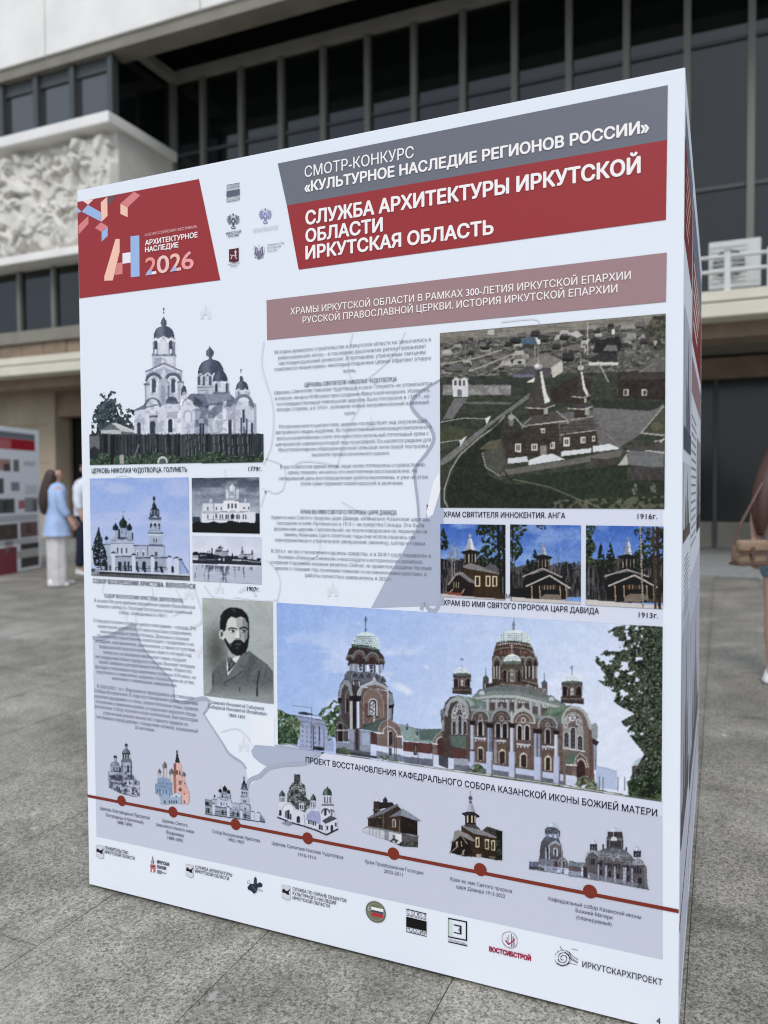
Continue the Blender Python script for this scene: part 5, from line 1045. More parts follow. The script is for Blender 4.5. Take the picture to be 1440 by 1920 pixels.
# -- three snapshots of the log chapel in the woods
def chapel_sky(p, y0, y1_): return sky(p, (62, 96, 178), (112, 146, 208), 8, 150, y0, y1_, (150, 176, 222), .62)
def pine(p, cx, top, bot, w_, c=((30, 40, 34), (20, 26, 24), (58, 70, 52))):
    m = p.inside([(cx, top), (cx+w_*.25, top+(bot-top)*.3), (cx+w_*.5, top+(bot-top)*.7), (cx+w_*.45, bot), (cx-w_*.45, bot), (cx-w_*.5, top+(bot-top)*.7), (cx-w_*.25, top+(bot-top)*.3)]); p.foliage(m, c, 8, .40, cx)
def backwoods(p, x0, x1, y0, y1_):
    m = (p.x > x0) & (p.x < x1) & (p.y > y0+22*fbm(p.x/13, p.x*0, 3)-14) & (p.y < y1_); p.put(m, (44, 46, 50)); n = fbm(p.x/5, p.y/40, 3); p.put(m & (n > .55), (78, 76, 80)); p.put(m & (n < .36), (24, 28, 32))
    for k in range(int((x1-x0)/11)):
        x = x0+k*11+random.uniform(-4, 4); g = random.choice([52, 96, 128]); p.line([(x, y0-random.uniform(-10, 34)), (x+random.uniform(-3, 3), y1_)], 1.8, (g, g-2, g), .7)
p = Pic('g', 0, 0, 0, 0, 1.1, (90, 120, 190), quad=[z7(45, 64), z7(390, 66), z7(390, 468), z7(47, 447)]).frame(810, 960, 2.8235); chapel_sky(p, 60, 300)
backwoods(p, 44, 392, 250, 440); pine(p, 60, 80, 200, 60)
for x, y in ((108, 180), (122, 190)): p.line([(x, y), (x-2, 400)], 3, (170, 166, 168)); p.where(.52, 8, (120, 124, 132), (np.abs(p.x-x) < 26) & (p.y > y-10) & (p.y < 260), .6)
m = (p.x > 250+18*np.sin(p.y/22)) & (p.y < 300); p.foliage(m, [(38, 50, 40), (24, 32, 30), (76, 88, 66)], 13, .42)
for x, w_ in ((352, 14), (378, 12)): p.line([(x, 70), (x+8, 465)], w_, (30, 28, 30))
def spire(p, cx, top, base, w_, c1=(150, 158, 176), c2=(206, 210, 220)):
    p.ell(cx, top+8, 9, 7, c1).line([(cx, top), (cx, top+24)], 8, c1).poly([(cx-8, top+22), (cx+8, top+22), (cx+w_*.5, base), (cx-w_*.5, base)], c1).poly([(cx, top+22), (cx+8, top+22), (cx+w_*.5, base), (cx+w_*.12, base)], c2)
    for k in range(1, 5): p.line([(cx-w_*.1*k, top+24+(base-top-24)*k/5), (cx+w_*.1*k, top+24+(base-top-24)*k/5)], 1.6, (110, 118, 138))
spire(p, 202, 118, 205, 54); p.poly([(152, 212), (202, 198), (254, 210), (236, 226), (172, 226)], (40, 38, 42)).rect(172, 222, 236, 275, (34, 32, 34))
for x in (176, 196, 214, 230): p.line([(x, 224), (x, 266)], 5, (176, 170, 158))
p.poly([(160, 290), (200, 268), (355, 315), (358, 330), (190, 300)], (120, 118, 122)).poly([(160, 290), (190, 300), (358, 330), (362, 440), (250, 455), (160, 440)], (60, 50, 42)).poly([(80, 385), (128, 320), (160, 318), (240, 375), (232, 384), (150, 335), (92, 386)], (130, 130, 136)).poly([(92, 388), (130, 335), (150, 335), (225, 385), (225, 450), (92, 440)], (44, 36, 32)).poly([(130, 320), (190, 340), (245, 380), (200, 372)], (110, 110, 116))
for cx in (242, 298, 334): p.rect(cx-13, 338, cx+13, 394, (206, 196, 168)).rect(cx-7, 344, cx+7, 388, (50, 46, 46))
for x in (118, 130, 142): p.line([(x, 372), (x, 400)], 4, (190, 180, 160))
p.line([(80, 438), (112, 408)], 5, (196, 160, 150)).line([(150, 444), (172, 408)], 5, (190, 170, 156)).rect(76, 424, 160, 444, (120, 70, 66), k=.06).poly([(44, 430), (160, 444), (390, 458), (390, 470), (44, 450)], (178, 176, 180)); p.poly([(220, 420), (390, 436), (390, 462), (220, 448)], (58, 50, 46)); p.poly([(275, 295), (310, 268), (356, 300), (350, 325)], (84, 84, 92)); p.noise(12, 5); p.build(5)
def chapel_front(p, cx, k, sp_top, sp_base, dx):
    spire(p, cx, sp_top, sp_base, 38*k, (130, 138, 156), (176, 182, 196) if k < 1.1 else (200, 206, 218))
    y = sp_base; p.poly([(cx-54*k, y+4), (cx, y-8), (cx+50*k, y+6), (cx+34*k, y+20), (cx-34*k, y+20)], (36, 34, 38)).rect(cx-30*k, y+16, cx+34*k, y+66*k, (30, 28, 32))
    for x in (-24, -6, 12, 28): p.line([(cx+x*k, y+20), (cx+x*k, y+58*k)], 4.5, (150, 142, 132))
    x0, x1 = cx-112*k, cx+118*k; b = sp_base+230
    p.poly([(cx-90*k, y+100), (cx, y+68), (cx+100*k, y+108), (cx+120*k, y+150), (cx+120*k, b), (cx-100*k, b), (cx-110*k, y+140)], (36, 32, 32))
    p.line([(cx-110*k, y+110), (cx-4, y+66*k), (cx+96*k, y+112)], 8, (150, 148, 150)).line([(cx-62*k, y+96), (cx+4, y+74*k), (cx+60*k, y+98)], 5, (120, 118, 120)).line([(cx-90*k, y+160), (cx+34, y+104), (cx+140*k, y+170)], 9, (172, 170, 170))
    p.poly([(cx-60*k, b+10), (cx-60*k, y+165), (cx+10, y+140), (cx+80*k, y+165), (cx+90*k, b+14)], (28, 24, 24)).rect(cx-10, y+155, cx+72*k, y+178, (66, 56, 48))
    for x in (-62, -20, 88, 120): p.line([(cx+x*k, y+160), (cx+(x+4)*k, b+8)], 7, (150, 132, 112))
    for x in (6, 22, 38, 54): p.line([(cx+x*k, y+156), (cx+x*k, y+178)], 2.5, (170, 160, 146))
    p.poly([(cx-20, b-8), (cx+10, b-28), (cx+80*k, b-26), (cx+100*k, b), (cx+60, b+18), (cx-20, b+12)], (112, 104, 98))
p = Pic('h', 0, 0, 0, 0, 1.1, (90, 120, 190), quad=[z7(413, 67), z7(789, 69), z7(789, 488), z7(416, 470)]).frame(810, 960, 2.8235); chapel_sky(p, 60, 300)
p.poly([(413, 300), (560, 262), (700, 300), (790, 320), (790, 420), (413, 420)], (74, 72, 78)); backwoods(p, 414, 792, 318, 450); backwoods(p, 640, 792, 270, 440)
for x in (660, 760): p.where(.55, 7, (120, 138, 180), (np.abs(p.x-x) < 36) & (p.y > 165) & (p.y < 300), .5)
for x, y in ((545, 190), (508, 245)): pine(p, x, y, 340, 60)
m = (p.x < 500-.22*(p.y-60)-14*np.sin(p.y/19)) & (p.y < 300); p.foliage(m, [(44, 56, 48), (30, 40, 38), (84, 96, 74)], 12, .42); m = p.inside([(550, 68), (600, 68), (602, 96), (560, 88)]); p.foliage(m, [(44, 56, 48), (30, 40, 38), (84, 96, 74)], 8, .4)
chapel_front(p, 590, 1.0, 165, 232, 0); p.poly([(413, 448), (560, 460), (790, 474), (790, 492), (413, 474)], (186, 184, 186)); p.poly([(413, 405), (520, 400), (520, 456), (413, 446)], (34, 32, 34)); p.line([(428, 70), (420, 470)], 5, (40, 34, 34)); p.noise(12, 5); p.build(5)
p = Pic('i', 0, 0, 0, 0, 1.1, (90, 120, 190), quad=[z7(815, 71), z7(1226, 76), z7(1224, 516), z7(816, 490)]).frame(810, 960, 2.8235); chapel_sky(p, 60, 300)
backwoods(p, 815, 1230, 250, 480); 
for x, y, w_ in ((895, 150, 50), (945, 158, 64), (1090, 200, 60)): pine(p, x, y, 330, w_)
m = (p.x < 858-10*np.sin(p.y/17)) & (p.y < 290); p.foliage(m, [(50, 62, 48), (34, 42, 38), (86, 96, 70)], 10, .36)
m = (p.x > 1085+16*np.sin(p.y/21)) & (p.y < 300) & (p.y > 84); p.foliage(m, [(44, 54, 48), (28, 36, 34), (78, 88, 72)], 12, .44)
chapel_front(p, 1038, 1.12, 135, 230, 0); p.poly([(815, 462), (1000, 478), (1226, 494), (1226, 520), (815, 494)], (190, 188, 190))
for x, w_, c in ((1103, 9, (150, 146, 144)), (1192, 16, (56, 46, 44)), (1170, 12, (70, 60, 56))):
    p.line([(x, 78), (x+14, 512)], w_, c)
    for k in range(26): p.line([(x-w_*.4+k*.5, 90+k*16), (x+w_*.3+k*.5, 92+k*16)], 3, (50, 46, 46))
p.noise(12, 5); p.build(5)
# -- the large coloured rendering of the cathedral
z_ = Zm(500, 1130, 3.789); zr = Zm(800, 1150, 2.7692)
p = Pic('big', 0, 0, 0, 0, 1.2, (160, 190, 232), quad=[z_(75, 2), zr(1226, 66), zr(1220, 975), z_(80, 1018)])
sx = (p.U-520)/722; sy_ = (p.V-1130)/330
c0 = np.array([132, 164, 226.]); c1 = np.array([206, 216, 238.]); f = np.clip(.12+sx*.75+sy_*.35, 0, 1)[..., None]; p.C = c0*(1-f)+c1*f; p.A[:] = 1
n = np.clip((fbm(p.U/70, p.V/26+9, 5)-.5)/.2, 0, 1)[..., None]*np.clip(sy_*2-.1, 0, .75)[..., None]; p.C = p.C*(1-n)+np.array([208, 217, 240.])*n
p.frame(620, 1150, 6)
for cx, cy, rx, ry, a in ((790, 830, 140, 60, .5), (860, 880, 80, 50, .4), (1080, 605, 44, 32, .35), (310, 110, 80, 30, .15)):
    d = np.clip(1-((p.x-cx)/rx)**2-((p.y-cy-.3*(p.x-cx))/ry)**2, 0, 1)[..., None]*a*1.6; p.C = p.C*(1-np.clip(d, 0, .8))+np.array([214, 224, 244.])*np.clip(d, 0, .8)
# left: blocks of flats, lamps, trees
p.frame(500, 1130, 3.789)
p.poly([(235, 1048), (235, 830), (330, 850), (470, 880), (480, 1058)], (150, 162, 198)).poly([(150, 792), (240, 800), (430, 842), (430, 900), (150, 860)], (134, 148, 186)).line([(150, 796), (440, 840)], 5, (86, 98, 134)).line([(240, 838), (430, 872)], 5, (96, 108, 146))
for r in range(5):
    for c in range(5): p.rect(252+c*30, 870+r*34+c*4, 262+c*30, 888+r*34+c*4, (98, 112, 152))
p.rect(330, 868, 338, 1050, (62, 70, 92)).rect(372, 876, 378, 1050, (62, 70, 92)).rect(406, 884, 412, 1052, (62, 70, 92)).poly([(334, 1018), (412, 1028), (412, 1050), (334, 1044)], (48, 54, 70))
for pts, o in (([(78, 1002), (78, 755), (110, 765), (150, 790), (200, 800), (245, 850), (240, 940), (215, 1000)], 3), ([(365, 800), (400, 750), (440, 735), (480, 690), (520, 710), (520, 830), (500, 960), (440, 980), (420, 850)], 9)):
    m = p.inside(pts); p.foliage(m, [(78, 108, 78), (48, 78, 58), (126, 150, 112)], 24, .30 if o == 3 else .38, o)
m = p.inside([(80, 1020), (80, 900), (180, 860), (225, 960), (220, 1010)]); p.foliage(m, [(50, 78, 60), (34, 58, 48), (84, 112, 84)], 20, .2, 1)
p.line([(322, 748), (320, 1048)], 5, (96, 106, 130)).line([(320, 748), (185, 728)], 4, (110, 118, 140)).poly([(222, 780), (262, 772), (330, 790), (330, 800), (240, 792)], (50, 60, 84)).line([(330, 795), (420, 815)], 4, (70, 80, 104))
p.poly([(78, 1004), (150, 998), (230, 1012), (270, 1036), (78, 1022)], (176, 186, 208)).line([(90, 1006), (180, 1004), (250, 1028)], 4, (90, 100, 126))
m = p.V > 1e9
# bell tower, traced in the enlarged frame
p.frame(620, 1150, 6)
BR1 = (112, 92, 92); BR2 = (88, 70, 74); BRD = (62, 50, 56); ST = (190, 198, 222); STS = (120, 130, 156); GRN1 = (98, 130, 130); GRD = (62, 84, 86); STD = (70, 76, 94)
p.line([(398, 40), (396, 190)], 9, (56, 72, 104)).line([(382, 68), (414, 74)], 8, (56, 72, 104)).line([(386, 95), (410, 90)], 6, (70, 86, 116)).ell(397, 182, 14, 12, (60, 80, 108)).poly([(342, 238), (396, 190), (440, 244)], (110, 140, 166))
p.dome(400, 400, 320, 190, (196, 216, 226), None, 2.2)
for r in range(6):                                        # chequered tiles
    yy = 262+r*24; hw = 150*math.sqrt(max(0, 1-((400-yy)/190)**2.2))
    for c in range(-6, 7):
        x = 400+c*hw/5.2+(hw/10.4 if r % 2 else 0)
        if abs(x-400) < hw: p.poly([(x-12, yy), (x, yy-11), (x+12, yy), (x, yy+11)], (96, 118, 130) if x < 460 else (140, 164, 172), .9)
p.poly([(240, 345), (300, 348), (400, 360), (500, 380), (552, 408), (552, 432), (400, 385), (240, 378)], (52, 80, 78)).line([(242, 345), (400, 358), (552, 405)], 5, (120, 150, 148))
for k in range(16): p.poly([(250+k*19, 352+k*2.9), (259+k*19, 370+k*3), (268+k*19, 354+k*3)], (120, 152, 148))
p.poly([(212, 400), (245, 378), (400, 386), (555, 432), (600, 480), (608, 560), (590, 625), (570, 640), (560, 600), (210, 570), (188, 470)], BRD)
for cx, cy, r_ in ((322, 510, 78), (474, 535, 80), (215, 520, 44), (578, 560, 40)):
    p.ell(cx, cy, r_, r_*1.3, (104, 118, 130), top=True).ell(cx, cy+4, r_*.86, r_*1.12, (100, 84, 84), top=True).ell(cx, cy+8, r_*.55, r_*.72, (62, 50, 54), top=True)
    for t in range(9):
        a = math.pi*(t+.5)/9; p.line([(cx+r_*.55*math.cos(a), cy-r_*.72*math.sin(a)), (cx+r_*.84*math.cos(a), cy-r_*1.08*math.sin(a))], 3.5, (62, 50, 54), .7)
p.rect(196, 555, 600, 585, (70, 58, 64), k=.09).rect(212, 575, 590, 660, (150, 164, 198))
for x, w_, c in ((215, 30, STS), (248, 22, (150, 160, 186)), (275, 32, STS), (365, 26, STD), (388, 14, (150, 160, 186)), (408, 24, (206, 213, 232)), (490, 18, STD), (512, 26, (200, 207, 228)), (545, 24, STS)): p.rect(x, 552+x*.06, x+w_, 662+x*.04, c)
for cx, cy in ((338, 610), (460, 628)): p.rect(cx-26, cy-45, cx+26, cy+45, (176, 194, 232)).poly([(cx-22, cy-2), (cx-10, cy-46), (cx+10, cy-46), (cx+22, cy-2)], (66, 68, 84)).rect(cx-26, cy-46, cx+26, cy-34, (46, 44, 54)).ell(cx+2, cy+18, 16, 16, (60, 66, 90))
p.poly([(190, 650), (240, 640), (330, 660), (440, 655), (560, 690), (620, 790), (650, 830), (400, 870), (160, 760), (160, 690)], (86, 94, 112))
for cx, cy in ((280, 680), (435, 690), (520, 705), (350, 690), (590, 740)): p.poly([(cx-44, cy+30), (cx-30, cy), (cx, cy-38), (cx+30, cy+2), (cx+44, cy+34)], (68, 74, 92)).line([(cx-44, cy+30), (cx-28, cy-2), (cx, cy-38), (cx+28, cy), (cx+44, cy+34)], 6, (134, 146, 166))
p.rect(232, 700, 242, 740, (150, 160, 180)).rect(236, 726, 390, 752, (96, 106, 124), k=.1).rect(250, 752, 340, 812, (60, 58, 66)).rect(256, 760, 268, 812, (170, 178, 196)).rect(316, 764, 330, 815, (170, 178, 196)).rect(272, 765, 312, 808, (92, 86, 96))
# tower body
p.poly([(90, 960), (92, 880), (110, 800), (150, 740), (200, 740), (240, 800), (320, 820), (620, 830), (700, 900), (715, 1020), (690, 1300), (80, 1300), (100, 1100)], (64, 58, 66))
p.poly([(150, 750), (200, 745), (235, 800), (255, 925), (225, 930), (195, 830), (160, 800), (130, 860), (120, 960), (90, 955), (105, 830)], (126, 136, 156)).poly([(120, 960), (130, 870), (165, 800), (200, 830), (225, 960), (220, 1280), (110, 1280)], (72, 66, 72)).poly([(165, 970), (175, 890), (195, 850), (215, 920), (215, 1130), (165, 1120)], (86, 74, 78)).line([(170, 1120), (170, 920), (192, 860)], 5, (150, 158, 176)).arch(192, 1110, 26, 150, (42, 40, 52))
# front gable
p.poly([(305, 930), (312, 880), (340, 830), (400, 790), (470, 765), (492, 720), (520, 770), (590, 800), (640, 850), (640, 960), (650, 1200), (360, 1290), (330, 1290), (330, 1000)], BR1)
p.poly([(300, 925), (310, 870), (345, 820), (410, 785), (470, 765), (495, 722), (520, 765), (600, 800), (650, 840), (650, 870), (590, 830), (500, 800), (420, 815), (360, 850), (338, 930)], (150, 160, 180)).line([(330, 820), (640, 870)], 10, (176, 184, 204))
p.line([(300, 925), (310, 870), (350, 815), (430, 782), (470, 762), (494, 720), (516, 762)], 6, (206, 212, 226))
p.ell(480, 960, 112, 120, (122, 100, 96)).rect(372, 960, 590, 1170, (122, 100, 96)).line([(372, 1250), (372, 950), (390, 900), (430, 862), (480, 850), (530, 870), (575, 930), (598, 1000), (598, 1160)], 6, (158, 150, 156))
for k in range(14): p.line([(332, 960+k*22), (366, 958+k*22)], 4, (66, 56, 62)).line([(606, 930+k*20), (640, 934+k*20)], 3.5, (78, 66, 70))
for t in range(12):
    a = R(20+t*12); p.line([(480-118*math.cos(a), 955-112*math.sin(a)), (480-142*math.cos(a), 955-138*math.sin(a))], 4, (66, 56, 62))
p.arch(478, 1160, 98, 205, (188, 196, 212)).arch(478, 1150, 80, 182, (58, 50, 58)).arch(474, 1140, 54, 150, (196, 204, 218))
for k in range(6): p.ell(474+(-10 if k % 2 else 10), 1012+k*22, 11, 12, (88, 90, 104)).line([(450, 1005+k*22), (498, 1015+k*22)], 4, (120, 124, 138))
p.rect(385, 1010, 420, 1160, (104, 74, 76)).rect(400, 1150, 545, 1166, (70, 60, 66), k=.05).rect(482, 1160, 500, 1235, (196, 196, 200)).rect(450, 1170, 505, 1182, (120, 116, 118))
# columns
for x0, x1, y0, y1_, c in ((218, 252, 985, 1300, (170, 170, 180)), (252, 290, 960, 1320, (44, 42, 54)), (294, 328, 985, 1290, (176, 186, 216)), (96, 122, 1000, 1290, (96, 104, 124)), (640, 654, 850, 1660, (176, 184, 198))): p.rect(x0, y0, x1, y1_, c)
p.rect(308, 985, 318, 1290, (204, 212, 234)).poly([(80, 950), (130, 950), (122, 1008), (92, 1008)], (44, 40, 50)).poly([(205, 925), (350, 930), (338, 990), (218, 985)], (46, 42, 52)).poly([(656, 890), (700, 905), (715, 1000), (700, 1050), (660, 1040)], (118, 136, 152)).poly([(655, 1035), (720, 1020), (700, 1065), (655, 1070)], (42, 40, 52)).rect(660, 1065, 690, 1180, (150, 162, 192)).rect(672, 1065, 680, 1180, (80, 84, 108))
# lower storey of the tower
p.poly([(60, 1320), (90, 1160), (120, 1150), (200, 1300), (205, 1440), (60, 1440)], (78, 66, 72)).poly([(90, 1160), (115, 1145), (205, 1290), (180, 1300)], (70, 88, 92)).arch(112, 1440, 70, 230, (110, 100, 104)).arch(112, 1440, 46, 200, (40, 36, 46)).rect(60, 1305, 210, 1322, (150, 158, 178))
p.rect(60, 1440, 210, 1560, (120, 130, 162), k=.12).rect(60, 1510, 210, 1590, (74, 82, 104), k=.12)
p.rect(205, 1300, 450, 1600, (128, 140, 172), k=.08).rect(268, 1290, 330, 1600, (90, 84, 100)).rect(285, 1300, 312, 1600, (62, 54, 66)).rect(355, 1340, 440, 1480, (150, 162, 192)).rect(205, 1530, 450, 1640, (84, 92, 116), k=.12)
p.poly([(360, 1250), (480, 1225), (560, 1190), (650, 1180), (540, 1290), (530, 1335), (360, 1300)], GRD).poly([(380, 1290), (560, 1200), (600, 1190), (530, 1330), (400, 1310)], (76, 98, 96), .7)
p.poly([(450, 1330), (525, 1345), (525, 1480), (450, 1465)], (84, 56, 62)).poly([(525, 1345), (545, 1270), (580, 1220), (640, 1190), (670, 1180), (700, 1210), (760, 1250), (795, 1310), (800, 1380), (810, 1520), (525, 1480)], (116, 98, 98))
p.line([(540, 1340), (545, 1280), (575, 1225), (635, 1190), (668, 1180), (700, 1212), (765, 1252), (795, 1310), (800, 1372)], 9, (148, 152, 162)).line([(592, 1345), (600, 1300), (640, 1268), (690, 1280), (740, 1330), (755, 1390)], 8, (206, 210, 220)).rect(520, 1333, 606, 1350, (200, 206, 220), k=.1).rect(745, 1372, 830, 1390, (200, 206, 220), k=.1)
p.arch(672, 1480, 50, 165, (196, 200, 214)).arch(676, 1480, 38, 155, (60, 54, 62)).line([(654, 1330), (654, 1470)], 9, (190, 196, 210))
p.poly([(525, 1480), (640, 1496), (740, 1512), (830, 1530), (832, 1580), (520, 1550)], (196, 206, 230)).poly([(520, 1545), (832, 1600), (834, 1672), (518, 1620)], (110, 122, 156)).rect(656, 1510, 690, 1600, (70, 78, 100)).rect(715, 1400, 722, 1640, (60, 56, 66)).rect(738, 1400, 743, 1650, (60, 56, 66)).line([(646, 850), (648, 1668)], 10, (184, 190, 204))
p.poly([(60, 1530), (520, 1605), (520, 1640), (60, 1575)], (60, 66, 84)); m = p.inside([(95, 1590), (90, 1540), (150, 1500), (210, 1530), (240, 1600)]); p.foliage(m, [(78, 96, 74), (52, 70, 56), (112, 126, 96)], 26, .3)
# link building
p.poly([(770, 1240), (900, 1275), (1000, 1300), (1250, 1300), (1200, 1420), (1160, 1460), (830, 1430), (800, 1330)], (120, 152, 158)).poly([(1000, 1310), (1250, 1300), (1180, 1440), (1005, 1420)], (78, 106, 108)).line([(780, 1245), (900, 1280), (1000, 1300), (1250, 1300)], 5, (84, 104, 126))
for cx, cy in ((862, 1300), (980, 1360)): p.poly([(cx-22, cy+45), (cx-22, cy-20), (cx, cy-58), (cx+24, cy-20), (cx+24, cy+45)], (126, 148, 168)).arch(cx, cy+10, 22, 40, (60, 66, 84)).line([(cx-24, cy-18), (cx, cy-58), (cx+26, cy-18)], 5, (70, 80, 104))
p.ell(958, 1430, 58, 46, (120, 146, 150), top=True).line([(905, 1425), (930, 1395), (965, 1385), (1010, 1430)], 7, (150, 174, 176))
p.poly([(815, 1440), (1160, 1465), (1160, 1585), (822, 1550)], (98, 60, 62)).poly([(822, 1545), (1160, 1580), (1165, 1640), (826, 1608)], (186, 196, 222)).poly([(826, 1608), (1165, 1640), (1168, 1740), (830, 1675)], (92, 102, 130)).rect(935, 1470, 975, 1590, (62, 44, 50)).rect(945, 1480, 968, 1575, (104, 96, 104))
for x in (985, 1078, 1160): p.line([(x, 1560), (x, 1705)], 4, (52, 58, 76))
# gate
p.poly([(1150, 1460), (1165, 1400), (1210, 1350), (1265, 1310), (1320, 1370), (1355, 1440), (1365, 1510), (1380, 1690), (1150, 1660)], (112, 96, 98)).line([(1152, 1455), (1168, 1398), (1215, 1348), (1262, 1312), (1315, 1368), (1352, 1430), (1362, 1500)], 11, (140, 144, 150)).line([(1185, 1465), (1200, 1410), (1250, 1386), (1300, 1430), (1325, 1495)], 9, (206, 210, 222))
p.ell(1258, 1480, 62, 88, (78, 60, 62), top=True).poly([(1198, 1470), (1322, 1480), (1325, 1740), (1210, 1690)], (84, 52, 54)).poly([(1198, 1590), (1322, 1610), (1322, 1745), (1205, 1700)], (70, 72, 92)).rect(1146, 1455, 1210, 1472, (200, 206, 222), k=.1).rect(1318, 1492, 1386, 1510, (200, 206, 222), k=.1).poly([(1152, 1585), (1215, 1590), (1218, 1735), (1158, 1728)], (190, 200, 226)).poly([(1326, 1610), (1390, 1620), (1392, 1755), (1326, 1745)], (190, 200, 226))
p.poly([(520, 1622), (830, 1678), (1440, 1770), (1440, 1800), (520, 1640)], (84, 96, 92), .8); m = p.inside([(560, 1650), (560, 1600), (640, 1590), (740, 1640), (800, 1680)]); p.foliage(m, [(84, 100, 82), (56, 72, 62), (118, 128, 104)], 26, .42); p.line([(60, 1575), (400, 1620), (830, 1680), (1440, 1775)], 7, (206, 212, 226))
# cathedral, enlarged frame two
p.frame(810, 1150, 4.3636)
def drum(cx, top, w_, h_, k=0.06):        # small corner tower: tiled dome, arcaded drum, corbels
    p.line([(cx, top-62), (cx, top-5)], 5, (70, 84, 112)).line([(cx-16, top-46), (cx+16, top-44)], 4, (70, 84, 112)).line([(cx-9, top-56), (cx+9, top-55)], 3.5, (80, 94, 120)).poly([(cx-14, top+22), (cx, top), (cx+14, top+22)], (140, 160, 180))
    p.dome(cx, top+80, w_*.86, 66, (204, 216, 228), None, 2.2)
    for r in range(4):
        for c in range(-4, 5): p.rect(cx+c*w_*.10-3, top+28+r*13, cx+c*w_*.10+3, top+34+r*13, (120, 146, 162)) if abs(c*w_*.10) < w_*.40*math.sqrt(max(0.01, 1-((70-20-r*13)/66)**2)) else None
    p.rect(cx-w_/2, top+68, cx+w_/2, top+100, (64, 66, 72), k=k).ell(cx, top+74, w_/2, 12, (84, 96, 92)).rect(cx-w_*.46, top+95, cx+w_*.46, top+h_, (72, 56, 58), k=k)
    for dx in (-.34, 0, .34): p.ring(cx+dx*w_, top+128, w_*.19, 6, (128, 122, 118), top=True).arch(cx+dx*w_, top+h_-36, w_*.17, h_-150, (46, 40, 50) if dx else (168, 172, 184)).rect(cx+dx*w_+w_*.11, top+130, cx+dx*w_+w_*.15, top+h_-30, (150, 144, 142))
    if True:
        for r in range(4): p.line([(cx-w_*.08, top+150+r*16), (cx+w_*.08, top+152+r*16)], 2.4, (60, 56, 66))
    p.rect(cx-w_*.54, top+h_-26, cx+w_*.54, top+h_+26, (66, 60, 62), k=k)
    for t in range(6): p.ring(cx-w_*.45+t*w_*.18, top+h_+2, w_*.09, 4.5, (134, 132, 128), top=True)
# small lantern turrets
for cx, cy in ((442, 560), (921, 600)): p.line([(cx, cy-112), (cx, cy-55)], 4, (80, 92, 118)).onion(cx, cy-10, 52, 55, (70, 84, 104)).rect(cx-24, cy-15, cx+24, cy+60, (84, 78, 84)).arch(cx, cy+60, 20, 46, (196, 204, 220))
# central drum
p.line([(670, 45), (668, 140)], 7, (92, 112, 134)).ell(669, 92, 14, 14, (110, 130, 150)).ell(668, 125, 10, 8, (90, 110, 130)).poly([(632, 148), (668, 120), (706, 150)], (140, 160, 178)).dome(676, 282, 292, 146, (206, 218, 228), None, 2.3)
for r in range(7):
    yy = 165+r*14.5; hw = 146*(max(0, 1-((282-yy)/146)**2.3))**(1/2.3)
    for c in range(-9, 10):
        x = 676+c*15.2
        if abs(x-676) < hw-5: p.rect(x-4.6, yy-4, x+4.6, yy+4.5, (112, 140, 158) if x < 740 else (150, 172, 184))
p.poly([(528, 245), (676, 228), (800, 245), (825, 285), (842, 350), (842, 372), (500, 350), (510, 300)], (78, 58, 58)).line([(532, 240), (600, 228), (676, 226), (780, 244), (824, 288)], 9, (72, 96, 92))
for t in range(16): p.poly([(535+t*18.5, 240+abs(t-6)**1.6*.75), (543+t*18.5, 253+abs(t-6)**1.6*.8), (552+t*18.5, 240+abs(t-5)**1.6*.8)], (196, 204, 206))
p.line([(512, 302), (580, 282), (676, 276), (780, 290), (842, 330)], 8, (128, 122, 112)); 
for t in range(9): p.rect(545+t*32, 306-abs(t-4)*-1.5, 562+t*32, 328-abs(t-4)*-1.5, (104, 66, 62)).rect(566+t*32, 300, 570+t*32, 335, (132, 126, 116))
p.poly([(495, 350), (860, 380), (866, 590), (492, 570)], (84, 68, 66))
for cx, w_ in ((532, 62), (612, 84), (742, 84), (798, 76), (846, 40)):
    p.ell(cx, 430, w_*.62, 84, (120, 126, 122), top=True).ell(cx, 436, w_*.50, 72, (96, 76, 74), top=True).ell(cx, 440, w_*.36, 56, (60, 48, 52), top=True).rect(cx-w_*.28, 430, cx+w_*.28, 530, (52, 44, 52)).rect(cx-w_*.08, 430, cx+w_*.06, 525, (150, 152, 160))
    for sg in (-1, 1): p.rect(cx+sg*w_*.36-5, 430, cx+sg*w_*.36+5, 535, (160, 158, 156))
p.rect(495, 528, 870, 560, (70, 60, 60), k=.12).line([(495, 530), (750, 548), (866, 580)], 6, (140, 138, 132))
p.poly([(440, 575), (560, 560), (760, 560), (940, 630), (940, 668), (760, 612), (440, 620)], (64, 58, 60))
for t in range(14): p.rect(770+t*12.5, 575+t*4, 777+t*12.5, 606+t*4.3, (150, 146, 140))
# front drum turret
p.line([(654, 240), (655, 328)], 5, (176, 180, 176)).line([(640, 262), (668, 263)], 4, (176, 180, 176)).poly([(636, 340), (655, 318), (674, 342)], (150, 168, 180)).dome(658, 418, 152, 84, (210, 220, 228), None, 2.2)
for r in range(4):
    for c in range(-5, 6):
        if abs(c*13.5) < 72*math.sqrt(max(0, 1-((62-r*14)/84)**2)): p.rect(658+c*13.5-4, 352+r*13, 658+c*13.5+4, 359+r*13, (118, 146, 158))
p.rect(575, 396, 742, 440, (78, 74, 72), k=.04).ell(658, 402, 84, 14, (92, 112, 104)).rect(575, 430, 742, 590, (88, 72, 70), k=.08)
for cx, w_ in ((598, 40), (655, 50), (714, 36)): p.ring(cx, 482, w_*.62, 7, (132, 130, 122), top=True).arch(cx, 558, w_*.62, 96, (50, 42, 50) if w_ < 45 else (150, 152, 162)).rect(cx+w_*.42, 480, cx+w_*.52, 560, (166, 164, 158))
for r in range(6): p.line([(642, 480+r*12), (668, 482+r*12)], 3, (60, 54, 64))
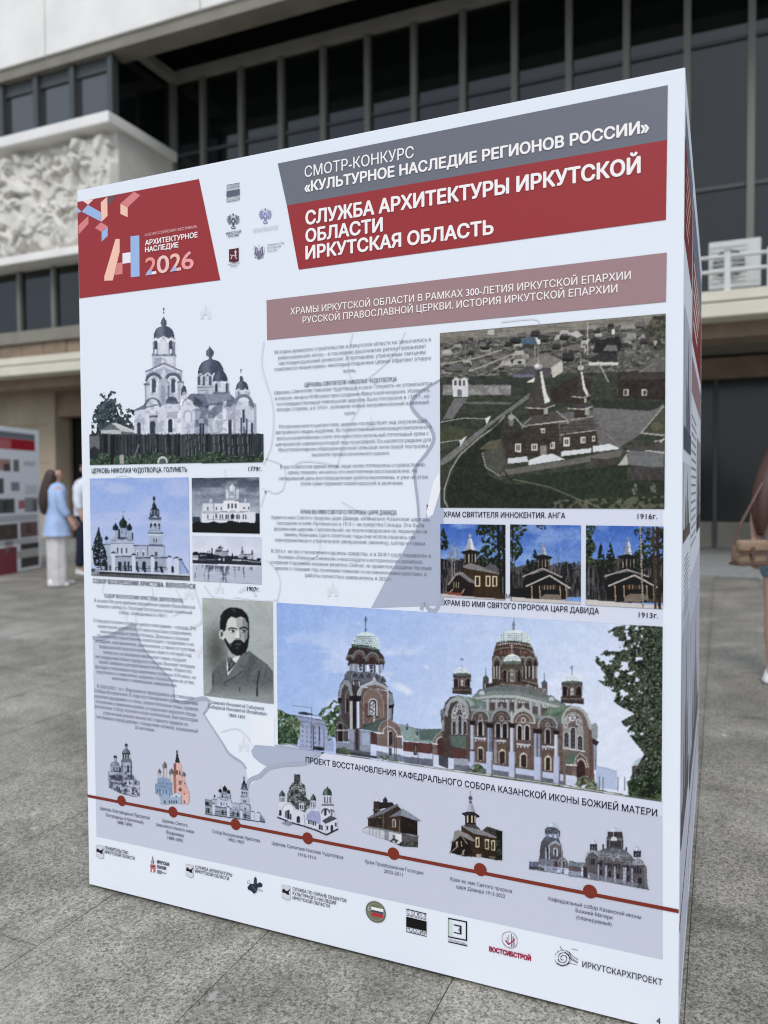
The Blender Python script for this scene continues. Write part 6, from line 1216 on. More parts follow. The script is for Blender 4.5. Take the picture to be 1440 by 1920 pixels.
p.poly([(555, 560), (760, 575), (780, 640), (540, 620)], (84, 72, 70))
for t in range(8): p.ring(570+t*26, 588+t*2, 15, 5, (150, 148, 142), top=True).ring(560+t*27, 622+t*2.5, 16, 5, (150, 148, 142), top=True)
drum(247, 425, 146, 205); drum(1148, 490, 172, 215)
# stepped cornice block
p.poly([(330, 700), (350, 660), (440, 610), (520, 590), (800, 600), (960, 670), (1095, 745), (1070, 900), (860, 920), (480, 880), (320, 840)], (98, 108, 114))
p.poly([(330, 680), (420, 650), (500, 632), (690, 632), (900, 690), (1080, 745), (1090, 800), (860, 860), (480, 830), (350, 740)], (112, 130, 132))
p.poly([(335, 690), (500, 668), (690, 668), (880, 712), (1050, 760), (1050, 780), (880, 740), (690, 700), (500, 700), (380, 706)], (158, 174, 176)).poly([(385, 700), (500, 690), (680, 692), (800, 722), (870, 745), (960, 775), (960, 830), (480, 800), (390, 740)], (96, 100, 104))
for t in range(30): p.rect(392+t*19, 706+max(0, t-15)*3.6, 402+t*19, 724+max(0, t-15)*3.8, (190, 196, 204))
for x in (446, 520, 612, 676, 800, 868): p.rect(x, 700+max(0, x-680)*.18, x+24, 800+max(0, x-680)*.2, (158, 164, 176)); p.rect(x+18, 700+max(0, x-680)*.18, x+24, 800+max(0, x-680)*.2, (104, 112, 130))
for x0, x1 in ((476, 516), (540, 606), (640, 672), (706, 796), (828, 862), (900, 960)): p.rect(x0, 728+max(0, x0-680)*.22, x1, 790+max(0, x0-680)*.2, (84, 72, 74))
for cx, cy in ((404, 662), (972, 712)): p.ell(cx, cy, 38, 44, (100, 118, 124), top=True).ell(cx+6, cy, 24, 30, (176, 186, 200), top=True)
# left transept
p.poly([(80, 900), (70, 790), (100, 780), (110, 730), (150, 685), (220, 668), (280, 700), (320, 780), (330, 900), (330, 1190), (100, 1180)], (74, 66, 68)).poly([(108, 830), (112, 760), (150, 700), (215, 672), (270, 700), (300, 760), (315, 860), (290, 860), (275, 790), (240, 735), (200, 715), (155, 735), (135, 800), (130, 850)], (142, 154, 164)).poly([(240, 672), (330, 690), (440, 720), (450, 770), (360, 760), (320, 800), (290, 720)], (96, 122, 118)).poly([(240, 672), (300, 690), (356, 740), (320, 760), (290, 715)], (138, 158, 158))
p.ell(225, 840, 66, 112, (128, 132, 142), top=True).rect(160, 840, 290, 990, (128, 132, 142)).ell(225, 842, 56, 100, (96, 84, 86), top=True)
for cx, cy in ((226, 762), (190, 792), (262, 795), (183, 835), (270, 835)): p.ell(cx, cy, 20, 24, (190, 196, 208)).ell(cx, cy, 13, 16, (96, 96, 110)).ell(cx, cy, 5, 6, (180, 186, 200))
for cx, h_ in ((184, 105), (228, 150), (270, 105)):
    p.arch(cx, 988, 36, h_+8, (176, 182, 196)).arch(cx, 986, 25, h_, (40, 36, 48))
    for r in range(int(h_/15)): p.line([(cx-8, 975-r*14), (cx+6, 968-r*14)], 3.4, (150, 154, 170))
p.poly([(66, 800), (100, 770), (108, 830), (100, 870)], (110, 118, 136)).rect(82, 870, 104, 960, (130, 138, 156)).poly([(150, 1000), (280, 1000), (280, 1110), (160, 1085)], (84, 106, 104)).poly([(165, 1100), (280, 1115), (282, 1190), (180, 1180)], (92, 58, 60)).rect(280, 990, 310, 1200, (90, 74, 76)).poly([(180, 1180), (320, 1195), (320, 1290), (180, 1270)], (140, 150, 180))
# main walls
p.poly([(300, 830), (470, 830), (640, 860), (860, 880), (1060, 900), (1080, 1180), (1090, 1400), (300, 1290)], (96, 78, 78))
def bay(cx, cy, r_, lit, wh, base, two=True, k=.08):
    c = (160, 168, 178) if lit else (128, 138, 152)
    p.poly([(cx-r_, cy+20), (cx-r_*.96, cy-r_*.3), (cx-r_*.6, cy-r_*.85), (cx-r_*.12, cy-r_*1.12), (cx, cy-r_*1.42), (cx+r_*.12, cy-r_*1.1), (cx+r_*.65, cy-r_*.8), (cx+r_*.98, cy-r_*.2), (cx+r_, cy+24)], c)
    p.ell(cx, cy+10, r_*.80, r_*.86, (104, 88, 86) if lit else (82, 70, 72), top=True).rect(cx-r_*.8, cy+8, cx+r_*.8, base, (100, 84, 84) if lit else (84, 70, 72), k=k)
    for t in range(11):
        a = math.pi*(t+.5)/11; p.line([(cx+r_*.62*math.cos(a), cy+10-r_*.68*math.sin(a)), (cx+r_*.78*math.cos(a), cy+10-r_*.84*math.sin(a))], 3, (62, 52, 56), .8)
    p.ring(cx, cy+10, r_*.62, 5, (176, 172, 168) if lit else (132, 130, 132), top=True, ky=1.08).ell(cx, cy-6, 20, 24, (186, 186, 188) if lit else (136, 138, 146)).ell(cx, cy-6, 12, 15, (104, 86, 84))
    for sg in ((-1, 1) if two else (0,)):
        x = cx+sg*r_*.30; p.arch(x, cy+wh, 50, 130, (188, 190, 196) if lit else (146, 150, 162)).arch(x, cy+wh, 34, 118, (44, 38, 48))
        for sg2 in (-1, 1): p.rect(x+sg2*24-4, cy+wh-85, x+sg2*24+4, cy+wh, (176, 176, 178))
def lower(cx, top, w_, base, k=.08):
    p.rect(cx-w_/2, top, cx+w_/2, top+16, (176, 182, 196), k=k)
    for t in range(4): p.rect(cx-w_/2+6+t*w_/4.2, top+20, cx-w_/2+14+t*w_/4.2, top+38, (190, 194, 206))
    p.rect(cx-w_/2+4, top+40, cx+w_/2-4, base, (104, 82, 78), k=k).arch(cx, base-6, w_*.52, (base-top)*.58, (190, 192, 176)).arch(cx, base-8, w_*.38, (base-top)*.52, (58, 48, 56)).poly([(cx-w_*.2, top+(base-top)*.47), (cx, top+(base-top)*.36), (cx+w_*.2, top+(base-top)*.47)], (190, 192, 176))
bay(398, 862, 80, False, 138, 1010, False); bay(570, 865, 92, False, 152, 1030); bay(748, 880, 102, True, 155, 1050); bay(948, 915, 84, False, 150, 1070, False)
lower(398, 1010, 96, 1210); lower(576, 1030, 112, 1236); lower(750, 1060, 116, 1262); lower(950, 1078, 104, 1292)
p.line([(320, 790), (380, 782), (440, 800), (470, 850)], 12, (134, 148, 158)).line([(866, 850), (920, 838), (990, 860), (1020, 900)], 12, (140, 152, 156))
for x0, x1, y0, y1_, c in ((318, 346, 880, 1270, (168, 178, 204)), (455, 492, 905, 1290, (140, 154, 188)), (640, 672, 905, 1330, (186, 194, 216)), (838, 862, 950, 1345, (146, 156, 186)), (868, 892, 950, 1350, (146, 156, 186)), (1004, 1034, 960, 1370, (188, 196, 216))):
    p.rect(x0, y0, x1, y1_, c).rect(x0+(x1-x0)*.68, y0, x1, y1_, tuple(int(v*.68) for v in c)).poly([(x0-12, y0-8), (x1+12, y0-2), (x1+4, y0+34), (x0-4, y0+30)], (42, 36, 46)).rect(x0-4, y0+(y1_-y0)*.60, x1+4, y0+(y1_-y0)*.62, (36, 36, 52))
p.rect(472, 940, 478, 1280, (72, 66, 80)).rect(648, 800, 660, 880, (176, 182, 196)); p.rect(608, 1030, 630, 1240, (92, 76, 78)); p.rect(512, 1030, 530, 1230, (130, 134, 152)); p.rect(812, 1060, 836, 1270, (104, 84, 82))
# plinth
p.poly([(300, 1212), (460, 1228), (700, 1262), (850, 1282), (1090, 1320), (1090, 1400), (300, 1290)], (176, 186, 216)).poly([(180, 1232), (330, 1250), (700, 1310), (1080, 1370), (1085, 1412), (180, 1282)], (96, 104, 130)); 
for x0, x1 in ((318, 352), (452, 496), (634, 680), (840, 896), (1000, 1044)): p.rect(x0-6, 1130 if x0 < 700 else 1170, x1+4, 1300+(x0-318)*.13, (172, 182, 212), k=.06).rect(x1-8, 1130 if x0 < 700 else 1170, x1+4, 1300+(x0-318)*.13, (126, 136, 166), k=.06)
# right transept
p.poly([(1060, 900), (1066, 830), (1090, 780), (1140, 752), (1210, 760), (1270, 820), (1300, 900), (1320, 940), (1330, 1400), (1080, 1400)], (108, 96, 94)).poly([(920, 800), (1000, 770), (1100, 755), (1150, 748), (1080, 800), (1060, 860), (1000, 830), (900, 840)], (84, 112, 98)).poly([(940, 790), (1100, 755), (1060, 800), (960, 826)], (104, 136, 118), .8)
p.poly([(1058, 900), (1064, 835), (1090, 785), (1140, 752), (1210, 762), (1265, 815), (1300, 890), (1312, 950), (1286, 946), (1270, 880), (1235, 812), (1190, 780), (1140, 776), (1100, 806), (1084, 850), (1080, 900)], (156, 166, 170))
p.ell(1155, 930, 84, 124, (150, 152, 160), top=True).rect(1074, 928, 1240, 1115, (140, 138, 144), k=.08).ell(1155, 932, 74, 112, (104, 92, 94), top=True)
for cx, cy, r_ in ((1152, 852, 25), (1112, 872, 22), (1198, 888, 22), (1096, 914, 18), (1214, 940, 18)): p.ell(cx, cy, r_, r_*1.2, (200, 204, 212)).ell(cx, cy, r_*.68, r_*.85, (112, 110, 122)).ell(cx, cy, r_*.25, r_*.3, (190, 194, 204))
for cx, b_, h_ in ((1100, 1092, 118), (1156, 1106, 170), (1212, 1115, 110)):
    p.arch(cx, b_, 48, h_+10, (186, 190, 200)).arch(cx, b_-2, 35, h_, (40, 36, 48))
    for r in range(int(h_/16)): p.line([(cx-12, b_-10-r*15), (cx+10, b_-20-r*15)], 3.6, (160, 164, 176))
p.line([(1074, 1096), (1252, 1130)], 8, (200, 204, 214)).poly([(1286, 950), (1312, 955), (1322, 1400), (1290, 1390)], (104, 72, 72)).poly([(1300, 910), (1345, 890), (1360, 940), (1350, 1060), (1315, 1050)], (132, 140, 156)).rect(1326, 1050, 1352, 1280, (140, 152, 184)).rect(1338, 1050, 1344, 1280, (84, 88, 112)).poly([(1312, 1020), (1366, 1050), (1350, 1080), (1316, 1070)], (48, 42, 54))
p.poly([(1094, 1240), (1096, 1160), (1140, 1148), (1215, 1136), (1262, 1180), (1285, 1260), (1288, 1400), (1094, 1400)], (96, 78, 76)).poly([(1094, 1230), (1100, 1160), (1150, 1145), (1215, 1138), (1180, 1180), (1166, 1236)], (84, 108, 102)).line([(1168, 1236), (1178, 1180), (1210, 1140), (1260, 1180), (1278, 1255)], 9, (168, 168, 166)).line([(1186, 1240), (1195, 1200), (1222, 1185), (1250, 1210), (1262, 1260)], 7, (206, 208, 212)).arch(1218, 1400, 66, 195, (62, 46, 50)).rect(1094, 1230, 1186, 1244, (200, 204, 216), k=.06).rect(1145, 1245, 1180, 1400, (120, 100, 96)).poly([(1096, 1318), (1190, 1335), (1192, 1415), (1096, 1400)], (190, 198, 222)).rect(1262, 1262, 1286, 1400, (104, 76, 72))
for y in range(900, 1260, 12): p.line([(1042, y), (1072, y+3)], 2.2, (150, 132, 120), .5)
p.noise(0, 10)
# right part: far wall, trees, foreground plants
p.frame(800, 1150, 2.7692)
p.poly([(880, 792), (920, 795), (988, 818), (990, 915), (880, 905)], (168, 182, 214)).line([(884, 792), (988, 820)], 3, (130, 146, 184))
p.dome(1112, 800, 78, 50, (170, 186, 198)).rect(1066, 790, 1160, 850, (84, 76, 84)); 
for x in (896, 916, 993, 1030): p.line([(x, 850), (x, 918)], 4, (60, 70, 86))
m = p.inside([(1035, 60), (1226, 64), (1222, 975), (1060, 950), (1040, 880), (1090, 800), (1130, 730), (1060, 640), (1010, 560), (1080, 520), (1000, 480), (940, 430), (960, 400), (885, 345), (930, 320), (865, 235), (930, 190), (1010, 200), (1000, 160), (940, 95), (980, 70)])
edge = np.clip((p.x-900)/300, 0, 1); n = fbm(p.x/26+5, p.y/26, 5); q = m & (n > .53-.36*edge); p.put(q, (64, 78, 64)); n2 = fbm(p.x/10+60, p.y/10, 4); p.put(q & (n2 > .48), (44, 56, 47)); p.put(q & (n2 > .58), (32, 40, 36)); p.put(q & (fbm(p.x/6+91, p.y/6, 2) > .68), (100, 116, 94)); p.put(q & (fbm(p.x/5+11, p.y/5, 2) > .78), (150, 164, 158))
m = p.inside([(1050, 960), (1045, 890), (1090, 850), (1226, 830), (1224, 975)]); p.foliage(m, [(50, 70, 52), (34, 50, 40), (84, 104, 74)], 16, .2, 4)
m = p.inside([(770, 890), (790, 850), (830, 840), (870, 860), (900, 915), (800, 905)]); p.foliage(m, [(96, 116, 88), (62, 80, 66), (150, 162, 140)], 10, .38)
m = p.inside([(215, 828), (225, 800), (265, 775), (300, 800), (310, 832)]); p.foliage(m, [(84, 104, 84), (58, 76, 64), (124, 140, 112)], 10, .34)
p.poly([(-20, 792), (190, 815), (600, 868), (780, 900), (900, 915), (1060, 945), (1222, 970), (1222, 985), (900, 935), (600, 886), (190, 830), (-20, 802)], (92, 104, 92)); p.line([(-10, 795), (190, 822), (340, 840), (600, 876), (900, 925), (1030, 945)], 4, (204, 210, 220))
for x in (600, 460, 340, 690): p.line([(x, 760+(x-340)*.15), (x, 860+(x-340)*.1)], 3, (70, 74, 92))
p.noise(7, 40); p.frame(0, 0, 1); p.noise(9, 3.2); mm = (p.V > 0) & (p.C.max(-1) < 186); g_ = p.C.mean(-1, keepdims=True); C2 = (g_*.36+p.C*.64)*1.0-2; p.C[mm] = C2[mm]; p.build(5)
# -- cut-out churches on the timeline
def outline_noise(p, a=12): p.noise(a, 1.6 if False else 10)
# 1: two-tower baroque church, grey
p = Pic('t1', 200, 1382, 266, 1496, step=.9).frame(180, 1370, 7.2)
G1 = (172, 180, 202); G2 = (96, 104, 124); G3 = (50, 56, 72)
p.cross(414, 165, 60, (110, 118, 140), 5).onion(413, 215, 44, 55, (44, 50, 70)).rect(398, 205, 432, 250, (140, 148, 170)).dome(412, 310, 116, 68, (84, 100, 108), (120, 134, 140)).rect(360, 300, 470, 330, G3).rect(362, 318, 468, 380, G1)
for cx in (376, 408, 440): p.arch(cx, 372, 22, 56, G3)
p.rect(352, 375, 474, 400, (96, 112, 108)).rect(340, 396, 488, 430, G2).rect(345, 425, 490, 590, (160, 168, 190)).arch(440, 562, 30, 100, G3).rect(352, 430, 368, 590, G2).line([(340, 480), (495, 490)], 8, G2).rect(470, 400, 492, 600, G2)
p.line([(265, 330), (265, 295)], 5, G2).onion(265, 370, 50, 50, G3).rect(248, 365, 284, 415, (150, 158, 180)).dome(262, 480, 130, 70, (110, 120, 140), (146, 154, 174)).rect(200, 475, 328, 560, (150, 158, 180)).arch(250, 545, 24, 60, G2).arch(290, 545, 20, 60, G2).rect(318, 490, 345, 570, G3)
p.poly([(168, 545), (186, 545), (190, 590), (340, 560), (500, 590), (540, 650), (592, 690), (596, 880), (510, 884), (340, 840), (180, 750), (165, 640)], (138, 146, 168)).poly([(165, 600), (330, 590), (450, 640), (380, 690), (200, 660)], (70, 76, 94)).poly([(430, 600), (500, 590), (540, 655), (440, 650)], G2)
p.rect(180, 680, 240, 770, G2).rect(250, 700, 350, 810, (166, 174, 196), k=.2).rect(380, 660, 500, 740, (176, 183, 203), k=.1).rect(470, 740, 592, 880, (182, 189, 208))
for cx, b_, w_, h_ in ((505, 858, 36, 76), (562, 850, 16, 50), (400, 845, 30, 60), (290, 800, 24, 60), (320, 815, 20, 60), (410, 720, 18, 50), (460, 728, 18, 50), (205, 740, 18, 60), (535, 715, 14, 30)): p.arch(cx, b_, w_, h_, G3)
p.line([(240, 690), (350, 720), (480, 760), (594, 776)], 9, G3).line([(500, 655), (594, 695)], 9, G3).line([(170, 755), (340, 842), (510, 884), (594, 878)], 9, (60, 66, 84)); m = p.A > .5; p.where(.56, 34, (60, 66, 84), m & (p.y > 540), .75); p.where(.58, 22, (190, 196, 212), m & (p.y > 600), .5); p.noise(14, 12, m); p.build(6, cut=True)
# 2: multi-domed cathedral, blue shadow and pink light
p = Pic('t2', 288, 1396, 360, 1512, step=.9).frame(180, 1370, 7.2)
PK = (206, 170, 168); PK2 = (178, 132, 130); BL = (130, 150, 182); CR_ = (196, 190, 194)
p.line([(1100, 240), (1100, 205)], 5, G2).onion(1099, 300, 26, 55, (50, 56, 66)).poly([(1092, 290), (1108, 290), (1120, 360), (1142, 430), (1070, 430), (1082, 350)], (48, 54, 62)).poly([(1050, 440), (1100, 425), (1160, 445), (1165, 620), (1190, 640), (1230, 750), (1265, 830), (1270, 960), (1160, 980), (1050, 840), (1050, 620)], PK).rect(1052, 440, 1085, 760, (120, 92, 92)).poly([(1052, 620), (1090, 640), (1090, 850), (1050, 840)], (150, 110, 106))
for cx, b_, w_, h_ in ((1100, 590, 22, 64), (1136, 600, 18, 64), (1128, 725, 18, 60), (1150, 730, 18, 60), (1145, 815, 40, 56), (1205, 720, 20, 30), (1190, 930, 16, 50), (1210, 935, 14, 46), (1200, 860, 18, 26)): p.arch(cx, b_, w_, h_, (110, 78, 82))
p.ring(1205, 850, 40, 7, PK2, top=True).ring(1145, 800, 34, 7, PK2, top=True).line([(1180, 740), (1240, 760)], 6, PK2)
for cx, b_, w_, h_, y2 in ((932, 510, 66, 112, 650), (860, 580, 52, 84, 650), (1022, 590, 68, 100, 760), (1188, 620, 58, 88, 700)):
    p.line([(cx, b_-h_), (cx, b_-h_-35)], 4, G2).onion(cx, b_, w_, h_, (96, 90, 102), (176, 170, 180)).rect(cx-w_*.34, b_-6, cx+w_*.36, y2, CR_ if cx != 1188 else PK).rect(cx-w_*.34, b_-6, cx-w_*.12, y2, (140, 134, 146))
p.poly([(830, 640), (900, 622), (980, 640), (1030, 700), (1030, 860), (940, 870), (810, 840), (800, 720), (830, 700)], BL).poly([(800, 710), (860, 740), (960, 740), (1030, 800), (1040, 860), (990, 990), (880, 990), (860, 870), (800, 835)], (112, 134, 168))
for cx, cy in ((830, 790), (870, 790), (910, 800), (960, 800), (1000, 830)): p.poly([(cx-20, cy+60), (cx-18, cy), (cx, cy-50), (cx+18, cy), (cx+20, cy+60)], (150, 170, 198)).arch(cx, cy+55, 16, 70, (88, 108, 144))
for t in range(9): p.rect(838+t*22, 690+t*2, 848+t*22, 712+t*2, (90, 110, 146))
p.poly([(865, 890), (930, 850), (1000, 880), (1060, 850), (1110, 830), (1170, 870), (1168, 985), (1100, 980), (900, 995), (880, 960)], (150, 168, 194)).poly([(1010, 890), (1090, 838), (1165, 885)], (196, 206, 220)).ell(1088, 880, 10, 9, G3).poly([(1160, 870), (1265, 840), (1270, 955), (1235, 990), (1160, 985)], PK)
for x in (935, 995, 1030, 1062, 1095, 1200): p.rect(x-8, 940, x+7, 978, (48, 56, 76))
m = p.A > .5; p.noise(14, 12, m); p.line([(1160, 870), (1160, 985)], 5, (120, 110, 120)); p.build(6, cut=True)
# 3: the brick church again, in grey
p = Pic('t3', 384, 1428, 500, 1540, step=.9).frame(370, 1410, 5.1429)
U0, V0 = p.x.copy(), p.y.copy()
# same drawing mapped from the photograph above
k = .0; sx_ = (655-80)/(1400-84); p.x = 84+(U0-78)/sx_*.99; sy2 = .40; p.y = 1300+(V0-(585+(U0-80)*.14))/sy2
church_b(p)
p.rect(84, 960, 240, 1300, (120, 132, 156)); p.rect(84, 1100, 1100, 1330, (140, 150, 174))
for cx, w_ in ((470, 44), (540, 26), (590, 26), (700, 24), (800, 50), (962, 30), (160, 40), (120, 24)): p.arch(cx, 1290, w_, 120, (40, 50, 58))
p.rect(84, 1030, 170, 1120, (50, 58, 66)).rect(84, 1100, 660, 1120, (60, 68, 84)).rect(300, 1215, 1060, 1235, (60, 66, 80)).rect(84, 1270, 1080, 1285, (60, 66, 80))
for x0, x1, y0 in ((240, 300, 1055), (560, 625, 1080), (850, 905, 1110), (1090, 1165, 1110), (1215, 1290, 1115)): p.rect(x0, y0, x1, 1335, (190, 199, 216)).poly([(x0-14, y0+6), ((x0+x1)/2, y0-24), (x1+14, y0+6)], (50, 60, 78))
p.poly([(1285, 1130), (1400, 1290), (1400, 1335), (1280, 1335)], (112, 122, 146)); p.rect(84, 1318, 1400, 1340, (36, 42, 54)); m = p.A > .5; g = p.C.mean(-1, keepdims=True); p.C = (g*.85+p.C*.15)*np.array([.93, .98, 1.09]); p.noise(12, 30, m); p.build(6, cut=True)
# 4: white church with dark scaffolded dome
p = Pic('t4', 519, 1448, 637, 1568, step=.9).frame(370, 1410, 5.1429)
WH = (196, 202, 220); WB = (168, 176, 206)
p.rect(936, 212, 996, 300, (54, 60, 66)); 
for t in range(4): p.line([(936, 225+t*20), (996, 232+t*20)], 4, (120, 128, 134)).line([(940+t*18, 212), (940+t*18, 300)], 3, (120, 128, 134))
p.poly([(925, 290), (1000, 290), (1042, 320), (1055, 440), (1095, 470), (1085, 540), (960, 530), (870, 480), (870, 400), (895, 330)], (50, 56, 62)); m = p.A > .5; p.where(.54, 16, (128, 138, 142), m & (p.y > 290), .75); p.where(.66, 12, (190, 196, 200), m & (p.y > 290), .7)
p.line([(910, 350), (1040, 360)], 8, (150, 158, 160)).line([(930, 330), (1020, 338)], 5, (170, 176, 180))
for cx, b_, w_, h_, y2 in ((820, 430, 62, 50, 485), (1120, 470, 60, 54, 540), (1256, 420, 92, 74, 500)):
    p.line([(cx, b_-h_-40), (cx, b_-h_+6)], 5, G3).onion(cx, b_-h_+12, 20, 34, (60, 66, 70)).dome(cx, b_, w_, h_, (52, 66, 68), (110, 126, 126), 2.2).rect(cx-w_*.45, b_-4, cx+w_*.45, y2, WH)
    for dx in (-.28, .02, .3): p.arch(cx+dx*w_, y2-8, w_*.15, (y2-b_)*.8, (90, 98, 116))
p.poly([(775, 490), (860, 480), (930, 520), (1030, 560), (1060, 600), (1140, 540), (1200, 560), (1205, 700), (1200, 780), (1040, 720), (900, 680), (778, 630)], WH).ell(880, 560, 64, 76, (206, 211, 226), top=True).ring(880, 560, 62, 10, (160, 168, 188), top=True, ky=1.1)
p.poly([(940, 490), (1030, 490), (1060, 540), (1040, 580), (950, 545)], (70, 78, 84)).rect(985, 490, 1035, 560, (190, 196, 212)).arch(1000, 545, 12, 40, G3).arch(1020, 548, 12, 40, G3)
p.poly([(1060, 600), (1110, 560), (1180, 570), (1200, 640), (1190, 700), (1050, 650)], (150, 156, 196)).poly([(1200, 500), (1310, 500), (1330, 640), (1355, 640), (1356, 745), (1245, 798), (1190, 770), (1195, 640)], WH).poly([(1205, 660), (1290, 610), (1352, 640), (1240, 690)], (70, 78, 92)).ring(1240, 590, 44, 12, (84, 92, 110), top=True, ky=1.2).arch(1238, 610, 24, 66, G3).ring(1298, 580, 26, 9, (84, 92, 110), top=True, ky=1.2).arch(1300, 612, 14, 50, G2).rect(1200, 500, 1320, 516, (90, 98, 112))
for cx, b_, w_, h_ in ((803, 610, 24, 56), (858, 630, 12, 66), (882, 645, 24, 90), (905, 650, 12, 60), (978, 680, 30, 66), (1080, 690, 12, 44), (1100, 696, 12, 44), (1122, 702, 12, 44), (1142, 708, 12, 44), (1185, 745, 16, 50), (1205, 752, 16, 50), (1258, 750, 14, 40), (1300, 765, 20, 66), (1338, 716, 14, 40)): p.arch(cx, b_, w_, h_, (44, 50, 66))
p.line([(780, 628), (900, 676), (1040, 716), (1150, 752), (1246, 796), (1356, 742)], 14, (40, 46, 60)).poly([(806, 680), (880, 660), (930, 690), (880, 712)], (130, 138, 160)).line([(1030, 560), (1044, 720)], 6, (130, 138, 160)).line([(1240, 690), (1244, 790)], 5, (130, 138, 160)); m = p.A > .5; p.noise(12, 14, m); p.build(6, cut=True)
# 5: long timber church on a white basement
p = Pic('t5', 676, 1474, 794, 1592, step=.9).frame(660, 1440, 4.8)
TB = (58, 52, 52)
p.line([(227, 180), (227, 300)], 6, (90, 92, 102)).poly([(215, 300), (222, 235), (232, 235), (246, 300)], (200, 206, 216)).line([(300, 200), (300, 270)], 6, (50, 54, 64)).onion(301, 308, 42, 60, (50, 56, 70)).rect(195, 298, 250, 420, TB).rect(245, 305, 370, 360, (52, 48, 50)).rect(185, 365, 260, 378, (84, 84, 88)).poly([(250, 318), (300, 305), (370, 312), (380, 330), (250, 370)], (48, 46, 50))
p.poly([(130, 452), (220, 400), (410, 318), (435, 365), (300, 440), (270, 415), (150, 452)], (104, 108, 118)).poly([(145, 455), (280, 412), (290, 545), (145, 520)], TB).poly([(280, 412), (410, 340), (440, 360), (450, 580), (285, 545)], TB).poly([(330, 440), (460, 362), (628, 472), (600, 478), (440, 425), (345, 440)], (130, 138, 156)).poly([(330, 440), (460, 362), (440, 425)], (108, 114, 128)).poly([(440, 425), (592, 475), (592, 612), (445, 580)], (46, 40, 42)).poly([(330, 440), (440, 425), (448, 580), (320, 552)], (66, 56, 52))
for cx in (185, 215, 245, 262): p.arch(cx, 518, 16, 80, (120, 112, 108)).arch(cx, 516, 10, 70, (50, 46, 50))
p.arch(380, 530, 34, 76, (176, 174, 168)).arch(380, 526, 22, 62, (80, 80, 88)).rect(424, 460, 434, 570, (110, 104, 102)).rect(278, 415, 288, 545, (84, 80, 82))
p.poly([(90, 545), (145, 520), (290, 545), (450, 580), (606, 608), (600, 618), (450, 595), (285, 560), (150, 535)], (120, 124, 134)).poly([(90, 548), (150, 535), (300, 562), (450, 595), (450, 700), (330, 650), (210, 612), (90, 566)], (182, 188, 202)).poly([(450, 595), (596, 614), (596, 712), (450, 700)], (84, 86, 88))
for x in (160, 190, 220, 250): p.line([(x, 540+(x-160)*.2), (x, 590+(x-160)*.35)], 7, (112, 116, 128))
p.rect(295, 560, 335, 640, (130, 134, 146)).rect(370, 600, 390, 650, (96, 100, 112)).rect(395, 590, 445, 668, (206, 210, 220)); m = p.inside([(300, 640), (360, 620), (450, 660), (596, 650), (596, 712), (450, 705)]); p.foliage(m, [(60, 66, 60), (40, 44, 44), (96, 100, 92)], 16, .44)
for y in range(440, 600, 14): p.line([(448, y), (590, y+22)], 2.2, (34, 30, 32))
m = p.A > .5; p.noise(12, 14, m); p.build(6, cut=True)
# 6: log chapel
p = Pic('t6', 840, 1482, 945, 1616, step=.9).frame(660, 1440, 4.8)
p.line([(1066, 205), (1066, 300)], 5, (96, 100, 112)).ell(1068, 268, 18, 18, (84, 88, 102)).ell(1068, 305, 14, 12, (96, 102, 116)).poly([(1050, 318), (1084, 318), (1112, 395), (1034, 395)], (176, 182, 196)).line([(1052, 345), (1090, 345)], 4, (130, 136, 152)).line([(1044, 368), (1100, 370)], 4, (130, 136, 152)).poly([(1070, 318), (1084, 318), (1112, 395), (1080, 395)], (140, 146, 164))
p.poly([(985, 405), (1040, 388), (1100, 392), (1152, 430), (1140, 442), (1010, 425)], (50, 50, 58)).rect(1020, 420, 1120, 515, (40, 36, 40))
for x in (1044, 1080, 1110): p.rect(x-6, 425, x+6, 490, (200, 190, 168))
p.poly([(1000, 520), (1030, 500), (1110, 505), (1160, 550), (1130, 560)], (70, 68, 74)).poly([(985, 516), (1310, 620), (1340, 640), (1340, 830), (1150, 800), (980, 790), (985, 560)], (58, 50, 46)).poly([(985, 512), (1150, 552), (1310, 612), (1300, 628), (1100, 590), (1000, 530)], (120, 122, 130))
p.poly([(1180, 560), (1220, 522), (1356, 566), (1356, 832), (1320, 825), (1310, 620)], (62, 58, 60)).line([(1180, 560), (1218, 524), (1356, 568)], 7, (96, 100, 108)).poly([(1300, 560), (1356, 570), (1356, 832), (1315, 826)], (36, 40, 38))
p.poly([(925, 565), (960, 555), (1060, 600), (1110, 650), (1090, 660), (990, 610), (880, 680), (910, 640)], (128, 128, 134)).poly([(900, 670), (985, 605), (1060, 650), (1080, 760), (1020, 795), (885, 760)], (42, 34, 34)).line([(990, 610), (1040, 680)], 7, (150, 146, 146)).line([(990, 600), (905, 665)], 6, (110, 108, 112))
for cx, w_ in ((1133, 36), (1216, 40), (1272, 36)): p.rect(cx-w_/2, 620+(cx-1133)*.2, cx+w_/2, 712+(cx-1133)*.22, (196, 190, 164)).rect(cx-w_*.22, 632+(cx-1133)*.2, cx+w_*.22, 700+(cx-1133)*.22, (56, 54, 58))
for x in (950, 985, 940): p.line([(x, 660), (x+4, 700)], 7, (184, 176, 158))
p.line([(880, 765), (950, 705)], 8, (150, 142, 138)).line([(985, 785), (1015, 735)], 8, (176, 168, 156)).line([(880, 740), (885, 765)], 6, (160, 152, 146)).line([(1000, 735), (1010, 790)], 6, (160, 152, 146)).rect(1120, 770, 1165, 800, (150, 148, 146)).rect(1235, 790, 1290, 815, (120, 116, 112)); p.foliage((p.A > .5) & (p.x > 1300) & (p.y > 640), [(44, 50, 46), (30, 34, 34), (70, 78, 70)], 18, .4)
for y in range(640, 800, 13): p.line([(1095, y), (1310, y+44)], 2.2, (40, 34, 32))
m = p.A > .5; p.noise(12, 14, m); p.build(6, cut=True)
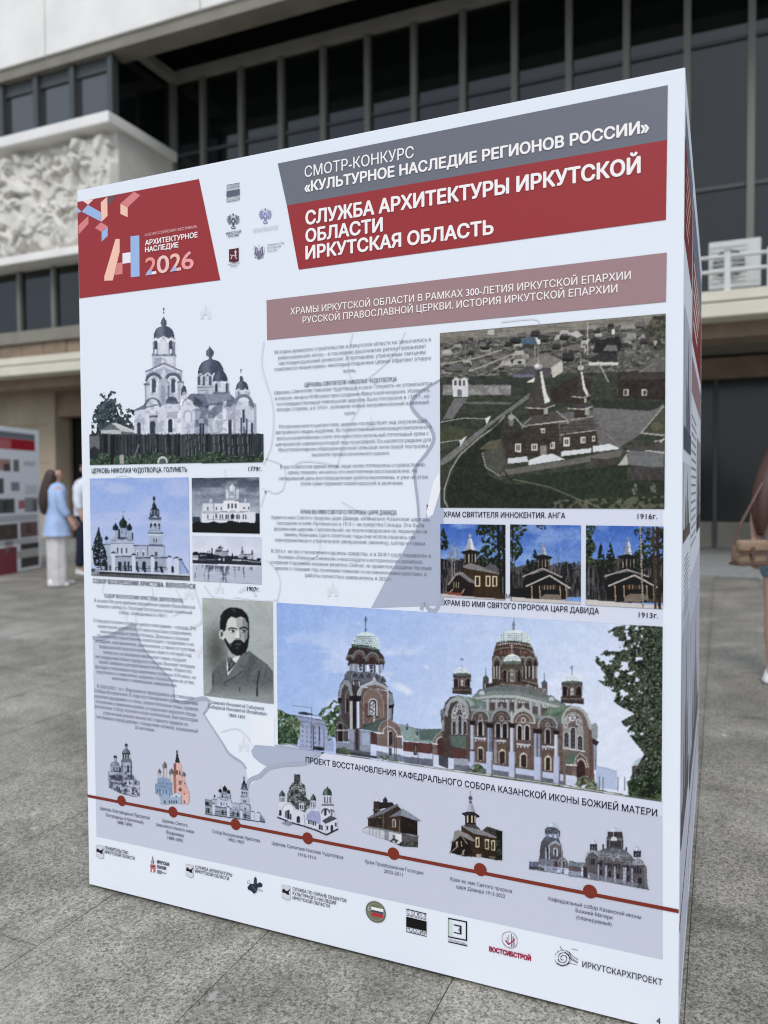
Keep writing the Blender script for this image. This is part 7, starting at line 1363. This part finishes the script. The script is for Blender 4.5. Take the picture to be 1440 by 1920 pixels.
# 7: the planned cathedral, small and grey
p = Pic('t7', 990, 1528, 1220, 1670, step=.95).frame(980, 1520, 5.5385)
def ct(cx, top, w_, h_, c=(66, 70, 80), lite=(176, 184, 202)):
    p.line([(cx, top-50), (cx, top+5)], 4, (130, 138, 160)).dome(cx, top+48, w_*.9, 48, lite, (206, 212, 224), 2.2).rect(cx-w_/2, top+44, cx+w_/2, top+h_, c)
    for dx in (-.32, 0, .32): p.ring(cx+dx*w_, top+80, w_*.17, 5, (140, 144, 152), top=True).arch(cx+dx*w_, top+h_-16, w_*.15, h_*.4, (40, 42, 52)).rect(cx+dx*w_+w_*.1, top+80, cx+dx*w_+w_*.14, top+h_-10, (150, 152, 160))
p.line([(312, 60), (312, 128)], 6, (130, 140, 164))
p.dome(312, 190, 128, 66, (170, 182, 200), (206, 214, 226), 2.2).poly([(228, 195), (260, 165), (340, 170), (392, 210), (396, 260), (370, 275), (235, 245)], (72, 76, 88))
for cx, cy in ((270, 215), (345, 235)): p.ring(cx, cy, 32, 7, (120, 128, 140), top=True)
p.rect(240, 235, 385, 300, (120, 130, 154)); 
for cx in (288, 342): p.rect(cx-12, 245, cx+12, 290, (176, 190, 220))
p.poly([(215, 285), (250, 262), (380, 290), (400, 350), (300, 345), (220, 320)], (84, 90, 104)).poly([(180, 400), (190, 330), (220, 285), (260, 330), (340, 300), (400, 345), (420, 430), (425, 560), (170, 560)], (80, 76, 84)).poly([(262, 370), (285, 330), (345, 305), (400, 350), (412, 380), (345, 335), (290, 360), (275, 390)], (150, 158, 174)).ell(340, 400, 52, 60, (104, 94, 96)).arch(342, 470, 46, 90, (190, 196, 208)).arch(342, 468, 24, 76, (66, 64, 76)).rect(235, 380, 252, 510, (150, 154, 166)).rect(268, 380, 284, 515, (176, 184, 204)).rect(252, 370, 268, 560, (44, 44, 56))
p.rect(165, 500, 360, 600, (112, 116, 132)).rect(165, 560, 360, 615, (140, 148, 170), k=.1).rect(330, 520, 360, 580, (72, 54, 60)).poly([(360, 540), (380, 500), (420, 478), (460, 510), (478, 560), (485, 660), (360, 635)], (108, 100, 102)).line([(365, 540), (385, 500), (420, 480), (460, 512), (475, 550)], 8, (156, 160, 170)).arch(430, 590, 30, 84, (176, 180, 190)).arch(430, 590, 20, 74, (60, 60, 72)).rect(360, 585, 485, 650, (190, 200, 222), k=.1).rect(415, 600, 428, 650, (80, 88, 108)).line([(406, 340), (408, 650)], 5, (176, 180, 192))
p.poly([(480, 510), (560, 530), (660, 535), (640, 570), (480, 580)], (110, 128, 136)).rect(480, 570, 620, 680, (98, 84, 88), k=.08).rect(480, 620, 620, 680, (140, 146, 166), k=.08).poly([(610, 610), (625, 565), (660, 550), (690, 580), (712, 640), (700, 700), (612, 690)], (104, 100, 104)).line([(612, 590), (630, 560), (660, 545), (690, 580), (710, 610)], 7, (156, 162, 172)).arch(652, 690, 40, 110, (62, 54, 62)).rect(606, 590, 626, 690, (190, 198, 214)).rect(680, 610, 700, 700, (190, 198, 214))
ct(738, 300, 78, 110); ct(1190, 370, 82, 110)
p.line([(954, 95), (954, 180)], 5, (130, 138, 160)).dome(955, 240, 148, 64, (176, 186, 204), (206, 212, 226), 2.3).rect(880, 215, 1040, 280, (66, 62, 68)).rect(868, 265, 1046, 400, (80, 76, 80))
for cx in (890, 920, 990, 1015, 1035): p.ring(cx, 305, 18, 5, (140, 142, 146), top=True).arch(cx, 370, 13, 66, (44, 42, 52)).rect(cx+9, 305, cx+13, 375, (156, 156, 160))
p.line([(945, 210), (945, 270)], 4, (200, 204, 210)).dome(948, 312, 72, 46, (196, 204, 214), None, 2.2).rect(912, 308, 984, 390, (84, 78, 82))
for cx in (926, 948, 970): p.arch(cx, 370, 12, 50, (44, 42, 52))
for cx, cy in ((838, 370), (1078, 400)): p.onion(cx, cy, 26, 36, (66, 74, 92)).rect(cx-12, cy-4, cx+12, cy+30, (90, 90, 100))
p.poly([(800, 410), (870, 385), (1060, 400), (1130, 460), (1150, 500), (1140, 560), (800, 480)], (104, 110, 116)); 
for t in range(16): p.rect(812+t*19, 430+t*2, 821+t*19, 446+t*2, (150, 156, 166))
p.poly([(655, 470), (670, 430), (720, 405), (770, 430), (800, 480), (1160, 500), (1200, 490), (1250, 530), (1280, 580), (1300, 800), (1150, 780), (700, 700), (650, 520)], (92, 86, 90)).poly([(655, 475), (670, 430), (722, 405), (780, 440), (795, 480), (765, 450), (720, 425), (680, 450), (670, 490)], (150, 160, 170)).poly([(730, 405), (800, 415), (830, 450), (790, 465), (765, 430)], (120, 136, 140))
for cx, cy, r_, c in ((815, 510, 36, 128), (905, 510, 42, 134), (985, 525, 46, 176), (1095, 560, 38, 128)): p.ring(cx, cy, r_, 11, (c, c+4, c+8), top=True, ky=1.2).ring(cx, cy, r_*.55, 5, (150, 150, 154), top=True)
p.ring(1200, 560, 62, 13, (160, 166, 174), top=True, ky=1.2).ell(1200, 560, 44, 54, (150, 152, 160), top=True)
for cx, b_, w_, h_ in ((720, 560, 14, 70), (742, 560, 14, 70), (700, 560, 10, 56), (815, 575, 26, 60), (895, 590, 18, 56), (922, 592, 18, 56), (975, 600, 20, 56), (1003, 604, 20, 56), (1095, 625, 24, 60), (1168, 640, 18, 60), (1196, 645, 18, 80), (1224, 650, 18, 56), (812, 670, 24, 60), (905, 690, 26, 70), (990, 710, 26, 66), (1095, 730, 24, 66), (1218, 780, 40, 90)): p.arch(cx, b_, w_, h_, (46, 44, 56))
for x in (780, 860, 950, 1042, 1060, 1130): p.rect(x, 540+(x-780)*.12, x+15, 715+(x-780)*.17, (172, 178, 196)).rect(x-3, 535+(x-780)*.12, x+18, 552+(x-780)*.12, (44, 40, 52))
p.poly([(690, 640), (780, 660), (1150, 740), (1300, 770), (1312, 818), (1150, 780), (700, 705)], (128, 134, 154), .65).poly([(1255, 580), (1290, 570), (1300, 800), (1270, 790)], (120, 112, 116)); p.poly([(66, 520), (160, 530), (175, 610), (66, 598)], (112, 120, 142)); 
for x in range(70, 165, 14): p.line([(x, 525), (x, 590)], 4, (60, 66, 82))
p.rect(66, 575, 170, 600, (60, 64, 78), k=.06).line([(66, 600), (400, 650), (620, 690), (980, 752), (1315, 815)], 9, (110, 120, 116)); m = p.inside([(170, 610), (180, 575), (220, 590), (230, 620)]); p.foliage(m, [(70, 90, 70), (50, 66, 54), (100, 118, 92)], 12, .3)
m = p.inside([(1190, 800), (1210, 750), (1260, 760), (1315, 815)]); p.foliage(m, [(90, 104, 84), (60, 72, 62), (130, 140, 118)], 12, .4); m = p.A > .5; g = p.C.mean(-1, keepdims=True); p.C = (g*.35+p.C*.65)*np.array([.97, .99, 1.05]); p.where(.60, 16, (60, 62, 72), m & (p.y > 340), .4); p.noise(14, 10, m); p.build(6, cut=True)
# ------------------------------------------------------------------ cube: other sides
side = MB().box(BW-.02, BW, T+.001, 1.7624, .004, BH-.002, bev=.001).build('side_panel', M_SIDE, stand)
box('back_panel', (0, BW-.021, 1.742, 1.7624, .004, BH-.002), M_EDGE, stand)
box('side_panel', (0, .02, T+.001, 1.741, .004, BH-.002), M_SIDE, stand)
box('corner_post', (BW-.05, BW-.0205, .032, .10, .004, 2.203), M_FRAME_SHADE, stand)
box('corner_strip', (BW-.0203, BW-.0006, .086, .098, BH-.0015, 2.205), M_EDGE, stand)
box('base_shade_strip', (.03, BW-.03, T+.01, .08, 0, .003), M_FRAME_SHADE, stand)  # dark strip added behind the panel foot to give its contact shadow
def sflat(y0, y1, z0, z1, c, L=1, name='side_print', sl=0):
    x = BW+LAY*L; o = from_py(name, [(x, y0, z0), (x, y1, z0+sl), (x, y1, z1+sl), (x, y0, z1)], [(0, 1, 2, 3)], inkmat(c), side)
    for p in o.data.polygons:
        if p.normal.x < 0: p.flip()
    return o
sflat(.04, .54, 2.06, 2.13, (110, 116, 136)); sflat(.012, .54, 1.83, 2.055, (120, 46, 54)); sflat(.60, 1.70, 1.98, 2.12, (110, 116, 136)); sflat(.60, 1.70, 1.70, 1.975, (128, 52, 58)); sflat(.60, 1.70, 1.55, 1.66, (152, 128, 136))
for k in range(5): sflat(.10, .42-.04*k, 2.02-k*.035, 2.034-k*.035, (206, 170, 160), 2, 'side_lettering')
for k in range(5): sflat(.68, 1.5-.1*k, 1.94-k*.045, 1.958-k*.045, (216, 206, 210), 2, 'side_lettering')
sflat(.548, .558, .01, 2.19, (150, 156, 172), 2, 'sheet_seam')
sflat(.06, .50, .06, .98, (190, 198, 222)); sflat(.62, 1.7, .06, 1.0, (190, 198, 222))
rs = random.Random(9)
def tower_pic(y0, y1, z0, z1, sky_, dark):
    sflat(y0, y1, z0, z1, sky_, 2, 'side_photo')
    w_ = y1-y0; x = BW+LAY*3
    for cx, ww, hh in ((.3, .16, .62), (.55, .22, .9), (.78, .14, .55)):
        yc = y0+w_*cx; h = (z1-z0)*hh; pts = [(yc-w_*ww/2, z0), (yc-w_*ww/2, z0+h*.5), (yc-w_*ww*.3, z0+h*.6), (yc, z0+h), (yc+w_*ww*.3, z0+h*.6), (yc+w_*ww/2, z0+h*.5), (yc+w_*ww/2, z0)]
        o = from_py('side_photo', [(x, a, b) for a, b in pts], [tuple(range(7))], inkmat(tuple(min(255, v+rs.randint(0, 40)) for v in dark)), side)
        for p in o.data.polygons:
            if p.normal.x < 0: p.flip()
    sflat(y0, y1, z0, z0+(z1-z0)*.16, dark, 4, 'side_photo')
tower_pic(.05, .50, 1.36, 1.69, (176, 184, 204), (84, 90, 108)); tower_pic(.05, .48, 1.14, 1.33, (196, 202, 218), (96, 88, 78)); tower_pic(.04, .52, .42, .92, (170, 176, 198), (88, 84, 92)); tower_pic(1.2, 1.68, 1.1, 1.45, (150, 150, 160), (60, 58, 62)); tower_pic(.62, 1.6, .35, .85, (176, 182, 204), (96, 92, 100))
for k in range(16): sflat(.60+rs.uniform(0, .03), 1.10-rs.uniform(0, .06), 1.48-k*.026, 1.487-k*.026, (140, 146, 164), 2, 'side_lettering')
for k in range(12): sflat(.12+rs.uniform(0, .04), .46-rs.uniform(0, .06), 1.09-k*.013, 1.094-k*.013, (150, 154, 172), 2, 'side_lettering')
sflat(.004, 1.75, .245, .255, (128, 62, 56), 3, 'timeline_bar')
# ------------------------------------------------------------------ second cube in the background
st2 = empty('exhibition_stand', (-7.67, 5.72, 0), R(105.7))
tag(st2, 'blurred white exhibition cube with red and grey header by the theatre wall', 'exhibition stand')
b2 = MB().box(0, 1.76, 0, 1.76, .01, 2.2, bev=.004).build('cube_body', M_PAPER, st2)
def f2(x0, x1, y0, y1, c, L=1, name='poster_print'):
    u = lambda x: .76+x/310; z = lambda y: 2.2-(y-400)/1160*2.2
    return fixn(from_py(name, [(u(x0), -.0006*L, z(y1)), (u(x1), -.0006*L, z(y1)), (u(x1), -.0006*L, z(y0)), (u(x0), -.0006*L, z(y0))], [(0, 1, 2, 3)], inkmat(c), b2))
f2(-200, 275, 438, 486, (112, 120, 134), name='header_band'); f2(-200, 275, 488, 576, (158, 52, 64), name='header_band'); f2(-200, 80, 500, 570, (176, 110, 120), 2, 'header_band')
for a in ((-60, 75, 655, 745, (150, 120, 122)), (95, 140, 655, 750, (84, 92, 96)), (20, 70, 690, 750, (70, 64, 70)), (180, 275, 665, 700, (176, 184, 200)), (-40, 20, 805, 925, (58, 62, 72)), (75, 140, 835, 905, (110, 120, 138)), (190, 285, 860, 935, (190, 200, 222)), (-100, 100, 965, 1080, (52, 60, 66)), (10, 80, 990, 1070, (150, 158, 170)), (130, 180, 980, 1050, (160, 80, 96)), (180, 285, 960, 1080, (120, 126, 140)), (240, 285, 985, 1080, (50, 56, 66)),
          (-100, 285, 1100, 1150, (168, 178, 196)), (-100, 120, 1165, 1290, (46, 40, 42)), (40, 85, 1190, 1250, (150, 140, 110)), (140, 285, 1160, 1285, (84, 62, 66)), (160, 240, 1170, 1250, (168, 140, 150)), (-100, 285, 1295, 1330, (170, 176, 192)), (-60, 110, 1350, 1560, (104, 26, 44)), (20, 80, 1300, 1400, (176, 160, 172)), (140, 290, 1335, 1385, (34, 32, 36)), (115, 290, 1390, 1450, (160, 164, 172)), (140, 290, 1450, 1530, (36, 34, 36))):
    f2(*a[:4], tuple(int(v*.74+52) for v in a[4]) if a[4][0] < 200 else a[4], 2)
# ------------------------------------------------------------------ people
M_SKIN = mat('skin', (.50, .30, .22), .55); M_HAIR = mat('brown_hair', (.035, .018, .012), .5); M_HAIR2 = mat('auburn_hair', (.06, .022, .014), .5)
M_BLUE = mat('light_blue_cotton', (.36, .47, .70), .9, noise=(6, .12), bump=(12, .5, .02)); M_CREAM = mat('cream_trousers', (.62, .58, .56), .9, noise=(5, .1), bump=(9, .6, .03)); M_WSH = mat('white_shirt_cloth', (.66, .68, .74), .9, bump=(10, .5, .03))
M_NAVY = mat('navy_cloth', (.010, .014, .035), .9); M_SHOE = mat('white_leather', (.70, .70, .69), .5); M_DEN = mat('pale_denim', (.17, .23, .29), .9, noise=(30, .15)); M_TOP = mat('grey_green_top', (.30, .35, .34), .9)
M_BAG = mat('tan_canvas', (.27, .18, .12), .7, noise=(60, .2)); M_STRAP = mat('brown_leather', (.10, .055, .035), .5); M_LIP = mat('lips', (.30, .09, .08), .5); M_EYE = mat('eye_dark', (.02, .015, .012), .3)
def skin(name, J, E_, m, parent, sub=2, root=0):
    me = bpy.data.meshes.new(name); me.from_pydata([j[:3] for j in J], E_, []); me.update()
    o = mesh_obj(name, me, m, parent); md = o.modifiers.new('skin', 'SKIN')
    for i, v in enumerate(me.skin_vertices[0].data):
        r = J[i][3]; v.radius = (r, r) if not isinstance(r, tuple) else r; v.use_root = (i == root)
    md.use_smooth_shade = True
    sb = o.modifiers.new('sub', 'SUBSURF'); sb.levels = sub; sb.render_levels = sub
    return o
def lathe(name, prof, m, parent, sx=1, sy=1, n=20, off=(0, 0, 0), wob=0):
    vs = []; fs = []
    for k, (r, z) in enumerate(prof):
        for i in range(n):
            a = 2*math.pi*i/n; rr = r*(1+wob*math.sin(a*5+k*.3)+wob*.5*math.sin(a*9))
            vs.append((off[0]+rr*sx*math.cos(a)+(prof[k][2] if len(prof[k]) > 2 else 0), off[1]+rr*sy*math.sin(a), z))
    for k in range(len(prof)-1):
        for i in range(n): fs.append((k*n+i, k*n+(i+1) % n, (k+1)*n+(i+1) % n, (k+1)*n+i))
    return from_py(name, vs, fs, m, parent, smooth=True)
def body(root, H, pose):
    """one continuous body; pose: dict of joints (x,y,z) in body space, faces -y"""
    s = H/1.7; P = pose; J = []; E_ = []
    def a(p, r, par=None):
        J.append((p[0], p[1], p[2], r*s)); i = len(J)-1
        if par is not None: E_.append((par, i))
        return i
    pel = a(P['pelvis'], .125); wa = a(P['waist'], .105, pel); ch = a(P['chest'], .125, wa); nk0 = a(P['neck0'], .06, ch); nk = a(P['neck'], .05, nk0)
    h1 = a(P['jaw'], .07, nk); h2 = a(P['head'], .092, h1); h3 = a(P['crown'], .070, h2)
    for sd in ('l', 'r'):
        sh = a(P['sh'+sd], .055, ch); el = a(P['el'+sd], .040, sh); wr = a(P['wr'+sd], .026, el); pm = a(P['ha'+sd], .030, wr)
        d = Vector(P['ha'+sd])-Vector(P['wr'+sd]); d.normalize(); side_ = d.orthogonal().normalized()
        for q in range(4):
            f0 = Vector(P['ha'+sd])+side_*((q-1.5)*.018)+d*.015; i1 = a(f0, .009, pm); a(f0+d*(.05-.006*abs(q-1.2)), .007, i1)
        t0 = Vector(P['wr'+sd])+d*.02+side_*.03; i1 = a(t0, .010, wr); a(t0+d*.04+side_*.012, .008, i1)
        hp = a(P['hi'+sd], .09, pel); kn = a(P['kn'+sd], .055, hp); cf = a(Vector(P['kn'+sd])*.65+Vector(P['an'+sd])*.35, .056, kn); an = a(P['an'+sd], .034, cf); a(P['to'+sd], .03, an)
    return skin('body', J, E_, M_SKIN, root)
def face(root, c, s=1.0):                      # c: head centre; looks along -y of the figure
    x, y, z = c
    for sx in (-.032, .032):
        e = MB(); bmesh.ops.create_uvsphere(e.b, u_segments=8, v_segments=6, radius=.011*s, matrix=Matrix.Translation((x+sx, y-.088*s, z+.005))); e.build('eye', M_EYE, root, smooth=True)
        e = MB(); bmesh.ops.create_uvsphere(e.b, u_segments=8, v_segments=6, radius=.02*s, matrix=Matrix.Translation((x+sx*2.9, y, z-.01)) @ Matrix.Diagonal((.5, 1, 1.5, 1))); e.build('ear', M_SKIN, root, smooth=True)
    MB().tube((x, y-.085*s, z+.01), (x, y-.112*s, z-.03), .008, .014, 8).build('nose', M_SKIN, root, smooth=True)
    MB().tube((x-.022, y-.085*s, z-.055), (x+.022, y-.085*s, z-.055), .007, .007, 8).build('mouth', M_LIP, root, smooth=True)
def shoe(root, an, to, m=None):
    d = (Vector(to)-Vector(an)); d.z = 0; d.normalize(); n = Vector((-d.y, d.x, 0)); b = Vector((an[0], an[1], 0))
    vs = []; fs = []
    prof = [(-.07, .032, .085), (-.05, .040, .10), (0, .040, .095), (.06, .045, .075), (.12, .048, .055), (.17, .038, .045), (.195, .016, .035)]
    for t, w_, h in prof:
        c = b+d*t
        for (ww, hh) in ((-1, 0.0), (-1.05, .018), (-.9, h*.7), (-.45, h), (.45, h), (.9, h*.7), (1.05, .018), (1, 0.0)): vs.append(c+n*w_*ww+Vector((0, 0, hh+.003)))
    for k in range(len(prof)-1):
        for i in range(8): fs.append((k*8+i, k*8+(i+1) % 8, (k+1)*8+(i+1) % 8, (k+1)*8+i))
    fs.append(tuple(range(8))[::-1]); fs.append(tuple(range(len(prof)*8-8, len(prof)*8)))
    o = from_py('shoe', vs, fs, m or M_SHOE, root, smooth=True); sb = o.modifiers.new('s', 'SUBSURF'); sb.levels = sb.render_levels = 1; return o
def std_pose(H, step=.0, armf=(0, 0), lean=0):
    s = H/1.7; g = lambda x, y, z: (x*s, y*s, z*s)
    P = dict(pelvis=g(0, 0, .93), waist=g(0, .0, 1.08), chest=g(0, 0, 1.30), neck0=g(0, .01, 1.43), neck=g(0, .0, 1.48), jaw=g(0, -.02, 1.535), head=g(0, 0, 1.60), crown=g(0, .01, 1.645))
    for sd, sg, af in (('l', 1, armf[0]), ('r', -1, armf[1])):
        P['sh'+sd] = g(sg*.165, 0, 1.385); P['el'+sd] = g(sg*.21, -.02-af*.12, 1.11); P['wr'+sd] = g(sg*.21, -.06-af*.32, .90+af*.12); P['ha'+sd] = g(sg*.21, -.08-af*.38, .82+af*.14)
        P['hi'+sd] = g(sg*.09, 0, .88); P['kn'+sd] = g(sg*.10, -.02-sg*step*.5, .49); P['an'+sd] = g(sg*.10, .02-sg*step, .08); P['to'+sd] = g(sg*.115, -.12-sg*step, .03)
    return P
# woman in a light blue shirt and cream trousers, turned to the right
YAWC = CY
def person(label, loc, rz, H, **k):
    r = empty('person', loc, rz); tag(r, label, 'person'); P = std_pose(H, **k); body(r, H, P); face(r, P['head'], H/1.7); return r, P
r1, P = person('woman with long dark hair in a loose light blue shirt and cream wide trousers', (-6.13, 5.81, 0), YAWC+R(118), 1.56, step=.05, armf=(.5, .3))
lathe('trousers', [(.15, .015), (.15, .12), (.15, .35), (.155, .6), (.165, .78), (.12, .90)], M_CREAM, r1, 1.15, .82, 28, wob=.05)
lathe('shirt', [(.215, .66), (.20, .72), (.175, .90), (.155, 1.03), (.165, 1.15), (.165, 1.25), (.12, 1.32), (.055, 1.355)], M_BLUE, r1, 1.08, .80, 28, wob=.04)
for sd in ('l', 'r'): skin('sleeve', [(P['sh'+sd][0]*.8, P['sh'+sd][1], P['sh'+sd][2]+.01, .085), (*P['el'+sd], .062), tuple(np.array(P['el'+sd])*.3+np.array(P['wr'+sd])*.7)+(.05,)], [(0, 1), (1, 2)], M_BLUE, r1)
hx, hy, hz = P['head']
skin('hair', [(hx, hy+.018, hz+.045, .095), (hx, hy+.06, hz-.03, .09), (hx, hy+.10, hz-.16, .10), (hx, hy+.14, hz-.32, .10), (hx, hy+.15, hz-.46, .075), (hx, hy+.15, hz-.54, .03)], [(i, i+1) for i in range(5)], M_HAIR, r1)
for sd in ('l', 'r'): shoe(r1, P['an'+sd], P['to'+sd])
# man half hidden behind the cube
r2, P = person('man in a white shirt and dark navy trousers half hidden behind the big cube', (-6.72, 6.95, 0), YAWC+R(60), 1.66, step=.05, armf=(.9, .2))
lathe('shirt', [(.175, .88), (.175, 1.0), (.17, 1.15), (.19, 1.28), (.15, 1.38), (.06, 1.43)], M_WSH, r2, 1.15, .75, 28, wob=.03)
for sd in ('l', 'r'):
    skin('sleeve', [(P['sh'+sd][0]*.8, P['sh'+sd][1], P['sh'+sd][2]+.01, .09), (*P['el'+sd], .066), tuple(np.array(P['el'+sd])*.3+np.array(P['wr'+sd])*.7)+(.05,)], [(0, 1), (1, 2)], M_WSH, r2)
    skin('trouser_leg', [(*P['hi'+sd], .12), (*P['kn'+sd], .085), (P['an'+sd][0], P['an'+sd][1], .11, .07)], [(0, 1), (1, 2)], M_NAVY, r2); shoe(r2, P['an'+sd], P['to'+sd])
lathe('waistband', [(.14, .80), (.165, .88), (.16, .95)], M_NAVY, r2, 1.1, .8)
hx, hy, hz = P['head']; skin('hair', [(hx, hy+.02, hz+.05, .09), (hx, hy+.05, hz-.0, .08)], [(0, 1)], M_HAIR2, r2)
# woman with the bag at the right edge
base = Vector((2.107, 3.67, 0))+Vector((CRT[0], CRT[1], 0)).normalized()*.165
r3, P = person('long haired woman in pale denim shorts and white sneakers carrying a tan shoulder bag', (base.x, base.y, 0), YAWC+R(-25), 1.62, step=.04, armf=(.1, .1))
lathe('top', [(.155, .90), (.14, 1.02), (.15, 1.15), (.16, 1.26), (.12, 1.34), (.055, 1.385)], M_TOP, r3, 1.08, .78, 28, wob=.02)
for sd in ('l', 'r'):
    skin('sleeve', [(P['sh'+sd][0]*.8, P['sh'+sd][1], P['sh'+sd][2]+.01, .08), tuple(np.array(P['sh'+sd])*.4+np.array(P['el'+sd])*.6)+(.055,)], [(0, 1)], M_TOP, r3)
    skin('shorts_leg', [(*P['hi'+sd], .115), tuple(np.array(P['hi'+sd])*.45+np.array(P['kn'+sd])*.55)+(.098,)], [(0, 1)], M_DEN, r3); shoe(r3, P['an'+sd], P['to'+sd])
lathe('shorts', [(.165, .74), (.17, .82), (.155, .93), (.14, .97)], M_DEN, r3, 1.08, .82)
hx, hy, hz = P['head']
skin('hair', [(hx, hy+.018, hz+.045, .098), (hx-.06, hy+.02, hz-.06, .10), (hx-.13, hy-.04, hz-.19, .085), (hx-.165, hy-.09, hz-.33, .08), (hx-.175, hy-.12, hz-.46, .06), (hx-.17, hy-.12, hz-.58, .02)], [(i, i+1) for i in range(5)], M_HAIR2, r3)
bagp = CPOS+(CFW+CRT*((1403-720)/CF)+CUP*((960-1033)/CF))*4.93
bg_ = empty('shoulder_bag', tuple(bagp), YAWC+R(8)); tag(bg_, 'small tan canvas shoulder bag with brown leather trim held at the hip', 'bag')
MB().box(-.095, .105, -.05, .05, -.085, .055, bev=.03).build('bag_body', M_BAG, bg_, smooth=True); MB().box(-.098, .108, -.062, .0, -.005, .072, bev=.022).build('flap', M_BAG, bg_, smooth=True)
mb = MB()
pts = [(-.097, 0, .05), (-.06, 0, .16), (.02, 0, .30), (.10, .01, .43), (.16, .04, .46)]
for a_, b_ in zip(pts[:-1], pts[1:]): mb.tube(a_, b_, .009)
pts = [(.107, 0, .05), (.13, .01, .2), (.16, .04, .46)]
for a_, b_ in zip(pts[:-1], pts[1:]): mb.tube(a_, b_, .009)
mb.build('strap', M_STRAP, bg_)
mb = MB(); mb.box(-.10, .11, -.055, .055, -.09, -.07, bev=.008); mb.box(-.02, .005, -.068, -.05, -.05, .03, bev=.004); mb.box(-.099, .109, -.066, -.058, -.012, -.002); mb.build('leather_trim', M_STRAP, bg_)
